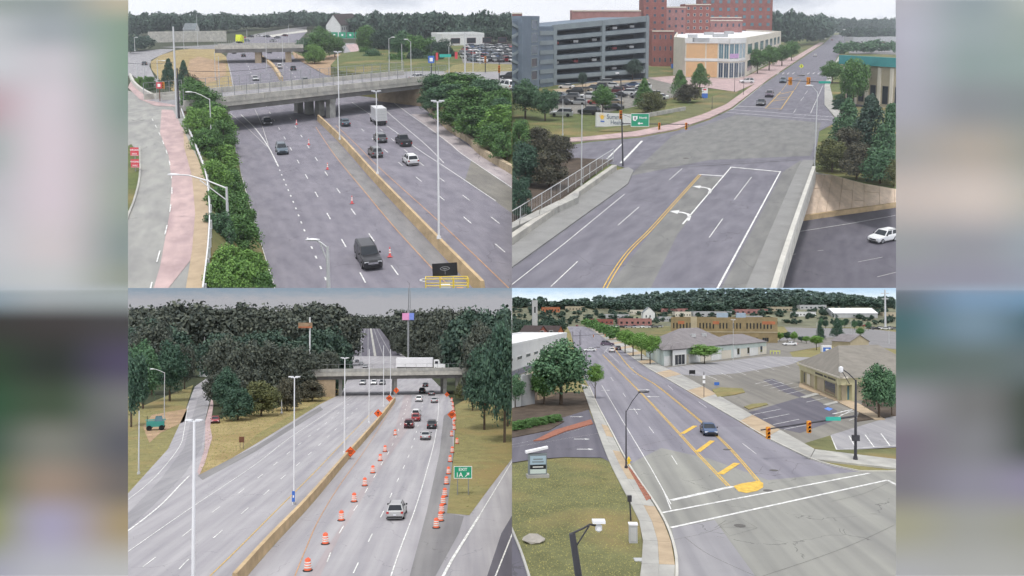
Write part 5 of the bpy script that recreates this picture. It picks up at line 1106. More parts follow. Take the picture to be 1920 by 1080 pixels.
part(MB().box(-w_ / 2, w_ / 2, -.05, 0, z0, z0 + h_), 'panel', gs, ['sign_green'])
m = MB()
for a in ((-w_ / 2, w_ / 2, z0, z0 + .06), (-w_ / 2, w_ / 2, z0 + h_ - .06, z0 + h_), (-w_ / 2, -w_ / 2 + .06, z0, z0 + h_), (w_ / 2 - .06, w_ / 2, z0, z0 + h_)): m.box(a[0], a[1], -.065, -.052, a[2], a[3])
part(m, 'border', gs, ['sign_white'])
m = MB(); cx, cz, s_ = -w_ * .27, z0 + h_ * .64, h_ * .22; m.face([(cx + s_ * a, -.07, cz + s_ * b) for a, b in ((-.8, -.7), (-.2, -.95), (.15, -1), (.85, -.2), (.85, .8), (.3, .7), (-.85, .75))]); part(m, 'route_shield', gs, ['sign_white'])
lettering('8', h_ * .3, gs, 'sign_black', (cx, -.075, cz - h_ * .11)); lettering('North', h_ * .24, gs, 'sign_white', (w_ * .17, -.06, z0 + h_ * .6))
m = MB(); m.box(-w_ * .02, w_ * .16, -.075, -.055, z0 + h_ * .2, z0 + h_ * .28); m.face([(-w_ * .02, -.07, z0 + h_ * .36), (-w_ * .02, -.07, z0 + h_ * .12), (-w_ * .13, -.07, z0 + h_ * .24)]); part(m, 'arrow', gs, ['sign_white'])
x, y = Q.g(1583, 196); sq = rigid('signal_pole', 'dark signal pole with mast arm reaching over the far junction', 'traffic light', (x, y)); pmv = Q.ppm(1583, 196); Hp = Q.h(1583, 196, 121); za = Q.h(1583, 196, 156)
part(MB().tube((0, 0, 0), (0, 0, Hp), .16, .12, 10), 'pole', sq, ['wood_pole']); part(MB().tube((0, -.1, za), (-110 / pmv, -.1, za + .7), .11, .07, 8), 'mast_arm', sq, ['pole_dark'])
for dx in (-103, -69): signal_head(sq, (dx / pmv, -.35, za + .5), k=1.4); part(MB().box(dx / pmv - .5, dx / pmv + .5, -.1, -.06, za - .5, za + 1.5), 'backplate', sq, ['signal_yellow'])
part(MB().box(-50 / pmv, -28 / pmv, -.2, -.15, za - .1, za + .5), 'name_sign', sq, ['sign_teal'])
lamp_post(1527, 322, 172, 'pale lamp post with slanted arm at the bridge end', [(1511, 161)], mat='galvanised', r=.09)
lamp_post(1090, 348, 196, 'leaning pale pole behind the chain fence', mat='galvanised', r=.09)
lamp_post(1055, 254, 186, 'pale pole beside the silver parked car', mat='galvanised', r=.09)
for px, b, t, lab in [(1377, 172, 118, 'thin dark pole beside the white turning car'), (1394, 178, 126, 'second thin pole on the kerb by the turning car'), (1098, 200, 150, 'thin black lamp pole left in the car lot'), (1201, 150, 112, 'black lamp pole at the garage corner'), (1335, 204, 181, 'short black bollard post on the grass verge')]: lamp_post(px, b, t, lab, mat='pole_dark', r=.07, name='street_lamp' if 'lamp' in lab else 'thin_pole')
x, y = Q.g(1502, 142); o = rigid('crossing_sign', 'yellow diamond pedestrian sign on the traffic island', 'sign', (x, y)); z0 = Q.h(1502, 142, 126)
part(MB().tube((0, .05, 0), (0, .05, z0 + .6), .06), 'post', o, ['steel']); d = .9; part(MB().solid([(-d, 0, z0 + .4), (0, 0, z0 + .4 - d), (d, 0, z0 + .4), (0, 0, z0 + .4 + d)], [(0, 1, 2, 3)]), 'panel', o, ['sign_yellow']); part(MB().box(-.15, .15, -.03, -.01, z0 + .0, z0 + .8), 'symbol', o, ['sign_black'])
part(MB().lathe([(1.6, 0), (1.6, .15), (1.3, .18)], 14), 'island_base', o, ['concrete_pale'])
x, y = Q.g(1321, 188); o = rigid('notice_board', 'small white and blue notice board on the grass', 'sign', (x, y)); part(MB().box(-.8, .8, -.1, .1, 1.9, 3.3), 'panel', o, ['sign_white']); part(MB().box(-.8, .8, -.12, .1, .6, 1.85), 'lower_panel', o, ['sign_blue']); part(MB().box(-.1, .1, .11, .2, 0, 3), 'post', o, ['steel']); part(MB().box(-.45, .4, -.13, -.11, 2.7, 3.1), 'print', o, ['sign_red'])

# ---- cars
Dn = heading((1520, 212), (1543, 160)); Ds = heading((1432, 157), (1372, 206))
vehicle('sedan', 'charcoal', 1425, 199, Ds, 'dark car waiting first at the far stop line', 'front', k=1.12)
vehicle('suv', 'purple', 1441, 183, Ds, 'dark suv second in the queue at the far stop line', 'front', k=1.12)
vehicle('suv', 'slate', 1467, 156, Ds, 'third dark suv in the queue near the crosswalk bars', 'front', k=1.12)
vehicle('suv', 'white', 1400, 156, R(85), 'white car crossing in front of the corner store', 'mid', k=1.05)
for px, py, c, lab in [(1560, 76, 'red', 'tiny red car far up the street'), (1547, 74, 'white', 'tiny white car far up the street near the trees'), (1575, 78, 'silver', 'tiny silver car on the far right of the street'), (1528, 106, 'white', 'small white car on the far kerb lane')]: vehicle('sedan', c, px, py, Dn, lab, 'rear')
for px, py, c, k_, a, lab in [(1053, 218, 'silver', 'suv', 80, 'silver car nearest the lawn at the lot entrance'), (1104, 214, 'charcoal', 'suv', 60, 'black suv parked behind the Summa sign'), (1150, 206, 'charcoal', 'sedan', 60, 'dark sedan behind the small lot tree'), (1078, 175, 'charcoal', 'suv', 75, 'dark suv at the left end of the back lot row'), (1095, 172, 'tan', 'sedan', 75, 'beige sedan second in the back lot row'), (1110, 168, 'slate', 'sedan', 75, 'grey-blue sedan third in the back lot row'), (1134, 158, 'silver', 'minivan', 80, 'silver van in front of the garage entrance'), (1103, 185, 'white', 'suv', 70, 'white suv with red lights in the middle row'), (1155, 174, 'maroon', 'suv', 70, 'maroon suv in the right lot row'), (1168, 168, 'purple', 'sedan', 70, 'plum sedan in the right lot row'), (1160, 182, 'charcoal', 'sedan', 70, 'dark sedan at the front of the right lot row'), (1176, 178, 'white', 'suv', 70, 'white suv beside the dark sedan'), (1186, 162, 'blue', 'sedan', 70, 'navy sedan near the garage corner'), (1236, 186, 'white', 'sedan', 70, 'white sedan half hidden by the brown shrubs'), (1047, 183, 'slate', 'sedan', 70, 'grey-green sedan at the lot edge by the trees')]: parked(k_, c, px, py, R(a), lab, .04, 'cars in the hospital lot', 1.1)
for i, (px, py, c) in enumerate([(1062, 166, 'white'), (1070, 186, 'grey'), (1084, 196, 'silver'), (1120, 178, 'silver'), (1124, 166, 'charcoal'), (1146, 164, 'white'), (1140, 186, 'slate'), (1120, 196, 'red'), (1190, 174, 'silver'), (1198, 170, 'charcoal'), (1206, 166, 'white'), (1196, 184, 'grey'), (1212, 176, 'blue'), (1222, 182, 'silver'), (1054, 196, 'charcoal'), (1150, 196, 'tan')]): parked(['sedan', 'suv', 'hatch'][i % 3], c, px, py, R(70), f'{ORD[i]} car of the loose rows in the hospital lot, painted {c}', .04, 'loose rows of the hospital lot', 1.1)
cl = ['white', 'silver', 'charcoal', 'grey', 'white', 'red', 'blue']; n = 0
for r_, (y, num) in enumerate([(80, 9), (86, 9), (94, 8)]):
    for i in range(num): parked('sedan', cl[(i * 2 + r_ * 3) % 7], 1597 + i * 9.5, y + (i % 2), R(30), f'{cl[(i * 2 + r_ * 3) % 7]} car, {ORD[i]} from the left in the {ORD[r_]} row of the far sales lot', .04, f'far sales lot row {r_ + 1}')

# ---- vegetation
for px, b, t, w, lf, lab, kd in [(985, 222, 150, 66, 'leaf_dark', 'large dark tree at the edge below the garage end', 'round'), (1022, 226, 164, 54, 'leaf_dark', 'dark tree beside the lot entrance', 'round'), (972, 290, 226, 50, 'leaf_mid', 'green bush at the edge of the lawn', 'shrub'), (1130, 212, 160, 44, 'leaf_mid', 'small round tree behind the Summa sign', 'round'), (1092, 164, 134, 20, 'leaf_forest', 'small tree at the garage entrance', 'round'), (1208, 204, 150, 40, 'leaf_mid', 'conical green tree at the lot corner', 'cone'), (1222, 212, 172, 50, 'leaf_olive', 'brownish shrub clump right of the lot tree', 'shrub'), (1274, 186, 134, 38, 'leaf_mid', 'conical tree beside the notice board', 'cone'), (1290, 192, 160, 50, 'leaf_brown', 'brown shrubs under the conical tree', 'shrub'), (1312, 166, 122, 40, 'leaf_mid', 'rounded conifer in front of the corner store', 'cone'), (1232, 110, 78, 30, 'leaf_dark', 'dark tree between garage and store', 'round'), (1186, 150, 112, 40, 'leaf_forest', 'tree in front of the garage right column', 'round'), (1010, 290, 240, 60, 'leaf_brown', 'brownish thicket beside the chain fence top', 'shrub'), (1050, 300, 252, 56, 'leaf_brown', 'dark brown thicket behind the leaning pole', 'shrub'), (985, 350, 270, 66, 'leaf_deep', 'dense dark bush below the bridge fence', 'shrub'), (1030, 352, 284, 70, 'leaf_brown', 'bare brown bush below the bridge fence', 'shrub'), (972, 410, 330, 50, 'leaf_deep', 'lowest dark bush beside the wing wall', 'shrub')]:
    tree(px, b, t, w, kd, lf, lab, clear=.08)
for i, (px, b, t, w) in enumerate([(1420, 138, 92, 36), (1442, 132, 86, 40), (1466, 124, 82, 38), (1484, 114, 76, 30)]): tree(px, b, t, w, 'round', 'leaf_mid', f'{ORD[i]} street tree along the sidewalk beside the store, counting away', group='street trees beside the store', clear=.12)
for px, b, t, w, lf, lab, kd in [(1560, 156, 114, 44, 'leaf_mid', 'green tree overhanging the right kerb', 'round'), (1600, 200, 104, 60, 'leaf_mid', 'leafy tree in front of the teal roof', 'round'), (1632, 196, 116, 50, 'leaf_dark', 'darker tree in front of the teal roof', 'round'), (1574, 196, 176, 26, 'leaf_dark', 'low clipped hedge by the right driveway', 'shrub'), (1572, 206, 186, 24, 'leaf_deep', 'clipped shrub at the driveway corner', 'shrub'), (1586, 286, 190, 72, 'leaf_dark', 'big dark conifer-like bush beside the bridge end', 'cone'), (1628, 300, 186, 84, 'leaf_forest', 'large dark evergreen above the paved slope', 'cone'), (1668, 310, 200, 70, 'leaf_dark', 'dark evergreen cut by the right edge', 'cone'), (1560, 322, 262, 60, 'leaf_olive', 'olive bush at the corner of the paved slope', 'shrub'), (1606, 336, 270, 60, 'leaf_brown', 'brown bare thicket above the paved slope', 'shrub'), (1650, 344, 276, 70, 'leaf_dark', 'green thicket at the top of the paved slope', 'shrub'), (1676, 350, 300, 40, 'leaf_olive', 'small olive bush at the slope edge', 'shrub'), (1590, 308, 240, 60, 'leaf_brown', 'dark brown bush between the evergreens', 'shrub')]:
    tree(px, b, t, w, kd, lf, lab, clear=.04)
wood('woodland', 'dark wood behind the store and street at the skyline', woodline([(1380, 92), (1440, 90), (1520, 84), (1560, 66)], lambda x: 14 + max(0, (x - 1400)) * .12, 26, 40, 5, 2), 'leaf_forest')
wood('woodland', 'low far trees along the street horizon', woodline([(1520, 62), (1600, 60), (1740, 62)], lambda x: 34, 26, 22, 2, 2) + woodline([(1590, 76), (1740, 76)], lambda x: 50, 14, 26, 3), 'leaf_forest')
wood('woodland', 'trees beside the far sales lot', woodline([(1575, 104), (1640, 100), (1740, 102)], lambda x: 76, 10, 30, 3), 'leaf_dark')
o, f, l, r = block('far_shop', 'white roofed shop far along the street', 'shop', Q.g(1562, 62), Q.g(1592, 62), 14, 6, 'stucco_white', 'roof_white', .5)
o, f, l, r = block('far_shop', 'long white roofed sales hall behind the far lot', 'shop', Q.g(1600, 78), Q.g(1690, 77), 14, 4, 'wall_grey', 'roof_white', .5)
x, y = Q.g(1265, 128); o = rigid('waste_bins', 'blue and tan bins beside the store back wall', 'bin', (x, y)); part(MB().box(-1.6, 0, -.8, .8, 0, 1.9), 'bin', o, ['sign_blue']); part(MB().box(.2, 1.7, -.8, .8, 0, 2.2), 'bin', o, ['stucco_tan'])
# ================================================================== SOUTH VIEW (bottom left): highway work zone
Q = BL
def sky_sheet(name, x0, x1, depth, ztop, stops):
    m = MB(); n = 24
    for i in range(n):
        a, b = x0 + (x1 - x0) * i / n, x0 + (x1 - x0) * (i + 1) / n; bow = lambda x: depth
        m.face([(a, bow(a), -30), (b, bow(b), -30), (b, bow(b), ztop), (a, bow(a), ztop)])
    me = m.mesh(name); mat = bpy.data.materials.new(name); mat.use_nodes = True; N, L = mat.node_tree.nodes, mat.node_tree.links; N.clear()
    out = N.new('ShaderNodeOutputMaterial'); em = N.new('ShaderNodeEmission'); co = N.new('ShaderNodeTexCoord'); sp = N.new('ShaderNodeSeparateXYZ'); mr = N.new('ShaderNodeMapRange'); ra = N.new('ShaderNodeValToRGB')
    no = N.new('ShaderNodeTexNoise'); mpp = N.new('ShaderNodeMapping'); mpp.inputs['Scale'].default_value = (.008, .008, .035); L.new(co.outputs['Object'], mpp.inputs['Vector']); L.new(mpp.outputs['Vector'], no.inputs['Vector']); no.inputs['Detail'].default_value = 5
    ad = N.new('ShaderNodeMath'); ad.operation = 'MULTIPLY_ADD'; ad.inputs[1].default_value = .6; L.new(no.outputs['Fac'], ad.inputs[0])
    L.new(co.outputs['Object'], sp.inputs[0]); L.new(sp.outputs['Z'], mr.inputs['Value']); mr.inputs['From Min'].default_value = EYE - 30; mr.inputs['From Max'].default_value = EYE + 4; L.new(mr.outputs[0], ad.inputs[2])
    sb = N.new('ShaderNodeMath'); sb.operation = 'SUBTRACT'; sb.inputs[1].default_value = .3; L.new(ad.outputs[0], sb.inputs[0]); L.new(sb.outputs[0], ra.inputs['Fac'])
    ra.color_ramp.elements[0].color = (*stops[0], 1); ra.color_ramp.elements[1].color = (*stops[1], 1); ra.color_ramp.elements[0].position = .25; ra.color_ramp.elements[1].position = .8
    L.new(ra.outputs['Color'], em.inputs['Color']); L.new(em.outputs[0], out.inputs['Surface'])
    me.materials.append(mat); o = bpy.data.objects.new(name, me); COL.objects.link(o); o['kind'] = 'structure'; return o
sky_sheet('sky', -720, 0, 1500, EYE + 30, ((.29, .29, .31), (.18, .23, .28)))
sky_sheet('sky', 0, 720, 1500, EYE + 30, ((.60, .67, .71), (.37, .50, .63)))

sheet('ground', [(120, 1300), (120, 626), (1000, 626), (1000, 1300)], 'forest_floor', -.06)
hs = sheet('highway', [(160, 1300), (160, 975), (240, 925), (315, 842), (330, 810), (346, 775), (365, 725), (395, 704), (413, 704), (396, 740), (384, 790), (388, 830), (376, 880), (372, 892), (400, 880), (480, 832), (600, 758), (640, 738), (656, 700), (660, 650), (672, 630), (714, 630), (742, 655), (800, 700), (835, 735), (850, 755), (853, 800), (850, 850), (845, 900), (838, 962), (880, 966), (920, 912), (960, 860), (1010, 795), (1010, 1300)], 'asphalt_south', 0)
sheet('verge', [(160, 975), (160, 700), (270, 760), (362, 722), (346, 775), (330, 810), (315, 842), (240, 925)], 'verge', -.03)
sheet('gravel_patch', [(268, 800), (285, 778), (352, 766), (346, 790), (300, 812), (280, 830)], 'dirt', .0)
sheet('verge', [(372, 892), (384, 850), (386, 800), (420, 780), (520, 765), (600, 735), (642, 722), (640, 738), (600, 758), (480, 832), (400, 880)], 'grass_dry', -.02)
sheet('verge', [(430, 860), (480, 815), (560, 770), (600, 752), (600, 758), (480, 832), (400, 880)], 'verge', -.01)
sheet('verge', [(853, 760), (880, 745), (1000, 770), (1000, 808), (960, 860), (920, 912), (880, 966), (838, 962), (845, 900), (851, 850), (854, 800)], 'verge', .02)
sheet('shoulder', [(385, 790), (398, 740), (400, 760), (394, 800), (398, 820), (384, 868), (374, 890), (370, 885), (384, 840)], 'pink_concrete', .03, hs)
sheet('shoulder', [(560, 1110), (640, 985), (742, 800), (758, 740), (772, 740), (768, 800), (700, 900), (640, 1000), (585, 1110)], 'asphalt_pinkish', .012, hs)
sheet('shoulder', [(760, 1110), (800, 960), (824, 850), (832, 780), (846, 770), (850, 850), (845, 900), (838, 962), (870, 968), (860, 1000), (800, 1110)], 'asphalt_mid', .012, hs)
sheet('shoulder', [(370, 892), (480, 836), (600, 762), (606, 768), (480, 846), (380, 900)], 'asphalt_mid', .012, hs)
sheet('ramp_lane', [(200, 1010), (240, 962), (300, 900), (345, 840), (355, 800), (372, 745), (390, 730), (385, 790), (378, 840), (345, 890), (290, 945), (200, 1030)], 'asphalt_pale', .012, hs)
sheet('ramp_lane', [(900, 1120), (940, 1000), (1000, 900), (1000, 1120)], 'asphalt_dark', .012, hs)
ym = 'paint_orange'
line(hs, [(225, 948), (290, 895), (336, 838), (345, 808), (352, 765), (358, 760)], .2, W1, .03)
line(hs, [(200, 1018), (240, 995), (300, 948), (335, 912), (355, 892)], .4, W1, .03)
line(hs, [(200, 1062), (240, 1034), (361, 950), (480, 870), (547, 818), (620, 770), (660, 742)], .2, W1, .03)
dashes(hs, [(250, 1076), (282, 1052), (345, 1003), (397, 961), (439, 931), (475, 903), (505, 879), (530, 858), (572, 824), (620, 786), (660, 752)], .22, W1, .03, 3.2, 7.5, start=2)
dashes(hs, [(325, 1080), (353, 1049), (410, 1000), (455, 961), (494, 928), (523, 901), (550, 878), (590, 842), (640, 795), (670, 765)], .22, W1, .03, 3.2, 7.5, start=2)
line(hs, [(385, 1088), (440, 1035), (520, 955), (600, 875), (650, 822), (700, 770)], .18, Y1, .03)
line(hs, [(545, 1100), (575, 1025), (600, 970), (640, 905), (690, 835), (740, 755)], .18, ym, .03)
dashes(hs, [(600, 1092), (627, 1018), (651, 975), (675, 940), (692, 910), (707, 885), (720, 862), (732, 842), (745, 812), (758, 775), (765, 748)], .22, W1, .03, 3.2, 7.2, start=6)
dashes(hs, [(656, 1088), (689, 1019), (711, 975), (728, 940), (741, 910), (753, 885), (763, 862), (771, 842), (782, 805), (789, 775), (793, 752)], .22, W1, .03, 3.2, 7.2, start=2)
line(hs, [(728, 1095), (750, 1030), (778, 955), (798, 890), (816, 820), (822, 770), (822, 745)], .22, W1, .03)
line(hs, [(820, 1100), (848, 1048), (898, 968)], .5, W1, .03, curve=False); line(hs, [(898, 968), (930, 915), (962, 862)], .2, W1, .03, curve=False)
line(hs, [(925, 1090), (960, 1002), (975, 970)], .25, W1, .03, curve=False)
bs = thing('median_barrier', 'tan concrete median barrier running up the middle of the work zone', 'barrier', Q.g(560, 950))
segments(bs, 'barrier_segment', [(440, 1100), (510, 1020), (580, 945), (650, 862), (710, 792), (740, 752)], 'barrier_tan', 1.15, .62, 0, 6.0, top_w=.4)

# ---- overpass with a lorry
A, B = Q.g(636, 744), Q.g(858, 740); ov2 = thing('overpass', 'dark overpass carrying a white lorry across the work zone', 'bridge', A); f = Face(A, B); Lb = f.L; hb = Q.h(700, 742, 704)
bake(f.box(MB(), -14, Lb + 30, hb, hb + 1.3, -14, 0), 'deck', 'concrete_bridge', ov2)
for k in range(14): bake(f.box(MB(), -14 + (Lb + 44) * k / 14 + .03, -14 + (Lb + 44) * (k + 1) / 14 - .03, hb + 1.31, hb + 2.3, -.35, .06), 'parapet_panel', 'concrete', ov2)
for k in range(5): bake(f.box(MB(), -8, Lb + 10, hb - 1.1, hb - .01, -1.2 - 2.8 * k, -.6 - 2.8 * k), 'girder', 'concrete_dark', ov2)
for u in (.3, Lb * .47, Lb * .90): 
    for w in (-3, -10): bake(f.box(MB(), u - .5, u + .6, -.1, hb - 1.11, w - .8, w), 'pier', 'concrete', ov2)
bake(f.box(MB(), Lb - .2, Lb + 1.2, -.1, hb - 1.11, -4, -3), 'pier', 'concrete', ov2)
bake(f.box(MB(), -12, -1.2, -.1, hb - .02, -13, -.7), 'abutment', 'tan_concrete', ov2); bake(f.box(MB(), Lb + 7, Lb + 20, -.1, hb - .02, -13, -.7), 'abutment', 'concrete_dark', ov2)
fr = bake(f.box(MB(), -14, Lb + 28, hb + 3.6, hb + 3.66, -.2, -.14), 'fence_rail', 'steel', ov2)
for k in range(24): u = -14 + (Lb + 42) * k / 23; bake(f.box(MB(), u - .05, u + .05, hb + 2.31, hb + 3.6, -.22, -.12), 'fence_post', 'steel', fr)
X, Y = f.p(Lb * .66, 0, -5)[:2]; lo = rigid('lorry', 'long white lorry driving across the dark overpass', 'truck', (X, Y), 0, z=hb + 1.32)
part(MB().box(-6.5, 5.2, -1.25, 1.25, 1.1, 4.0), 'trailer', lo, ['roof_white']); part(MB().box(-6.3, 5.0, -1.0, 1.0, .7, 1.09), 'chassis', lo, ['trim_black'])
m = MB(); loft(m, [[(x, 1.15, .6), (x, 1.15, zt), (x, -1.15, zt), (x, -1.15, .6)] for x, zt in ((5.6, 3.4), (7.2, 3.4), (7.6, 2.0), (9.2, 1.8))]); part(m, 'cab', lo, ['white']); part(MB().box(6.0, 7.0, -1.17, -1.155, 2.1, 3.0), 'side_window', lo, ['glass'])
for x in (-5.2, -4.1, 4.0, 6.2, 8.4):
    for yy in (-1.1, 1.1): part(MB().tube((x, yy - .14, .5), (x, yy + .14, .5), .5, .5, 14), 'wheel', lo, ['tyre'])

# ---- barrels, signs
lb = [(577, 1070), (610, 1020), (640, 976), (664, 941), (684, 911), (699, 887), (713, 864), (722, 847), (741, 816)]
for i, (px, py) in enumerate(lb): barrel(px, py, f'{ORD[i]} orange barrel from the bottom along the closed lane', 'barrels along the closed lane', 1.08)
rb = [(818, 990), (826, 977), (828, 962), (831, 946), (834, 931), (837, 908), (841, 889), (844, 866), (848, 849), (857, 832), (847, 818), (852, 806), (851, 797), (853, 788), (852, 779), (850, 770), (849, 761), (847, 753)]
for i, (px, py) in enumerate(rb): barrel(px, py, f'{ORD[i]} orange barrel from the bottom along the shoulder by the grass', 'barrels along the shoulder', 1.05)
for px, py, t, mk, lab in [(657, 861, 837, 'text', 'nearest orange diamond sign standing at the median barrier'), (709, 789, 767, 'arrow', 'second orange diamond sign along the median barrier'), (730, 760, 740, 'text', 'third orange diamond sign along the median barrier'), (743, 744, 726, 'arrow', 'farthest orange diamond sign, under the overpass'), (847, 795, 769, 'text', 'orange diamond sign on the shoulder beside the barrels'), (838, 746, 735, 'text', 'small far orange sign beside the bridge pier')]: work_sign(px, py, t, lab, mk)
x, y = Q.g(868, 928); ex = rigid('exit_sign', 'green EXIT 1A sign with white arrow on the grass gore', 'sign', (x, y)); pmv = Q.ppm(868, 928); w_, h_ = 34 / pmv, 23 / pmv; z0 = Q.h(868, 928, 897)
part(MB().box(-w_ / 2, w_ / 2, -.05, 0, z0, z0 + h_), 'panel', ex, ['sign_green']); m = MB(); b_ = .07
for a in ((-w_ / 2, w_ / 2, z0, z0 + b_), (-w_ / 2, w_ / 2, z0 + h_ - b_, z0 + h_), (-w_ / 2, -w_ / 2 + b_, z0 + b_, z0 + h_ - b_), (w_ / 2 - b_, w_ / 2, z0 + b_, z0 + h_ - b_)): m.box(a[0], a[1], -.065, -.052, a[2], a[3])
part(m, 'border', ex, ['sign_white']); lettering('EXIT', h_ * .34, ex, 'sign_white', (0, -.06, z0 + h_ * .62)); lettering('1A', h_ * .5, ex, 'sign_white', (-w_ * .2, -.06, z0 + h_ * .13))
m = MB(); ux, uz = w_ * .12, z0 + h_ * .14; s_ = h_ * .34; m.face([(ux, -.07, uz + .04), (ux + .06, -.07, uz - .02), (ux + s_ * .8, -.07, uz + s_ * .62), (ux + s_ * .62, -.07, uz + s_ * .8)]); m.face([(ux + s_, -.07, uz + s_), (ux + s_ * .3, -.07, uz + s_ * .95), (ux + s_ * .95, -.07, uz + s_ * .3)]); part(m, 'arrow', ex, ['sign_white'])
for sx in (-.6, .6): part(MB().box(sx * w_ / 2 - .06, sx * w_ / 2 + .06, .01, .12, 0, z0 + h_ * .9), 'post', ex, ['steel'])

# ---- lamp poles
lamp_post(362, 1110, 790, 'tallest white lamp pole at the bottom beside the ramp', twin=True, mat='pole_white', r=.16)
for px, b, t, lab in [(551, 946, 708, 'white lamp pole with blue marker on the median barrier'), (646, 850, 672, 'white lamp pole beside the nearest diamond sign'), (692, 793, 655, 'slim lamp pole rising beside the second diamond sign'), (719, 762, 648, 'slim lamp pole near the overpass pier'), (732, 752, 655, 'farthest slim lamp pole before the overpass')]: lamp_post(px, b, t, lab, mat='pole_white', r=.1 if b > 900 else .13, twin=b > 840, z=0)
x, y = Q.g(551, 947); o = rigid('marker_plate', 'small blue marker plate on the median lamp pole', 'sign', (x, y - .2)); z0 = Q.h(551, 947, 940); part(MB().box(-.18, .18, -.04, 0, z0, z0 + 1.3), 'plate', o, ['sign_blue']); part(MB().box(-.08, .08, -.05, -.041, z0 + .5, z0 + .8), 'print', o, ['sign_white']); part(MB().box(-.05, .05, 0, .05, 0, z0 + 1), 'bracket', o, ['galvanised'])
lamp_post(308, 790, 698, 'old lamp post with curved arm left of the ramp', [(284, 692)], mat='galvanised', r=.12)
lamp_post(260, 889, 770, 'plain pale pole standing on the left grass', mat='galvanised', r=.12, name='thin_pole')
for px, b, t, lab in [(484, 652, 622, 'far pale pole in the wood'), (452, 672, 646, 'short pale pole left in the wood'), (383, 702, 632, 'tall pole beside the white sign building'), (790, 660, 608, 'far tall pole beyond the lorry'), (905, 640, 600, 'far white pole among the right trees'), (528, 775, 748, 'marker post on the dry grass'), (677, 690, 620, 'far lamp post on the highway beyond the overpass')]: lamp_post(px, b, t, lab, mat='galvanised', r=.16, name='thin_pole')
x, y = Q.g(453, 842); o = rigid('road_sign', 'small brown square sign on two posts on the dry grass', 'sign', (x, y)); part(MB().box(-.45, .45, -.03, .03, 1.2, 2.2), 'panel', o, ['rust'])
for sx in (-.3, .3): part(MB().box(sx - .04, sx + .04, .031, .1, 0, 2.1), 'post', o, ['wood_pole'])
# tower, billboards, machine, roadside building
x, y = Q.g(767, 640); tw = rigid('radio_tower', 'tall lattice radio tower rising into the grey sky', 'tower', (x, y)); H = Q.h(767, 640, 536); m = MB()
for k in range(3): a = k * 2.094; m.tube((2.6 * math.cos(a), 2.6 * math.sin(a), 0), (1.4 * math.cos(a), 1.4 * math.sin(a), H), .35, .35, 6)
for k in range(12):
    for j in range(3): a, b = j * 2.094, (j + 1) * 2.094; r0, r1 = 2.6 - .1 * k, 2.6 - .1 * (k + 1); m.tube((r0 * math.cos(a), r0 * math.sin(a), H * k / 12), (r1 * math.cos(b), r1 * math.sin(b), H * (k + 1) / 12), .14, .14, 4)
part(m, 'lattice_mast', tw, ['steel'])
x, y = Q.g(765, 704); bb = rigid('billboard', 'pink and blue billboard below the radio tower', 'billboard', (x, y)); pmv = Q.ppm(765, 704); z0 = Q.h(765, 704, 600); w_ = 22 / pmv
part(MB().box(-w_ / 2, .1 * w_, -.2, .2, z0, z0 + 13 / pmv), 'poster', bb, ['pink_print']); part(MB().box(.1 * w_ + .01, w_ / 2, -.2, .2, z0, z0 + 13 / pmv), 'poster', bb, ['blue_print']); part(MB().box(-.4, .4, .21, .9, 0, z0 + 5), 'post', bb, ['steel'])
x, y = Q.g(576, 722); bb = rigid('billboard', 'brown roadside billboard on a single post above the wood', 'billboard', (x, y)); pmv = Q.ppm(576, 722); z0 = Q.h(576, 722, 615); part(MB().box(-17 / pmv, 9 / pmv, -.2, .2, z0, z0 + 10 / pmv), 'panel', bb, ['dirt']); part(MB().box(-17 / pmv, 9 / pmv, -.25, -.21, z0, z0 + 3 / pmv), 'lower_strip', bb, ['brick_orange']); part(MB().box(3 / pmv, 5 / pmv, .21, .9, 0, z0 + 4), 'post', bb, ['pole_white'])
o, f, l, r = block('roadside_shop', 'small white and red shop at the end of the ramp', 'shop', Q.g(374, 706), Q.g(397, 706), 8, Q.h(374, 706, 664), 'stucco_white', 'roof_slate', .4); hh = Q.h(374, 706, 664)
piece(o, 'sign_band', 'sign_red', f, .2, f.L * .45, hh * .7, hh * .85, .01, .2); piece(o, 'sign_band', 'sign_red', f, f.L * .4, f.L * .8, hh * .22, hh * .42, .01, .2); window(o, f, f.L * .1, f.L * .4, hh * .3, hh * .6); window(o, f, f.L * .5, f.L * .9, hh * .5, hh * .85)
x, y = Q.g(293, 806); mc = rigid('work_machine', 'teal work machine parked on the left gravel patch', 'machine', (x, y), heading=R(20), k=1.1)
part(MB().box(-1.7, 1.4, -.8, .8, .7, 1.7), 'body', mc, ['machine_teal']); part(MB().hexa([(-.3, -.7, 1.71), (1.2, -.7, 1.71), (1.2, .7, 1.71), (-.3, .7, 1.71)], [(-.1, -.6, 2.6), (1.0, -.6, 2.6), (1.0, .6, 2.6), (-.1, .6, 2.6)]), 'cab', mc, ['glass_teal']); part(MB().box(-1.9, 1.7, -.2, .2, 1.9, 2.05), 'boom', mc, ['machine_teal'])
for x_ in (-1.2, 1.0):
    for y_ in (-.9, .9): part(MB().tube((x_, y_ - .18, .5), (x_, y_ + .18, .5), .5, .5, 14), 'wheel', mc, ['tyre'])
part(MB().tube((-1.6, 0, 1.7), (-1.6, 0, 2.7), .06), 'exhaust', mc, ['trim_black'])

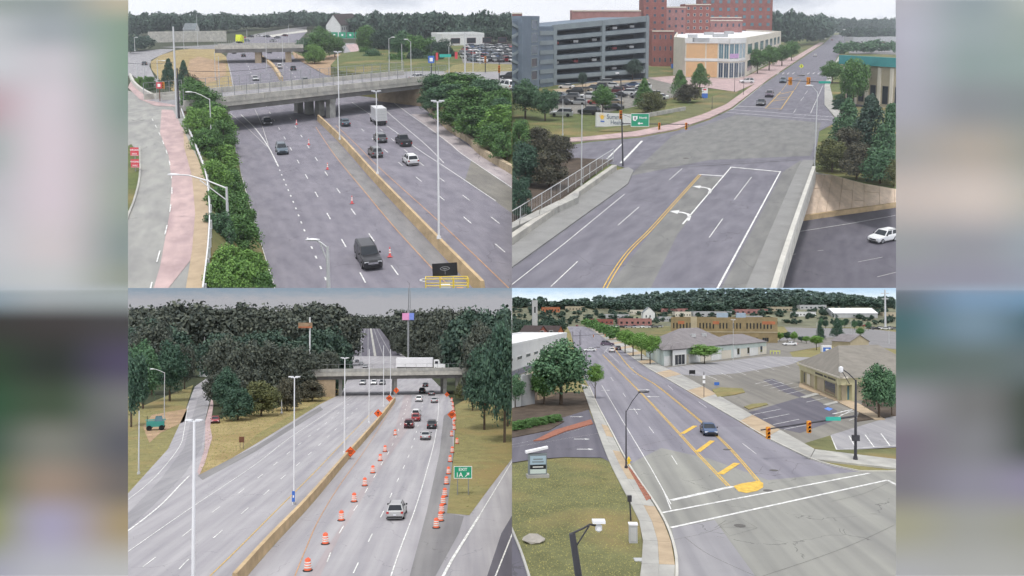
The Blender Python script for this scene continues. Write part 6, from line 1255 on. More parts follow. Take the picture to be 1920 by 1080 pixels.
# ---- traffic
Du = heading((711, 975), (763, 862)); Dd = heading((620, 786), (505, 879))
for k_, c, px, py, lab in [('suv', 'silver', 740, 977, 'silver suv nearest the camera in the work zone'), ('sedan', 'silver', 797, 826, 'silver sedan beside the white edge line'), ('suv', 'charcoal', 809, 805, 'dark grey suv ahead of the silver sedan'), ('jeep', 'maroon', 766, 804, 'dark red jeep in the middle lane'), ('suv', 'red', 779, 791, 'red and white suv behind a white van'), ('minivan', 'white', 779, 783, 'white van just ahead of the red suv'), ('suv', 'white', 785, 754, 'white suv near the overpass shadow'), ('sedan', 'silver', 814, 756, 'far silver car near the overpass'), ('suv', 'charcoal', 791, 738, 'dark car under the overpass'), ('sedan', 'grey', 809, 742, 'grey car entering the overpass shadow'), ('sedan', 'black', 797, 726, 'farthest dark car beyond the overpass')]: vehicle(k_, c, px, py, Du, lab, 'rear', k=1.05)
for px, c, lab in [(679, 'silver', 'silver car facing the camera under the overpass'), (700, 'white', 'white truck facing the camera under the overpass'), (716, 'grey', 'grey car facing the camera under the overpass')]: vehicle('suv', c, px, 722, Dd, lab, 'front', k=1.1)
for px, py, c in [(676, 684, 'white'), (684, 690, 'silver'), (668, 680, 'charcoal')]: vehicle('sedan', c, px, py, Dd, f'tiny {c} car far along the highway beyond the overpass', 'front', k=1.2)
vehicle('pickup', 'charcoal', 617, 738, R(60), 'dark truck parked beside the overpass abutment', 'mid', name='pickup_truck', cat='pickup')
barrel(618, 742, 'orange barrel beside the dark truck at the abutment', 'barrels by the abutment', 1.3); barrel(624, 740, 'second orange barrel beside the dark truck', 'barrels by the abutment', 1.3)
vehicle('sedan', 'red', 404, 790, heading((396, 740), (384, 790)), 'dark red car almost hidden by trees at the ramp', 'rear', k=1.0)

# ---- grass standing on the verges
def tufts(label, polys, n, size, z):
    V = []
    for pts in polys:
        g = np.array(G(pts, 0)); x0, y0 = g.min(0); x1, y1 = g.max(0); P = np.stack([rng.uniform(x0, x1, n * 3), rng.uniform(y0, y1, n * 3)], 1); ins = np.zeros(len(P), bool); j = len(g) - 1
        for i in range(len(g)):
            c = ((g[i, 1] > P[:, 1]) != (g[j, 1] > P[:, 1])) & (P[:, 0] < (g[j, 0] - g[i, 0]) * (P[:, 1] - g[i, 1]) / (g[j, 1] - g[i, 1] + 1e-9) + g[i, 0]); ins ^= c; j = i
        P = P[ins][:n]; k = len(P); a = rng.uniform(0, 3.14, k); s_ = size * rng.uniform(.5, 1.6, k); dx, dy = np.cos(a) * s_ * .5, np.sin(a) * s_ * .5; h_ = s_ * rng.uniform(.15, .5, k); lx, ly = rng.normal(0, .5, k) * s_, s_ * rng.uniform(.3, 1.2, k); zz = np.full(k, z)
        V.append(np.stack([np.stack([P[:, 0] - dx, P[:, 1] - dy, zz], 1), np.stack([P[:, 0] + dx, P[:, 1] + dy, zz], 1), np.stack([P[:, 0] + dx * .5 + lx, P[:, 1] + dy * .5 + ly, zz + h_], 1), np.stack([P[:, 0] - dx * .5 + lx, P[:, 1] - dy * .5 + ly, zz + h_], 1)], 1).reshape(-1, 3))
    V = Q.w(np.concatenate(V)); o0 = np.array((V[:, 0].mean(), V[:, 1].mean(), V[:, 2].min())); me = quads_mesh('grass', V - o0); me.materials.append(mt('grass_blade')); o = bpy.data.objects.new('grass', me); o.location = o0; link(o); tag(o, label, 'grass', None, 'stuff')
tufts('rough yellowing grass on the verges of the work zone', [[(160, 975), (160, 760), (270, 770), (362, 724), (346, 775), (330, 810), (315, 842), (240, 925)], [(374, 888), (388, 800), (420, 782), (520, 767), (600, 737), (640, 726), (636, 738), (600, 756), (480, 830), (400, 878)], [(856, 770), (880, 750), (960, 770), (960, 856), (920, 908), (880, 962), (842, 958), (850, 860)]], 6500, .17, -.02)

# ---- woods
LB = 'leaf_black'
near = [(246, 800, 650, 60, 'leaf_deep', 'dense dark green tree at the left edge beside the pole'), (268, 766, 640, 60, 'leaf_dark', 'tall dark green tree behind the work machine'), (318, 752, 640, 60, 'leaf_deep', 'dark tree behind the old lamp post'), (346, 730, 640, 40, LB, 'narrow black tree at the ramp end'), (286, 740, 600, 80, LB, 'very dark tall tree on the left skyline'), (424, 776, 690, 50, 'leaf_deep', 'dark shrub tree at the ramp corner'), (446, 788, 726, 54, 'leaf_deep', 'green bush at the corner of the dry grass'), (490, 780, 716, 60, 'leaf_olive', 'olive tree at the wood edge above the dry grass'), (420, 740, 632, 70, LB, 'black tall tree right of the ramp'), (462, 760, 630, 80, LB, 'dark broad tree in the middle wood'), (510, 756, 640, 80, LB, 'dark tree behind the olive tree'), (560, 744, 650, 80, LB, 'dark tree near the median lamp pole'), (606, 738, 650, 60, LB, 'dark tree beside the overpass abutment'), (538, 770, 712, 44, 'leaf_brown', 'brownish bush at the wood edge'), (586, 752, 714, 46, 'leaf_brown', 'low brown bush near the abutment'), (626, 732, 700, 30, 'leaf_deep', 'small dark bush at the abutment')]
for px, b, t, w, lf, lab in near: tree(px, b, t, w * 1.1, 'round' if b - t > 70 else 'shrub', lf, lab, clear=.02)
for px, b, t, w, lf, lab in [(908, 806, 650, 70, 'leaf_deep', 'tall dark green tree right of the overpass'), (946, 830, 610, 80, 'leaf_deep', 'largest dark green tree at the right edge'), (930, 780, 620, 70, 'leaf_forest', 'dark tree behind the largest right tree'), (886, 770, 690, 40, 'leaf_black', 'dark bush beside the bridge end'), (900, 740, 604, 70, LB, 'black tree on the right skyline'), (952, 800, 585, 60, 'leaf_forest', 'high tree touching the right edge'), (868, 750, 716, 26, 'leaf_olive', 'small olive bush beside the bridge end')]: tree(px, b, t, w * 1.1, 'round' if b - t > 60 else 'shrub', lf, lab, clear=.02)
tp = lambda x: 573 + (4 * math.sin(x * .05)) + (14 if 630 < x < 735 else 0) + (8 if 735 < x < 880 else 0) + (6 if 470 < x < 510 else 0)
wood('woodland', 'tall dark wood filling the skyline behind the ramp', woodline([(200, 690), (330, 690), (430, 688), (560, 690), (650, 684)], tp, 30, 92, 5, 2), 'leaf_black', lib=FINE)
wood('woodland', 'middle storey of the dark wood between ramp and abutment', woodline([(200, 720), (340, 706)], lambda x: 616 + 12 * math.sin(x * .08), 12, 80, 8) + woodline([(404, 720), (640, 712)], lambda x: 626 + 14 * math.sin(x * .06), 20, 74, 8), 'leaf_forest', lib=FINE)
wood('woodland', 'lower bushy edge of the wood along the dry grass', woodline([(405, 760), (470, 764), (560, 746), (632, 730)], lambda x: 690 + 8 * math.sin(x * .1), 18, 50, 5), 'leaf_black', lib=FINE)
ha, hb2 = Q.h(690, 650, 616), Q.h(690, 650, 612)
m = MB(); n0, n1 = G([(655, 668), (752, 668)], 0); m_ = [(*Q.g(678, 650), ha), (*Q.g(712, 650), ha)]; m.face([(*n0, .05), (*n1, .05), m_[1], m_[0]]); bake(m, 'far_highway', 'asphalt_dark', kind='structure'); fh_ = bpy.data.objects['far_highway']
for t in (.2, .36, .5, .66, .82):
    a0, a1 = (n0[0] + (n1[0] - n0[0]) * t, n0[1], .12), (m_[0][0] + (m_[1][0] - m_[0][0]) * t, m_[0][1], ha + .08); w_ = .9 if t == .5 else .3
    bake(MB().face([(a0[0] - w_, a0[1], a0[2]), (a0[0] + w_, a0[1], a0[2]), (a1[0] + w_, a1[1], a1[2]), (a1[0] - w_, a1[1], a1[2])]), 'median' if t == .5 else 'lane_line', 'concrete' if t == .5 else 'asphalt_pale', fh_)
wood('woodland', 'hazy dark wood at the end of the highway beyond the overpass', woodline([(620, 641), (660, 641)], tp, 5, 50, 3, 2) + woodline([(655, 640), (745, 640)], lambda x: 592, 11, 36, 3, 2) + woodline([(640, 668), (668, 652)], lambda x: 612, 5, 26, 2) + woodline([(740, 664), (760, 672)], lambda x: 622, 4, 26, 2) + woodline([(752, 652), (800, 676), (880, 690)], tp, 14, 64, 3, 2) + woodline([(776, 672), (850, 704)], lambda x: 644, 10, 40, 5), 'leaf_black', lib=FINE)
wood('woodland', 'dark wood behind the large right trees', woodline([(870, 720), (1000, 730)], lambda x: 584, 12, 90, 6, 2), 'leaf_forest', lib=FINE)
# ================================================================== WEST VIEW (bottom right): street junction and lots
Q = BR
sheet('ground', [(920, 1300), (920, 611), (1740, 611), (1740, 1300)], 'verge', -.06)
rw_ = sheet('road', [(1262, 1300), (1270, 1090), (1268, 1035), (1240, 962), (1180, 870), (1145, 805), (1120, 757), (1094, 705), (1080, 660), (1070, 625), (1063, 612), (1094, 612), (1104, 615), (1120, 625), (1160, 652), (1210, 687), (1250, 710), (1320, 751), (1382, 787), (1415, 808), (1470, 837), (1532, 865), (1595, 881), (1630, 885), (1740, 884), (1740, 1300)], 'asphalt_street', 0)
sheet('worn_pavement', [(1180, 870), (1240, 840), (1330, 860), (1440, 900), (1600, 885), (1740, 884), (1740, 1300), (1265, 1300), (1268, 1035), (1240, 962)], 'asphalt_junction', .01, rw_)
sheet('pavement_patch', [(1260, 990), (1340, 975), (1420, 1085), (1300, 1100), (1272, 1080)], 'asphalt_pale', .016, rw_)
sheet('worn_pavement', [(1290, 720), (1340, 760), (1400, 800), (1330, 800), (1230, 720)], 'asphalt', .012, rw_)
def pl(pts, w, m=W1, name='edge_line', z=.025): return line(rw_, pts, w, m, z, name, False)
pl([(1258, 945), (1222, 880), (1168, 790), (1128, 722)], .16); pl([(1258, 955), (1245, 922)], .16)
for a, b in [((1259, 854), (1270, 871)), ((1217, 800), (1226, 812)), ((1188, 765), (1196, 777)), ((1168, 737), (1173, 744)), ((1145, 707), (1150, 714)), ((1392, 831), (1418, 851)), ((1310, 753), (1325, 764)), ((1252, 722), (1262, 731)), ((1184, 700), (1196, 703))]: pl([a, b], .14, name='lane_dash')
yl = [(1130, 665), (1160, 695), (1210, 745), (1260, 798), (1300, 842), (1340, 884), (1366, 911)]; y2 = [(1150, 650), (1182, 690), (1230, 722), (1290, 770), (1330, 804), (1370, 842), (1423, 903)]
for pts in (yl, y2):
    for d in (-2.0, 2.0): line(rw_, [(x + d * (y - 600) / 250, y) for x, y in pts], .21, Y1, .025, 'centre_line')
for a, b, w in [((1279, 813), (1304, 798), 1.1), ((1308, 847), (1336, 826), 1.1), ((1350, 889), (1382, 868), 1.2)]: pl([a, b], w, Y1, 'island_bar', .028)
m = MB(); c_ = [(1375, 912), (1390, 907), (1422, 902), (1431, 906), (1431, 914), (1420, 921), (1400, 925), (1385, 922)]; g_ = G(c_); m.face([(x, y, .03) for x, y in g_]); bake(m, 'island_nose', Y1, rw_)
pl([(1258, 938), (1374, 912)], .85, W1, 'stop_line'); pl([(1242, 961), (1400, 931), (1630, 887)], .5, W1, 'crosswalk_line'); pl([(1258, 989), (1440, 949), (1664, 900)], .5, W1, 'crosswalk_line'); pl([(1664, 900), (1690, 914)], .5, W1, 'crosswalk_line')
pl([(1132, 662), (1140, 652)], .2); pl([(1136, 658), (1160, 679)], .16); pl([(1143, 677), (1154, 676)], .3, W1, 'stop_line')
def small_arrow(px, py, k=1.0, hd=None, flip=1):
    x, y = Q.g(px, py); m = MB(); T = lambda u, v: (x + u * k * flip, y + v * k * 2.2, .03)
    m.face([T(-1.1, -.1), T(.6, -.1), T(.6, .12), T(-1.1, .12)]); m.face([T(.6, -.38), T(1.3, .0), T(.6, .42)]); bake(m, 'turn_arrow', W1, rw_)
small_arrow(1206, 731, 1.0, flip=1); small_arrow(1225, 744, 1.0, flip=-1); small_arrow(1190, 768, .8); small_arrow(1182, 690, .8); small_arrow(1135, 732, .7)
for pts in [[(1262, 1012), (1320, 1000), (1352, 988)], [(1352, 988), (1420, 990)], [(1430, 1080), (1520, 1050), (1600, 1020), (1676, 985)], [(1285, 1008), (1330, 1040), (1428, 1085)], [(1176, 843), (1240, 827), (1300, 815)], [(1560, 940), (1620, 925), (1676, 900)], [(1340, 990), (1362, 975)]]: line(rw_, pts, .06, 'joint', .02, 'pavement_crack')
for px, py in [(1451, 882), (1387, 986), (1363, 843), (1596, 868), (1638, 867), (1517, 847), (1440, 920)]:
    x, y = Q.g(px, py); bake(MB().lathe([(.42, .01), (.42, .03), (.34, .035)], 16, (x, y)), 'manhole_cover', 'joint', rw_)
for pts in ([(1424, 884), (1430, 874), (1464, 876), (1458, 888), (1424, 884)], [(1350, 986), (1390, 972), (1420, 990), (1368, 1005), (1350, 986)]): line(rw_, pts, .05, 'joint', .022, 'pavement_cut', False)

# ---- sidewalk in slabs, left of the street
Lk = [(1196, 1110), (1205, 1030), (1200, 980), (1170, 920), (1143, 866), (1122, 812), (1104, 760), (1090, 720)]; Rk = [(1268, 1110), (1266, 1035), (1238, 962), (1178, 870), (1144, 805), (1119, 757), (1105, 725)]
sw = thing('sidewalk', 'pale slab sidewalk curving along the lawn at the junction', 'sidewalk', Q.g(1200, 1000)); sw['kind'] = 'structure'
gl_, gr_ = along(smooth_path(G(Lk, .13)), 25), along(smooth_path(G(Rk, .13)), 25)
for i in range(24):
    a, b, c, d = gl_[i], gr_[i], gr_[i + 1], gl_[i + 1]; mid = lambda p, q, t: (p[0] + (q[0] - p[0]) * t, p[1] + (q[1] - p[1]) * t)
    sh = lambda p, c0: (p[0] + (c0[0] - p[0]) * .008, p[1] + (c0[1] - p[1]) * .008)
    for t0, t1, mm in ((0, .5, 'concrete'), (.5, .95, 'tan_concrete' if i % 5 in (1, 2, 3) and i < 13 else 'concrete')):
        q = [mid(a, b, t0), mid(a, b, t1), mid(d, c, t1), mid(d, c, t0)]; c0 = (sum(p[0] for p in q) / 4, sum(p[1] for p in q) / 4); bake(MB().prism([sh(p, c0) for p in q], -.1, .13), 'slab', mm, sw)
wallstrip('kerb', Rk, 'concrete_pale', .15, .18, .0, sw)
x0 = G([(1176, 874), (1186, 882), (1222, 934), (1212, 939)], .135); bp = thing('brick_strip', 'red brick paving strip along the kerb beside the lamp', 'paving', x0[0]); bp['kind'] = 'structure'
for i in range(10):
    for j in range(2):
        m_ = lambda p, q, t: (p[0] + (q[0] - p[0]) * t, p[1] + (q[1] - p[1]) * t); a, b = m_(x0[0], x0[3], i / 10 + .004), m_(x0[1], x0[2], i / 10 + .004); c, d = m_(x0[1], x0[2], (i + 1) / 10 - .004), m_(x0[0], x0[3], (i + 1) / 10 - .004)
        bake(MB().prism([m_(a, b, j * .5 + .01), m_(a, b, j * .5 + .48), m_(d, c, j * .5 + .48), m_(d, c, j * .5 + .01)], .05, .15), 'brick', 'red_brick_paving', bp)
sheet('lawn', [(900, 878), (1000, 863), (1060, 858), (1128, 859), (1143, 866), (1170, 920), (1200, 980), (1205, 1030), (1196, 1110), (1190, 1300), (900, 1300)], 'lawn', .06)
sheet('driveway', [(900, 980), (952, 985), (968, 1010), (992, 1090), (1005, 1150), (900, 1150)], 'asphalt_dark', .075); wallstrip('kerb', [(948, 968), (962, 1000), (978, 1040), (995, 1095), (1005, 1150)], 'concrete', .15, .15, .06)
pk = sheet('driveway', [(900, 832), (960, 812), (1104, 768), (1122, 812), (1143, 866), (1128, 858), (1060, 857), (1000, 861), (900, 877)], 'asphalt_dark', .03); pk_ = pk
line(pk_, [(900, 848), (1000, 832), (1125, 812)], .07, 'paint_worn', .05); line(pk_, [(940, 838), (1060, 812), (1110, 795)], .07, 'paint_worn', .05)
for px, py in [(1092, 824), (1098, 843), (1082, 782)]:
    x, y = Q.g(px, py); m = MB(); T = lambda u, v: (x + u, y + v * 1.6, .05); m.face([T(-1.0, -.08), T(.3, -.08), T(.3, .1), T(-1.0, .1)]); m.face([T(.3, -.3), T(.95, .0), T(.3, .32)]); bake(m, 'arrow_mark', W1, pk_)
slab('traffic_island', [(1000, 826), (1040, 806), (1108, 786), (1112, 794), (1060, 808), (1020, 824)], 'red_brick_paving', 0, .14)
slab('planting_bed', [(920, 815), (960, 800), (1040, 785), (1058, 790), (1030, 806), (960, 820)], 'soil', 0, .12)
sheet('soil_bed', [(900, 790), (1000, 735), (1106, 735), (1106, 768), (960, 811), (900, 830)], 'soil', .02)
# ---- right sidewalk in slabs
Lr = [(1740, 884), (1630, 885), (1595, 881), (1532, 865), (1470, 837), (1415, 808), (1382, 787), (1320, 751), (1250, 710), (1210, 687), (1160, 652), (1120, 625), (1104, 615)]; Rr_ = [(1740, 868), (1640, 867), (1610, 865), (1565, 855), (1505, 832), (1457, 802), (1410, 777), (1332, 732), (1278, 702), (1238, 684), (1180, 648), (1136, 622), (1112, 613.5)]
sr = thing('sidewalk', 'sidewalk curving round the far junction corner and up the street', 'sidewalk', Q.g(1500, 840)); sr['kind'] = 'structure'
gl_, gr_ = along(smooth_path(G(Lr, .13)), 41), along(smooth_path(G(Rr_, .13)), 41)
for i in range(40):
    q = [gl_[i], gr_[i], gr_[i + 1], gl_[i + 1]]; c0 = (sum(p[0] for p in q) / 4, sum(p[1] for p in q) / 4); bake(MB().prism([sh(p, c0) for p in q], -.1, .13), 'slab', ['concrete', 'concrete', 'tan_concrete'][i % 3], sr)
wallstrip('kerb', Lr, 'concrete_pale', .15, .15, 0, sr)
# ---- lots
lt = sheet('parking_lot', [(1238, 686), (1278, 704), (1332, 734), (1410, 779), (1457, 804), (1505, 833), (1560, 820), (1620, 800), (1740, 780), (1740, 740), (1600, 700), (1500, 690), (1480, 660), (1600, 640), (1560, 632), (1440, 640), (1300, 660), (1240, 680)], 'asphalt_brown', .02)
sheet('pale_drive', [(1245, 690), (1330, 680), (1440, 668), (1520, 670), (1480, 684), (1380, 700), (1310, 705), (1275, 702)], 'asphalt_pale', .035, lt)
sheet('dark_bays', [(1390, 776), (1415, 770), (1500, 745), (1470, 735), (1430, 712), (1450, 710), (1520, 745), (1570, 770), (1560, 790), (1500, 812), (1460, 803), (1412, 778)], 'asphalt_dark', .035, lt)
sheet('pale_bays', [(1503, 833), (1556, 816), (1690, 775), (1690, 838), (1600, 843), (1570, 843)], 'asphalt_pale', .035, lt)
L2 = lambda a, b, w=.24: line(lt, [a, b], w, W1, .05, 'bay_line', False)
for i in range(9): L2((1325 + 27 * i, 704 - 4.6 * i), (1345 + 27 * i, 712 - 4.6 * i), .2)
for a, b in [((1430, 724), (1470, 716)), ((1444, 728), (1488, 718)), ((1458, 733), (1497, 725)), ((1474, 739), (1512, 730)), ((1412, 777), (1464, 767)), ((1430, 786), (1480, 776)), ((1450, 796), (1498, 786)), ((1512, 754), (1552, 745)), ((1592, 788), (1632, 775)), ((1470, 805), (1520, 795)), ((1447, 712), (1470, 720)), ((1416, 720), (1447, 712)), ((1557, 817), (1569, 843)), ((1592, 817), (1603, 837)), ((1622, 815), (1639, 838)), ((1652, 813), (1669, 836)), ((1569, 843), (1690, 834)), ((1560, 788), (1610, 762)), ((1576, 778), (1610, 768))]: L2(a, b)
for i in range(6): line(lt, [(1562 + i * 7.5, 776 - i * 1.8), (1576 + i * 7.5, 773 - i * 1.9)], .7, W1, .052, 'hatch_bar', False)
m = MB(); m.face([(x, y, .055) for x, y in G([(1545, 767), (1552, 764), (1562, 767), (1555, 771)])]); bake(m, 'disabled_bay_mark', 'paint_blue', lt)
isl = [([(1395, 762), (1410, 757), (1437, 755), (1440, 758), (1420, 763), (1404, 767)], 'verge'), ([(1335, 730), (1350, 726), (1392, 728), (1397, 735), (1375, 740), (1345, 744)], 'verge'), ([(1500, 744), (1530, 736), (1540, 738), (1510, 746)], 'concrete'), ([(1543, 758), (1570, 751), (1580, 752), (1550, 760)], 'concrete'), ([(1498, 725), (1500, 716), (1612, 757), (1660, 786), (1640, 786), (1560, 748)], 'tan_concrete')]
for i, (pts, mm) in enumerate(isl): slab('traffic_island', pts, mm, 0, .14)
tufts('short patchy grass of the junction lawns', [[(930, 880), (1000, 866), (1060, 861), (1126, 862), (1141, 868), (1168, 920), (1197, 980), (1202, 1030), (1194, 1100), (1000, 1100), (975, 1030), (945, 960)]], 15000, .065, .058)
slab('grass_corner', [(1502, 833), (1557, 816), (1568, 844), (1640, 842), (1740, 840), (1740, 868), (1640, 866), (1610, 864), (1565, 854)], 'lawn', -.05, .12)
slab('planting_bed', [(1605, 790), (1740, 770), (1740, 735), (1620, 745)], 'soil', 0, .12)
sheet('far_road', [(1440, 650), (1560, 640), (1680, 655), (1740, 660), (1740, 630), (1600, 612), (1470, 612), (1480, 625)], 'asphalt_mid', .01)
sheet('far_lawn', [(1180, 640), (1260, 632), (1260, 613), (1140, 613)], 'lawn', .01)
sheet('far_lawn', [(1440, 612.5), (1540, 612.5), (1740, 613), (1740, 622), (1600, 616), (1500, 614)], 'lawn', .02)

# ---- bank building with hipped roof
c0, c1, c2 = Q.g(1499, 718), Q.g(1577, 754), Q.g(1740, 744); hw_ = Q.h(1577, 754, 709)
bk = thing('bank_building', 'yellow-tan bank branch with grey hipped roof and entrance canopy', 'bank', c1); c3 = (c0[0] + c2[0] - c1[0], c0[1] + c2[1] - c1[1])
inset = lambda p, t: (p[0] + ((c0[0] + c2[0]) / 2 - p[0]) * t, p[1] + ((c0[1] + c2[1]) / 2 - p[1]) * t)
bake(MB().prism([inset(c, .045) for c in (c0, c1, c2, c3)], -.1, hw_ - .9), 'wall', 'stucco_tan', bk)
fa, fb = Face(c0, c1), Face(c1, c2)
bake(fa.box(MB(), 0, fa.L, hw_ - 1.2, hw_ - .05, -.8, 0), 'fascia', 'stucco_yellow', bk); bake(fb.box(MB(), .01, fb.L, hw_ - 1.2, hw_ - .05, -.8, 0), 'fascia', 'stucco_yellow', bk)
bake(fa.box(MB(), -.3, fa.L + .3, hw_ - .04, hw_ + .22, -1.1, .3), 'gutter', 'stucco_cream', bk); bake(fb.box(MB(), .31, fb.L, hw_ - .04, hw_ + .22, -1.1, .3), 'gutter', 'stucco_cream', bk)
for u in (.02, .40, .93): bake(fa.box(MB(), fa.L * u, fa.L * u + .9, 0, hw_ - 1.21, -.85, .02), 'pillar', 'stucco_yellow', bk)
bake(fb.box(MB(), fb.L * .12, fb.L * .12 + .8, 0, hw_ - 1.21, -.85, .02), 'pillar', 'stucco_yellow', bk)
fi = Face(inset(c0, .045), inset(c1, .045))
for u0, u1, mm in ((.06, .12, 'glass'), (.15, .26, 'stucco_cream'), (.62, .88, 'glass')): window(bk, fi, fi.L * u0, fi.L * u1, .3, hw_ - 1.4, glass=mm, frame='stucco_yellow')
fi2 = Face(inset(c1, .045), inset(c2, .045)); window(bk, fi2, fi2.L * .05, fi2.L * .115, .1, hw_ - 1.3, glass='glass_teal', frame='stucco_yellow')
rm = MB()
for k in range(22):                          # raised lettering above the entrance, too small to read
    if k in (9, 13): continue
    u = fa.L * .44 + k * fa.L * .021; fa.box(rm, u, u + fa.L * .013, hw_ - .85, hw_ - .5, .005, .05)
bake(rm, 'raised_lettering', 'trim_black', bk)
e0, e1, e2, e3 = [(c[0] + (c[0] - (c0[0] + c2[0]) / 2) * .03, c[1] + (c[1] - (c0[1] + c2[1]) / 2) * .03, hw_ + .2) for c in (c0, c1, c2, c3)]
hr = hw_ + 4.6; mid_ = lambda p, q, t: (p[0] + (q[0] - p[0]) * t, p[1] + (q[1] - p[1]) * t); w_half = .5
ra_ = (*mid_(mid_(e0, e1, .5), mid_(e3, e2, .5), .26), hr); rb_ = (*mid_(mid_(e0, e1, .5), mid_(e3, e2, .5), .75), hr)
m = MB()
for pts in ([e0, e1, ra_], [e1, e2, rb_, ra_], [e2, e3, rb_], [e3, e0, ra_, rb_]): m.face(pts)
bake(m, 'roof', 'roof_brown', bk)
# ---- grey-roofed middle building
d1, d4 = Q.g(1245, 687), Q.g(1438, 664); f2 = Face(d1, d4); kx, ky = Q.g(1250, 710), Q.g(1160, 652); kl = math.hypot(ky[0] - kx[0], ky[1] - kx[1]); f2.n = (-(ky[0] - kx[0]) / kl, -(ky[1] - kx[1]) / kl); L2_ = f2.L; hm = Q.h(1245, 687, 657)
gb = thing('lodge_building', 'pale building with big grey shingle hip roof beside the parking lot', 'building', d1)
def hip(parent, f, u0, u1, w0, w1, h0, h1, mat, over=.8):
    P = f.p; e = [P(u0 - over, h0, w0 + over), P(u1 + over, h0, w0 + over), P(u1 + over, h0, w1 - over), P(u0 - over, h0, w1 - over)]; wm = (w0 + w1) / 2; s_ = min(abs(w1 - w0) * .42, (u1 - u0) * .36)
    a_, b_ = P(u0 + s_, h1, wm), P(u1 - s_, h1, wm); m = MB(); up = lambda p: (p[0], p[1], p[2] + .12)
    for pts in ([e[0], e[1], b_, a_], [e[1], e[2], b_], [e[2], e[3], a_, b_], [e[3], e[0], a_]): m.face([up(p) for p in pts])
    m.face(e); return bake(m, 'roof', mat, parent)
bake(f2.box(MB(), 0, L2_ * .62, -.1, hm, -44, 0), 'wall', 'stucco_mint', gb); bake(f2.box(MB(), L2_ * .62 + .01, L2_, -.1, hm * .95, -30, -.6), 'wall', 'stucco_mint', gb); bake(f2.box(MB(), L2_ * .06, L2_ * .17, -.1, hm * .98, .02, 2.2), 'porch', 'stucco_white', gb)
r_ = hip(gb, f2, 0, L2_ * .62, 0, -44, hm + .02, hm + 5.0, 'roof_grey'); hip(gb, f2, L2_ * .5, L2_, -.6, -30, hm * .95 + .02, hm + 2.4, 'roof_grey'); hip(gb, f2, L2_ * .05, L2_ * .18, 2.3, -3, hm + .05, hm + 1.6, 'roof_grey', .3)
for i in range(10): piece(gb, 'wall_panel', ['stucco_white', 'stucco_cream'][i % 2], f2, L2_ * i / 10 + .1, L2_ * (i + 1) / 10 - .1, .1, hm * .62, .01 if i < 6 else -.59, .1 if i < 6 else -.5)
for u0, u1 in ((.20, .26), (.33, .42), (.50, .56)): window(gb, f2, L2_ * u0, L2_ * u1, .1, hm * .66, frame='stucco_white', mull=2 if u1 - u0 > .08 else 0)
fq = Face(f2.p(0, 0, -.49)[:2], f2.p(L2_, 0, -.49)[:2])
for u0, u1 in ((.66, .69), (.77, .80), (.92, .95)): window(gb, fq, L2_ * u0, L2_ * u1, .8, hm * .70, frame='stucco_white')
fo_ = Face(f2.p(L2_ * .06, 0, 2.21)[:2], f2.p(L2_ * .17, 0, 2.21)[:2]); window(gb, fo_, fo_.L * .12, fo_.L * .88, .1, hm * .7, frame='stucco_white', mull=2)
for t in (.28, .38): bake(MB().box(*[q for i_ in (0, 1) for q in (f2.p(L2_ * t, 0, -11)[i_], f2.p(L2_ * t, 0, -11)[i_] + 1.4)], hm + 2.6, hm + 3.6), 'vent', 'wall_grey', r_)
bake(f2.box(MB(), L2_ * .62, L2_ * .62 + .3, hm * .5, hm - .1, -.55, .05), 'downpipe', 'stucco_white', gb)
# ---- brown brick office
A, B = Q.g(1258, 641), Q.g(1458, 643); ho = Q.h(1258, 641, 599); of, f, l, r = block('brick_office', 'long brown brick office with rows of windows and maroon roof', 'office', A, B, 24, ho, 'brick_brown', 'roof_maroon', 1.0)
windows(of, f, [f.L * (.02 + .0315 * i) for i in range(30) if i not in (6, 7, 13, 17, 21)], [ho * .60], f.L * .016, ho * .26, frame='brick_brown', fw=.08)
windows(of, f, [f.L * (.46 + .10 * i) for i in range(5)], [ho * .05], f.L * .06, ho * .18, frame='brick_brown', fw=.1, mull=2)
piece(of, 'string_course', 'stucco_tan', f, 0, f.L, ho * .44, ho * .48, .005, .15); piece(of, 'entrance_bay', 'stucco_tan', f, f.L * .19, f.L * .25, 0, ho + 1.4, .005, .4)
for u0, u1 in ((.07, .13), (.40, .46), (.86, .98)): piece(of, 'brick_panel', 'brick_orange', f, f.L * u0, f.L * u1, ho * .80, ho * .93, .005, .08)
for u0, u1 in ((.44, .55), (.63, .72)): bake(f.box(MB(), f.L * u0, f.L * u1, ho + .15, ho + 3.0, -20, -12), 'roof_unit', 'unit_blue', of)
# ---- left: white hall, church, garden walls
A, B = Q.g(930, 768), Q.g(1063, 697); hl = Q.h(1063, 697, 627); wh, f, l, r = block('white_hall', 'white hall with slit windows behind the large street tree', 'building', A, B, 12, hl, 'stucco_white', 'roof_white', .5)
windows(wh, f, [f.L * (.10 + .105 * i) for i in range(8)], [hl * .72], f.L * .06, hl * .07, frame='stucco_white', fw=.06)
window(wh, f, f.L * .06, f.L * .72, hl * .40, hl * .56, glass='glass_blue', frame='wall_grey', mull=7); piece(wh, 'brown_panel', 'roof_maroon', f, f.L * .28, f.L * .48, hl * .05, hl * .33, .005, .12); piece(wh, 'canopy', 'stucco_tan', f, f.L * .1, f.L * .75, hl * .34, hl * .39, .13, 1.2)
gw = thing('garden_wall', 'white high corner wall beneath the large street tree', 'wall', Q.g(985, 780)); fA = Face(Q.g(960, 765), Q.g(1003, 757)); fB = Face(Q.g(978, 758), Q.g(1040, 742))
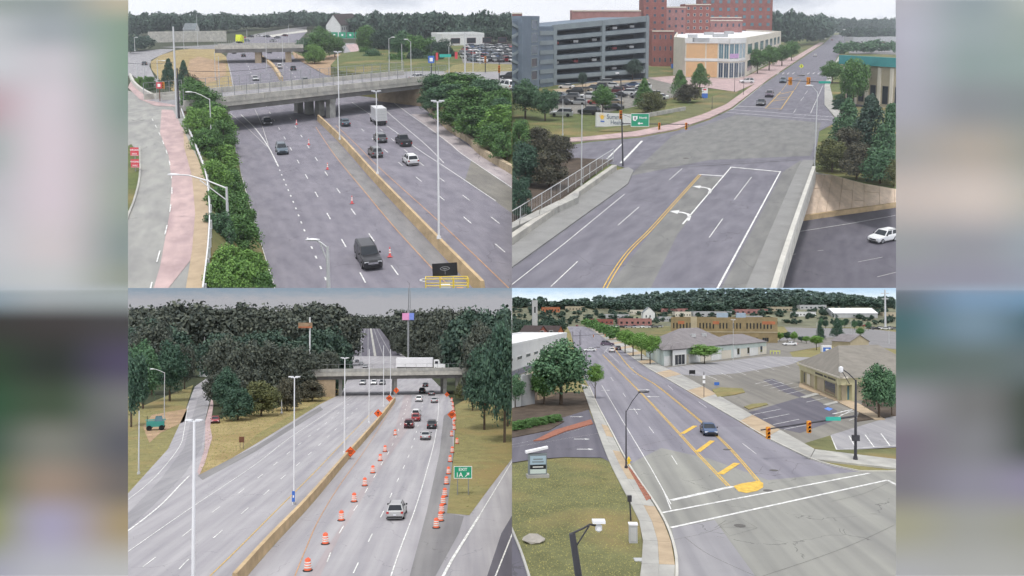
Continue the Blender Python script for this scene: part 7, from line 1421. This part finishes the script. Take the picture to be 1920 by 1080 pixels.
piece(gw, 'wall_panel', 'wall_grey', fA, fA.L * .42, fA.L, 0, Q.h(980, 762, 704), -.3, 0); piece(gw, 'wall_panel', 'stucco_white', fA, 0, fA.L * .40, 0, 3.4, -.3, 0); piece(gw, 'wall_panel', 'tan_concrete', fB, fB.L * .5, fB.L, 0, 2.2, -.3, 0)
o, f = gable('church', 'red brick church with steep roof beyond the white hall', Q.g(1002, 646), Q.g(1034, 645), 14, 3, 8, 'brick_red', 'roof_dark', along=False); o['category'] = 'church'; windows(o, f, [3, 8], [2], 2, 4)
o, f = gable('church', 'orange brick gable end beside the red church', Q.g(1042, 642), Q.g(1060, 641), 12, 3, 7.5, 'brick_orange', 'roof_dark', along=False); o['category'] = 'church'
A, B = Q.g(998, 632), Q.g(1008, 632); o, f, l, r = block('stone_tower', 'old square stone tower against the hills', 'tower', A, B, 7, Q.h(998, 632, 568), 'wall_grey', 'roof_slate', 1.5); ht = Q.h(998, 632, 568); window(o, f, f.L * .3, f.L * .7, ht * .7, ht * .9); 
# far rising field with buildings, and the hills behind it
sk = [(900, 584), (960, 580), (1040, 574), (1100, 566), (1180, 559), (1260, 553), (1340, 549), (1420, 548), (1500, 551), (1580, 557), (1640, 563), (1740, 570)]
HB = 612.0; Y0 = Q.g(1300, HB)[1]; skyrow = lambda px: float(np.interp(px, [p[0] for p in sk], [p[1] for p in sk]))
RINGS = [(0, lambda px: HB), (90, lambda px: 578 + 4 * math.sin(px * .011)), (135, lambda px: skyrow(px) + 10), (180, lambda px: skyrow(px) + 2), (230, lambda px: skyrow(px) + 4)]
def hp(px, k):                               # a point of the hillside on ring k (k may be fractional)
    i = min(len(RINGS) - 2, int(k)); t = k - i; dy = RINGS[i][0] + (RINGS[i + 1][0] - RINGS[i][0]) * t; row = RINGS[i][1](px) * (1 - t) + RINGS[i + 1][1](px) * t
    y = Y0 + dy; d_ = np.array(((px - 960) / F, 1., (540 - row) / F)); base = y * Q.Y - Q.H * Q.N
    s_ = (base + 0 * Q.U)[1] / 1.0; P = d_ * s_; z = (P - base)[2] / Q.U[2]; return (P[0], y, max(z, 0) if k < .01 else z)
m = MB(); xs = list(range(900, 1760, 12))
for k in range(4):
    for j in range(3):
        k0, k1 = k + j / 3, k + (j + 1) / 3
        for i in range(len(xs) - 1): m.face([hp(xs[i], k0), hp(xs[i + 1], k0), hp(xs[i + 1], k1), hp(xs[i], k1)])
hl_ = bake(m, 'hill', ['far_field', 'hill_green'], kind='structure', smooth=True)
for p_ in hl_.data.polygons: p_.material_index = 0 if p_.index < 3 * (len(xs) - 1) else 1
def far_block(px0, px1, k, hpx, wl_, rf_, lab, nw=6, dpt=14):
    a_, b_ = hp(px0, k), hp(px1, k); z_ = min(a_[2], b_[2]); h_ = hpx / (F / a_[1]); o, f, l, r = block('far_building', lab, 'building', a_[:2], b_[:2], dpt, h_, wl_, rf_, .5, z=z_, zlow=-4)
    if nw: windows(o, f, [f.L * (i + .25) / nw for i in range(nw)], [h_ * .3], f.L / nw * .5, h_ * .38, frame=wl_, fw=.2)
for a_ in [(1100, 1150, .1, 9, 'brick_red', 'roof_white', 'red brick row beside the far end of the street'), (1160, 1222, .02, 13, 'brick_pink', 'roof_slate', 'long low brick building beside the far lawn'), (1130, 1180, .45, 7, 'wall_grey', 'roof_white', 'pale low shops behind the brick row'), (1180, 1206, .7, 8, 'stucco_cream', 'roof_slate', 'cream house block half way up the far field'), (1266, 1296, .55, 10, 'stucco_cream', 'roof_white', 'cream block with flat roof behind the brick office'), (1300, 1372, .6, 9, 'wall_grey', 'roof_slate', 'long grey hall behind the brick office'), (1378, 1440, .7, 9, 'brick_pink', 'roof_slate', 'pink hall on the far field'), (1446, 1486, .8, 8, 'stucco_tan', 'roof_slate', 'tan hall below the dark trees'), (1060, 1096, .8, 8, 'stucco_tan', 'roof_slate', 'tan roofs below the left hill'), (1016, 1050, .7, 9, 'brick_orange', 'roof_slate', 'rusty brick block below the left hill'), (1236, 1262, .3, 8, 'wall_grey', 'roof_white', 'pale roofed shed behind the far lawn'), (1330, 1366, .25, 8, 'stucco_tan', 'roof_white', 'low tan shop row just behind the office roof'), (1390, 1430, .3, 9, 'wall_grey', 'roof_maroon', 'grey shop with maroon roof behind the office'), (1492, 1530, .5, 8, 'stucco_white', 'roof_slate', 'white low building left of the far conifers'), (1500, 1550, .85, 8, 'wall_grey', 'roof_slate', 'grey roofs below the right ridge'), (1656, 1700, .5, 8, 'stucco_tan', 'roof_white', 'tan shed beside the white roofed hall'), (1240, 1290, .85, 7, 'brick_pink', 'roof_slate', 'pink brick rows high on the far field')]: far_block(*a_)
c_ = hp(1564, .42); d_ = hp(1646, .42); o, f = gable('warehouse', 'far hall with bright white roof on the right field', c_[:2], d_[:2], 26, 4.5, 9, 'wall_grey', 'roof_white', z=min(c_[2], d_[2])); o['category'] = 'warehouse'
c_, d_ = hp(1206, .35), hp(1228, .35); o, f = gable('house', 'white gabled house on the far field', c_[:2], d_[:2], 10, 7, 12, 'stucco_white', 'roof_slate', z=c_[2], along=False); windows(o, f, [2, 5.5], [2.5], 1.4, 2.4)
o, f = gable('house', 'small house with pinkish roof beside the far road', Q.g(1560, 650), Q.g(1594, 652), 10, 2.4, 5, 'stucco_tan', 'roof_grey')
def far_wood(label, spots, leaf):
    V = []
    for n, (px, k, hpx, wpx) in enumerate(spots):
        x, y, z = hp(px, k); s_ = F / y; c = TINY[('round', n % 3)]; a = n * 1.3; ca, sa = math.cos(a), math.sin(a); W, H = wpx / s_, hpx / s_
        V.append(Q.w(np.stack([(c[:, 0] * ca - c[:, 1] * sa) * W * 1.1 + x, (c[:, 0] * sa + c[:, 1] * ca) * W * 1.1 + y, z - .12 * H + c[:, 2] * H * 1.1], 1)))
    V = np.concatenate(V); o0 = np.array((V[:, 0].mean(), V[:, 1].mean(), V[:, 2].min())); me = quads_mesh('woodland', V - o0); me.materials.append(mt(leaf)); o = bpy.data.objects.new('woodland', me); o.location = o0; link(o); tag(o, label, 'woodland', None, 'stuff')
far_wood('continuous wooded ridge along the skyline of the west view', [(px + rng.uniform(-4, 4), k + rng.uniform(-.1, .1), rng.uniform(9, 15), rng.uniform(14, 24)) for px in np.arange(925, 1740, 9) for k in (1.15, 1.7, 2.3, 2.85)], 'leaf_haze_blue')  # bluish leaf tone puts the ridge's distance haze into its colour
far_wood('belt of dark round trees across the far field', [(px + rng.uniform(-5, 5), .95 + rng.uniform(-.08, .1), rng.uniform(10, 22), rng.uniform(16, 28)) for px in np.arange(940, 1740, 8)], 'leaf_forest')
far_wood('scattered small trees among the far buildings', [(px + rng.uniform(-8, 8), rng.uniform(.1, .8), rng.uniform(6, 11), rng.uniform(9, 16)) for px in np.arange(940, 1740, 3.0)], 'leaf_forest')
# ---- street furniture
def black_lamp(px, b, t, ex, ey, lab, r=.09): return lamp_post(px, b, t, lab, [(ex, ey)], mat='pole_dark', r=r, headm='pole_dark')
black_lamp(1174, 880, 770, 1208, 735, 'tall black street lamp with curved arm by the brick strip')
black_lamp(1100, 690, 660, 1122, 651, 'smaller black curved lamp beside the street tree')
x, y = Q.g(1604, 864); sp = rigid('signal_pole', 'black signal pole with long mast arm at the right corner', 'traffic light', (x, y)); pmv = Q.ppm(1604, 864); Hp = Q.h(1604, 864, 712); za = Q.h(1604, 864, 780)
part(MB().tube((0, 0, 0), (.1, 0, Hp), .16, .10, 10), 'pole', sp, ['pole_dark']); part(MB().tube((0, 0, 0), (0, 0, .5), .26, .2, 10), 'base', sp, ['pole_dark']); part(MB().tube((0, -.1, za), (-178 / pmv, -.1, za - 26 / pmv), .11, .07, 8), 'mast_arm', sp, ['pole_dark'])
part(MB().path([(0, 0, Hp), (-12 / pmv, 0, Hp + 12 / pmv), (-24 / pmv, 0, Hp + 20 / pmv)], .06, 6), 'camera_arm', sp, ['pole_dark']); part(MB().tube((-10 / pmv, 0, Hp - 8 / pmv), (-25 / pmv, 0, Hp + 18 / pmv), .04, .04, 6), 'brace', sp, ['pole_dark']); part(MB().lathe([(.1, -.35), (.22, -.25), (.22, .2), (.05, .3)], 12, (-26 / pmv, 0)), 'camera_dome', sp, ['pole_white'], loc=(0, 0, Hp + 20 / pmv))
for dx in (-166, -90): signal_head(sp, (dx / pmv, -.4, za + (dx * 26 / 178 - 6) / pmv), k=1.15)
part(MB().box(-57 / pmv, -29 / pmv, -.3, -.24, za - 8 / pmv, za - 1 / pmv), 'name_sign', sp, ['sign_teal']); part(MB().box(-.35, .35, -.3, .1, 2.1, 2.7), 'control_box', sp, ['pole_dark'])
x, y = Q.g(1100, 1180); cp = rigid('camera_pole', 'dark pole with white lamp arm in the foreground lawn', 'pole', (x, y)); pmv = Q.ppm(1100, 1180); Hp = Q.h(1100, 1180, 1000)
part(MB().tube((0, 0, 0), (-.72, 0, Hp), .21, .16, 12), 'pole', cp, ['pole_dark']); q0 = (-.72, 0, Hp)
part(MB().path([q0, (-.72 + 20 / pmv, 0, Hp + 9 / pmv), (-.72 + 34 / pmv, 0, Hp + 17 / pmv), (-.72 + 46 / pmv, 0, Hp + 14 / pmv)], .05, 6), 'arm', cp, ['pole_dark']); part(MB().tube((-.62, 0, Hp - .8), (-.72 + 32 / pmv, 0, Hp + 14 / pmv), .04, .04, 6), 'brace', cp, ['pole_dark'])
part(MB().box(-.72 + 38 / pmv, -.72 + 62 / pmv, -.25, .25, Hp + 20 / pmv, Hp + 25 / pmv), 'lamp_head', cp, ['pole_white']); part(MB().lathe([(.05, -.2), (.17, -.1), (.17, .12), (.05, .2)], 12), 'camera_dome', cp, ['pole_white'], loc=(-.72 + 50 / pmv, 0, Hp + 10 / pmv)); part(MB().tube((-.72 + 48 / pmv, 0, Hp + 12 / pmv), (-.72 + 48 / pmv, 0, Hp + 20 / pmv), .06), 'mount', cp, ['pole_white'])
x, y = Q.g(1187, 1018); o = rigid('utility_cabinet', 'grey utility cabinet with white top beside the sidewalk', 'cabinet', (x, y), heading=R(-4)); pmv = Q.ppm(1187, 1018); part(MB().box(-.28, .28, -.28, .28, .06, 1.25), 'body', o, ['wall_grey']); part(MB().box(-.31, .31, -.31, .31, 1.255, 1.34), 'lid', o, ['roof_white']); part(MB().box(-.2, .2, -.295, -.281, .2, 1.1), 'door', o, ['galvanised']); part(MB().box(-.55, .4, -.5, .4, 0, .055), 'pad', o, ['concrete'])
x, y = Q.g(1183, 978); o = rigid('push_button_post', 'thin black post with small signal box behind the cabinet', 'pole', (x, y)); part(MB().tube((0, 0, 0), (-.1, 0, 1.9), .06, .05, 8), 'post', o, ['pole_dark']); part(MB().box(-.25, .05, -.12, .12, 1.5, 1.95), 'signal_box', o, ['pole_dark'])
x, y = Q.g(1179, 872); o = rigid('fire_hydrant', 'yellow fire hydrant beside the black lamp post', 'hydrant', (x, y)); part(MB().lathe([(.2, 0), (.2, .08), (.14, .1), (.14, .55), (.17, .58), (.15, .7), (.06, .8)], 12), 'barrel', o, ['hydrant']); part(MB().tube((-.25, 0, .45), (.25, 0, .45), .07), 'nozzle', o, ['hydrant']); part(MB().lathe([(.05, .8), (.05, .87), (.02, .88)], 8), 'cap', o, ['hydrant'])
x, y = Q.g(1008, 896); ms = rigid('monument_sign', 'grey monument sign with slanted white top on the lawn', 'sign', (x, y), heading=R(8)); part(MB().box(-1.05, 1.05, -.4, .4, 0, .35), 'plinth', ms, ['concrete']); part(MB().box(-.9, .85, -.2, .2, .36, 2.3), 'panel', ms, ['roof_slate']); part(MB().box(-.75, .75, -.23, -.21, 1.3, 2.1), 'upper_plate', ms, ['unit_blue']); part(MB().box(-.75, .75, -.23, -.21, .45, .85), 'lower_plate', ms, ['stucco_mint']); part(MB().box(-.75, .75, -.235, -.211, .9, 1.25), 'dark_plate', ms, ['sign_black']); m = MB(); m.hexa([(-1.15, -.3, 2.35), (.95, -.3, 2.75), (.95, .3, 2.75), (-1.15, .3, 2.35)], [(-1.15, -.3, 2.55), (.95, -.3, 2.95), (.95, .3, 2.95), (-1.15, .3, 2.55)]); part(m, 'top_slab', ms, ['roof_white'])
for zz, ww in ((1.75, .45), (1.5, .55), (1.02, .5)): part(MB().box(-ww, ww, -.245, -.236, zz, zz + .1), 'print', ms, ['stucco_white' if zz < 1.2 else 'roof_slate'])
x, y = Q.g(1002, 1018); o = rigid('boulder', 'flat grey boulder lying on the lawn', 'rock', (x, y), heading=R(30)); m = MB(); loft(m, [[(a * math.cos(t), y_ + .4 * a * math.sin(t), .25 + .3 * (1 if math.sin(t * 2) > 0 else .6) * a * math.sin(t)) for t in [i * math.pi / 4 for i in range(8)]] for y_, a in ((-.5, .3), (-.2, .75), (.3, .8), (.6, .4))]); part(m, 'stone', o, ['rock'])
x, y = Q.g(1198, 1052); o = rigid('ground_plate', 'small pale utility plate in the grass by the cabinet', 'plate', (x, y)); part(MB().box(-.3, .3, -.3, .3, .06, .12), 'lid', o, ['wall_grey']); part(MB().box(-.36, .36, -.36, .36, .0, .058), 'rim', o, ['concrete'])
x, y = Q.g(1320, 746); o = rigid('bus_stop_sign', 'black pole with small white bus stop signs by the right kerb', 'sign', (x, y)); part(MB().tube((0, 0, 0), (0, 0, 4.6), .05), 'post', o, ['pole_dark']); part(MB().box(-.22, .22, -.06, -.03, 3.4, 4.0), 'plate', o, ['sign_white']); part(MB().box(-.22, .22, -.06, -.03, 2.6, 3.1), 'plate', o, ['sign_white'])
x, y = Q.g(1298, 706); o = rigid('yard_sign', 'small dark yard sign on the grass strip', 'sign', (x, y)); part(MB().box(-.7, .7, -.05, .05, .6, 1.5), 'panel', o, ['sign_black']); [part(MB().box(s_ * .6 - .04, s_ * .6 + .04, .051, .1, 0, 1.5), 'leg', o, ['steel']) for s_ in (-1, 1)]
x, y = Q.g(1344, 727); o = rigid('parking_sign', 'small blue parking sign at the lot edge', 'sign', (x, y)); part(MB().box(-.5, .5, -.04, .04, .5, 1.1), 'panel', o, ['sign_blue']); part(MB().tube((0, .06, 0), (0, .06, 1.0), .04), 'post', o, ['steel'])
x, y = Q.g(1549, 660); o = rigid('kiosk', 'blue vending kiosk with white frame in the far lot', 'kiosk', (x, y)); part(MB().box(-1.7, 1.7, -.8, .8, 0, 2.4), 'frame', o, ['roof_white']); part(MB().box(-1.4, 1.4, -.83, -.81, .15, 1.7), 'front', o, ['sign_blue']); part(MB().box(-.5, .6, -.85, -.831, .6, 1.2), 'print', o, ['sign_white'])
for px, b, t, lab in [(1375, 676, 600, 'tall pole with floodlight between lodge and office'), (1532, 650, 604, 'lamp pole beside the dark conifer'), (1596, 640, 598, 'thin far pole on the road bend'), (1087, 672, 622, 'dark signal post at the far crossing'), (1089, 646, 618, 'dark pole beside the far crossing arm'), (1667, 644, 608, 'thin pole at the far right roadside')]: lamp_post(px, b, t, lab, mat='galvanised' if 'dark' not in lab.split()[0] else 'pole_dark', r=.09, name='thin_pole', twin='floodlight' in lab)
x, y = Q.g(1074, 646); o = rigid('signal_gantry', 'thin dark signal arm over the far crossing', 'traffic light', (x, y)); zz = Q.h(1074, 646, 630); part(MB().tube((0, 0, 0), (0, 0, zz + 2), .09), 'pole', o, ['pole_dark']); part(MB().tube((0, 0, zz), (17, 0, zz + 1), .08, .06), 'arm', o, ['pole_dark']); signal_head(o, (9, -.2, zz)); signal_head(o, (14, -.2, zz + .3))
x, y = Q.g(1660, 618); tw = rigid('lattice_mast', 'tall steel transmission mast on the right skyline', 'tower', (x, y)); Ht = Q.h(1660, 620, 541.5); m = MB(); m.tube((0, 0, 0), (0, 0, Ht), .8, .5, 6); part(m, 'mast', tw, ['galvanised']); part(MB().box(-3, 3, -.2, .2, Ht - 3, Ht - 2.4), 'crossarm', tw, ['galvanised']); part(MB().box(-2.4, 2.4, -.2, .2, Ht - 7, Ht - 6.4), 'crossarm', tw, ['galvanised'])
o = rigid('safety_rail', 'pale yellow safety rails at the lodge drive', 'rail', Q.g(1453, 664)); [part(MB().tube((-1.6 + i * 1.1, 0, 0), (-1.6 + i * 1.1, 0, 1.3), .07), 'post', o, ['sign_yellow']) for i in range(4)]; part(MB().box(-1.7, 1.8, -.05, .05, 1.0, 1.15), 'rail', o, ['sign_yellow'])

# ---- cars
Dr = heading((1366, 911), (1260, 798))
vehicle('sedan', 'blue', 1334, 819, heading((1423, 903), (1290, 770)) + math.pi, 'dark blue sedan in the lane beside the yellow island', 'front', k=.95)
vehicle('hatch', 'white', 1148, 661, Dr, 'white car waiting at the far stop line', 'rear', k=1.1); vehicle('suv', 'charcoal', 1160, 657, Dr, 'dark suv beside the white car at the far stop line', 'rear', k=1.0)
vehicle('suv', 'purple', 1139, 648, R(-100), 'dark suv crossing the far junction sideways', 'mid', k=1.2); vehicle('sedan', 'white', 1106, 659, R(95), 'white car turning at the far junction', 'mid', k=1.0)
vehicle('sedan', 'white', 1481, 648, R(88), 'white sedan passing behind the lodge', 'mid', k=1.25); vehicle('sedan', 'red', 1082, 612, Dr, 'tiny dark red car far up the street', 'rear')
vehicle('sedan', 'red', 1623, 612, R(90), 'tiny red car on the far right road', 'mid', k=1.3); vehicle('sedan', 'silver', 966, 690, R(70), 'silver car half hidden below the white hall', 'mid')
cl = ['white', 'silver', 'charcoal', 'white', 'blue', 'grey', 'white']
for i in range(13): parked('sedan', cl[(i * 3) % 7], 1140 + i * 8, 614 + (i % 2), R(80), f'{cl[(i * 3) % 7]} car, {ORD[i]} from the left in the far car park below the hill', .02, 'far car park below the hill', 1.4)
for i in range(10): parked('sedan', cl[(i * 4 + 1) % 7], 1630 + i * 6, 616 + (i % 3), R(80), f'{cl[(i * 4 + 1) % 7]} car, {ORD[i]} in the line beside the white roofed hall', .02, 'cars beside the white roofed hall', 1.3)

# ---- vegetation
tree(1052, 758, 638, 122, 'round', 'leaf_dark', 'largest dark green street tree in front of the white hall', clear=.05); tree(1020, 758, 690, 60, 'round', 'leaf_mid', 'lower fresh green flank of leaves beside the largest tree', clear=.1, cat='tree')
tree(1116, 748, 682, 34, 'round', 'leaf_fresh', 'slender young street tree at the kerb', clear=.35); tree(966, 764, 702, 40, 'round', 'leaf_dark', 'dark tree at the left edge by the white wall', clear=.1)
for i, (px, b, t, w) in enumerate([(1172, 662, 616, 36), (1187, 668, 622, 40), (1203, 676, 624, 44), (1219, 684, 626, 42)]): tree(px, b, t, w, 'round', 'leaf_fresh', f'{ORD[i]} tree of the kerb row before the lodge, counting towards the viewer', group='trees in the kerb row', clear=.3)
tree(1321, 682, 646, 56, 'round', 'leaf_fresh', 'spreading green tree in front of the lodge wall', clear=.25); tree(1648, 784, 684, 74, 'round', 'leaf_dark', 'large dark tree beside the bank building', clear=.06); tree(1672, 780, 690, 40, 'round', 'leaf_dark', 'dark tree at the right edge beside the bank', clear=.08)
tree(1538, 640, 604, 18, 'cone', 'leaf_deep', 'narrow dark conifer beside the far road', clear=.04); tree(1569, 634, 598, 26, 'cone', 'leaf_deep', 'tallest dark conifer on the far road bend', clear=.04); tree(1531, 656, 628, 28, 'round', 'leaf_fresh', 'small fresh tree beside the kiosk', clear=.3); tree(1585, 648, 636, 30, 'shrub', 'leaf_dark', 'low hedge beside the small house'); tree(1613, 632, 614, 18, 'round', 'leaf_mid', 'small round tree across the far road', clear=.15)
for i in range(7): tree(1362 + i * 9, 666 - i * 1.3, 658 - i * 1.3, 12, 'shrub', 'leaf_olive' if i % 2 else 'leaf_mid', f'{ORD[i]} clipped shrub along the lodge front wall from the left', group='clipped shrubs along the lodge', cat='shrub')
for i in range(8): tree(945 + i * 14, 812 - i * 3.0, 792 - i * 2.2, 26, 'shrub', 'leaf_mid', f'{ORD[i]} piece of the green hedge beside the red island, from the left edge', group='hedge beside the red island', cat='hedge')
for i, (px, b) in enumerate([(1462, 640), (1476, 640), (1489, 642), (1503, 642), (1512, 644)]): tree(px, b, 622 if i < 3 else 630, 16, 'round', ['leaf_fresh', 'leaf_deep'][i % 2], f'{ORD[i]} small tree beside the brick office, from the office end', group='small trees beside the office', clear=.15)
for i, (px, b) in enumerate([(1540, 614), (1548, 616), (1578, 616), (1584, 615), (1602, 618), (1612, 617), (1628, 620)]): tree(px, b, b - 17, 12, 'round', ['leaf_dark', 'leaf_deep'][i % 2], f'{ORD[i]} small round tree of the far roadside row', group='far roadside row', clear=.1)
wood('woodland', 'dark green trees along the far side of the street', woodline([(1104, 613), (1120, 622), (1142, 634), (1160, 644)], lambda x: 594 + (x - 1100) * .35, 12, 26, 3, 1), 'leaf_mid')
wood('woodland', 'dark trees left of the far street beside the churches', woodline([(940, 640), (990, 630), (1056, 622)], lambda x: 600 + 4 * math.sin(x * .2), 18, 26, 4, 2), 'leaf_forest')
# ================================================================== added backdrop panels on both sides, painted in blurred colours
def mottled(name, x0, x1, y, z0, z1, grid, bw):
    """A tall added panel in broad blurred patches, colours darkened to offset the haze; grid: rows of colours from top to bottom."""
    m = MB(); m.box(x0, x1, y, y + 20, z0, z1); me = m.mesh(name); mat = bpy.data.materials.new(name); mat.use_nodes = True; N, L = mat.node_tree.nodes, mat.node_tree.links; b = N['Principled BSDF']; b.inputs['Roughness'].default_value = 1; b.inputs['Specular IOR Level'].default_value = 0
    co = N.new('ShaderNodeTexCoord'); sp = N.new('ShaderNodeSeparateXYZ'); L.new(co.outputs['Object'], sp.inputs[0])
    u = N.new('ShaderNodeMapRange'); u.inputs['From Min'].default_value = x0; u.inputs['From Max'].default_value = x1; L.new(sp.outputs['X'], u.inputs['Value'])
    v = N.new('ShaderNodeMapRange'); v.inputs['From Min'].default_value = z1; v.inputs['From Max'].default_value = z0; L.new(sp.outputs['Z'], v.inputs['Value'])
    cols = []
    for c in range(len(grid[0])):
        r = N.new('ShaderNodeValToRGB'); r.color_ramp.interpolation = 'EASE'; e = r.color_ramp.elements; n = len(grid)
        lin = lambda s: tuple(max(.03, ((q / 255 + .055) / 1.055) ** 2.4 * .88 - v0) for q, v0 in zip(s, (.035, .035, .045))) + (1,)  # haze veil subtracted from the panel colours
        while len(e) < n: e.new(.5)
        for i in range(n): e[i].position = ROWS[i]; 
        for i in range(n): e[i].color = lin(grid[i][c])
        L.new(v.outputs[0], r.inputs['Fac']); cols.append(r.outputs['Color'])
    cur = cols[0]; nc = len(cols)
    for c in range(1, nc):
        mr = N.new('ShaderNodeMapRange'); mr.interpolation_type = 'SMOOTHSTEP'; mr.inputs['From Min'].default_value = (c - 1) / (nc - 1); mr.inputs['From Max'].default_value = c / (nc - 1); L.new(u.outputs[0], mr.inputs['Value'])
        mx = N.new('ShaderNodeMix'); mx.data_type = 'RGBA'; L.new(mr.outputs[0], mx.inputs['Factor']); L.new(cur, mx.inputs['A']); L.new(cols[c], mx.inputs['B']); cur = mx.outputs['Result']
    L.new(cur, b.inputs['Base Color']); me.materials.append(mat)
    o = bpy.data.objects.new(name, me); COL.objects.link(o); o['kind'] = 'structure'; return o
ROWS = [0.0, .05, .11, .18, .26, .34, .43, .485, .515, .56, .63, .70, .77, .84, .91, 1.0]
KD = 20000.0 / F; WB = .62
gl_ = [[(120,130,115),(105,115,105),(175,160,120)], [(180,180,178),(130,135,135),(95,125,85)], [(190,190,190),(190,180,182),(90,125,85)], [(165,120,125),(205,188,192),(95,120,95)], [(130,145,135),(208,188,192),(130,135,120)], [(165,165,165),(208,188,192),(130,140,115)], [(182,182,182),(200,185,182),(100,115,100)], [(172,175,175),(185,183,178),(120,125,95)], [(140,155,165),(165,170,172),(165,172,172)], [(80,80,82),(85,82,86),(92,90,95)], [(62,90,80),(66,80,78),(100,95,115)], [(64,100,88),(90,100,92),(130,130,132)], [(70,98,90),(135,135,130),(110,110,118)], [(95,115,95),(160,145,135),(125,120,120)], [(145,150,100),(170,165,185),(170,155,130)], [(165,165,178),(185,185,192),(192,192,192)]]
mottled('blur_panel_left', -960 * KD * 1.05, -720 * KD, 20000, EYE - 540 * KD, EYE + 540 * KD, gl_, WB)
gr_ = [[(175,170,178),(110,125,125),(165,170,150)], [(172,168,180),(120,135,130),(125,140,120)], [(165,160,172),(105,125,115),(115,135,120)], [(160,155,165),(95,95,92),(90,100,90)], [(150,140,130),(160,140,115),(120,120,95)], [(200,180,165),(205,185,168),(160,155,135)], [(130,128,125),(120,115,120),(130,140,145)], [(120,112,125),(115,108,125),(120,125,140)], [(110,120,130),(130,155,180),(120,150,175)], [(95,120,125),(130,150,165),(90,110,120)], [(110,125,120),(115,125,125),(115,125,130)], [(160,158,165),(130,130,132),(60,85,75)], [(135,128,140),(140,140,145),(60,85,75)], [(135,132,140),(150,148,160),(150,145,165)], [(170,168,150),(165,165,160),(160,160,150)], [(180,180,182),(178,178,176),(175,175,172)]]
mottled('blur_panel_right', 720 * KD, 960 * KD * 1.05, 20000, EYE - 540 * KD, EYE + 540 * KD, gr_, WB)
# ================================================================== thin summer haze over the whole place
def haze(density):
    m = MB(); m.box(-11000, 11000, -300, 19500, -14, 7600); me = m.mesh('haze'); mat = bpy.data.materials.new('haze'); mat.use_nodes = True; N, L = mat.node_tree.nodes, mat.node_tree.links; N.clear()
    out = N.new('ShaderNodeOutputMaterial'); pv = N.new('ShaderNodeVolumePrincipled'); pv.inputs['Color'].default_value = (.86, .92, 1.0, 1); pv.inputs['Density'].default_value = density; pv.inputs['Anisotropy'].default_value = .1
    L.new(pv.outputs[0], out.inputs['Volume']); me.materials.append(mat); o = bpy.data.objects.new('haze', me); COL.objects.link(o); tag(o, 'thin pale summer haze over the whole interchange', 'haze', None, 'stuff')
haze(1.5e-5)
# ================================================================== cut each terrain block square to its edges
bpy.context.view_layer.update()
def trim_all():
    K = 720.0 / F
    for o, q in ALL:
        if o.type != 'MESH' or not o.data.vertices: continue
        left, top = q in (TL, BL), q in (TL, TR)
        P = [((0, 0, EYE), (1, 0, 0) if left else (-1, 0, 0)), ((0, 0, EYE), (0, 0, -1) if top else (0, 0, 1)), ((0, 0, EYE), (-1, -K, 0) if left else (1, -K, 0)), ((0, 30, 0), (0, -1, 0))]
        n = len(o.data.vertices); co = np.empty(n * 3, np.float32); o.data.vertices.foreach_get('co', co); co = co.reshape(-1, 3)
        M = np.array(o.matrix_world); W = co @ M[:3, :3].T + M[:3, 3]
        d = np.stack([(W - np.array(c)) @ np.array(nn, float) for c, nn in P], 1)
        if (d <= 1e-4).all(): continue
        if (d > 0).all(axis=0).any():
            if not o.children: DEAD.append(o)
            else: o.data = bpy.data.meshes.new('cut')
            continue
        bm = bmesh.new(); bm.from_mesh(o.data)
        if n > 1500:
            bad = (d > 0).any(axis=1); bm.verts.ensure_lookup_table(); bmesh.ops.delete(bm, geom=[bm.verts[i] for i in np.nonzero(bad)[0]], context='VERTS')
        else:
            Mi = o.matrix_world.inverted()
            for j, (c, nn) in enumerate(P):
                if (d[:, j] > 0).any(): bmesh.ops.bisect_plane(bm, geom=bm.verts[:] + bm.edges[:] + bm.faces[:], dist=1e-5, plane_co=Mi @ Vector(c), plane_no=(o.matrix_world.to_3x3().transposed() @ Vector(nn)).normalized(), clear_outer=True)
        me = o.data.copy(); bm.to_mesh(me); bm.free()
        mats = [(s.link, s.material) for s in o.material_slots]
        o.data = me
        for i, (lk, mm) in enumerate(mats):
            if lk == 'OBJECT': o.material_slots[i].link = 'OBJECT'; o.material_slots[i].material = mm
        if not me.polygons and not o.children: DEAD.append(o)
DEAD = []
trim_all()
for o in DEAD: bpy.data.objects.remove(o)
DEADN = set()
for o in list(bpy.data.objects):
    if o.type == 'EMPTY' and not o.children: bpy.data.objects.remove(o)
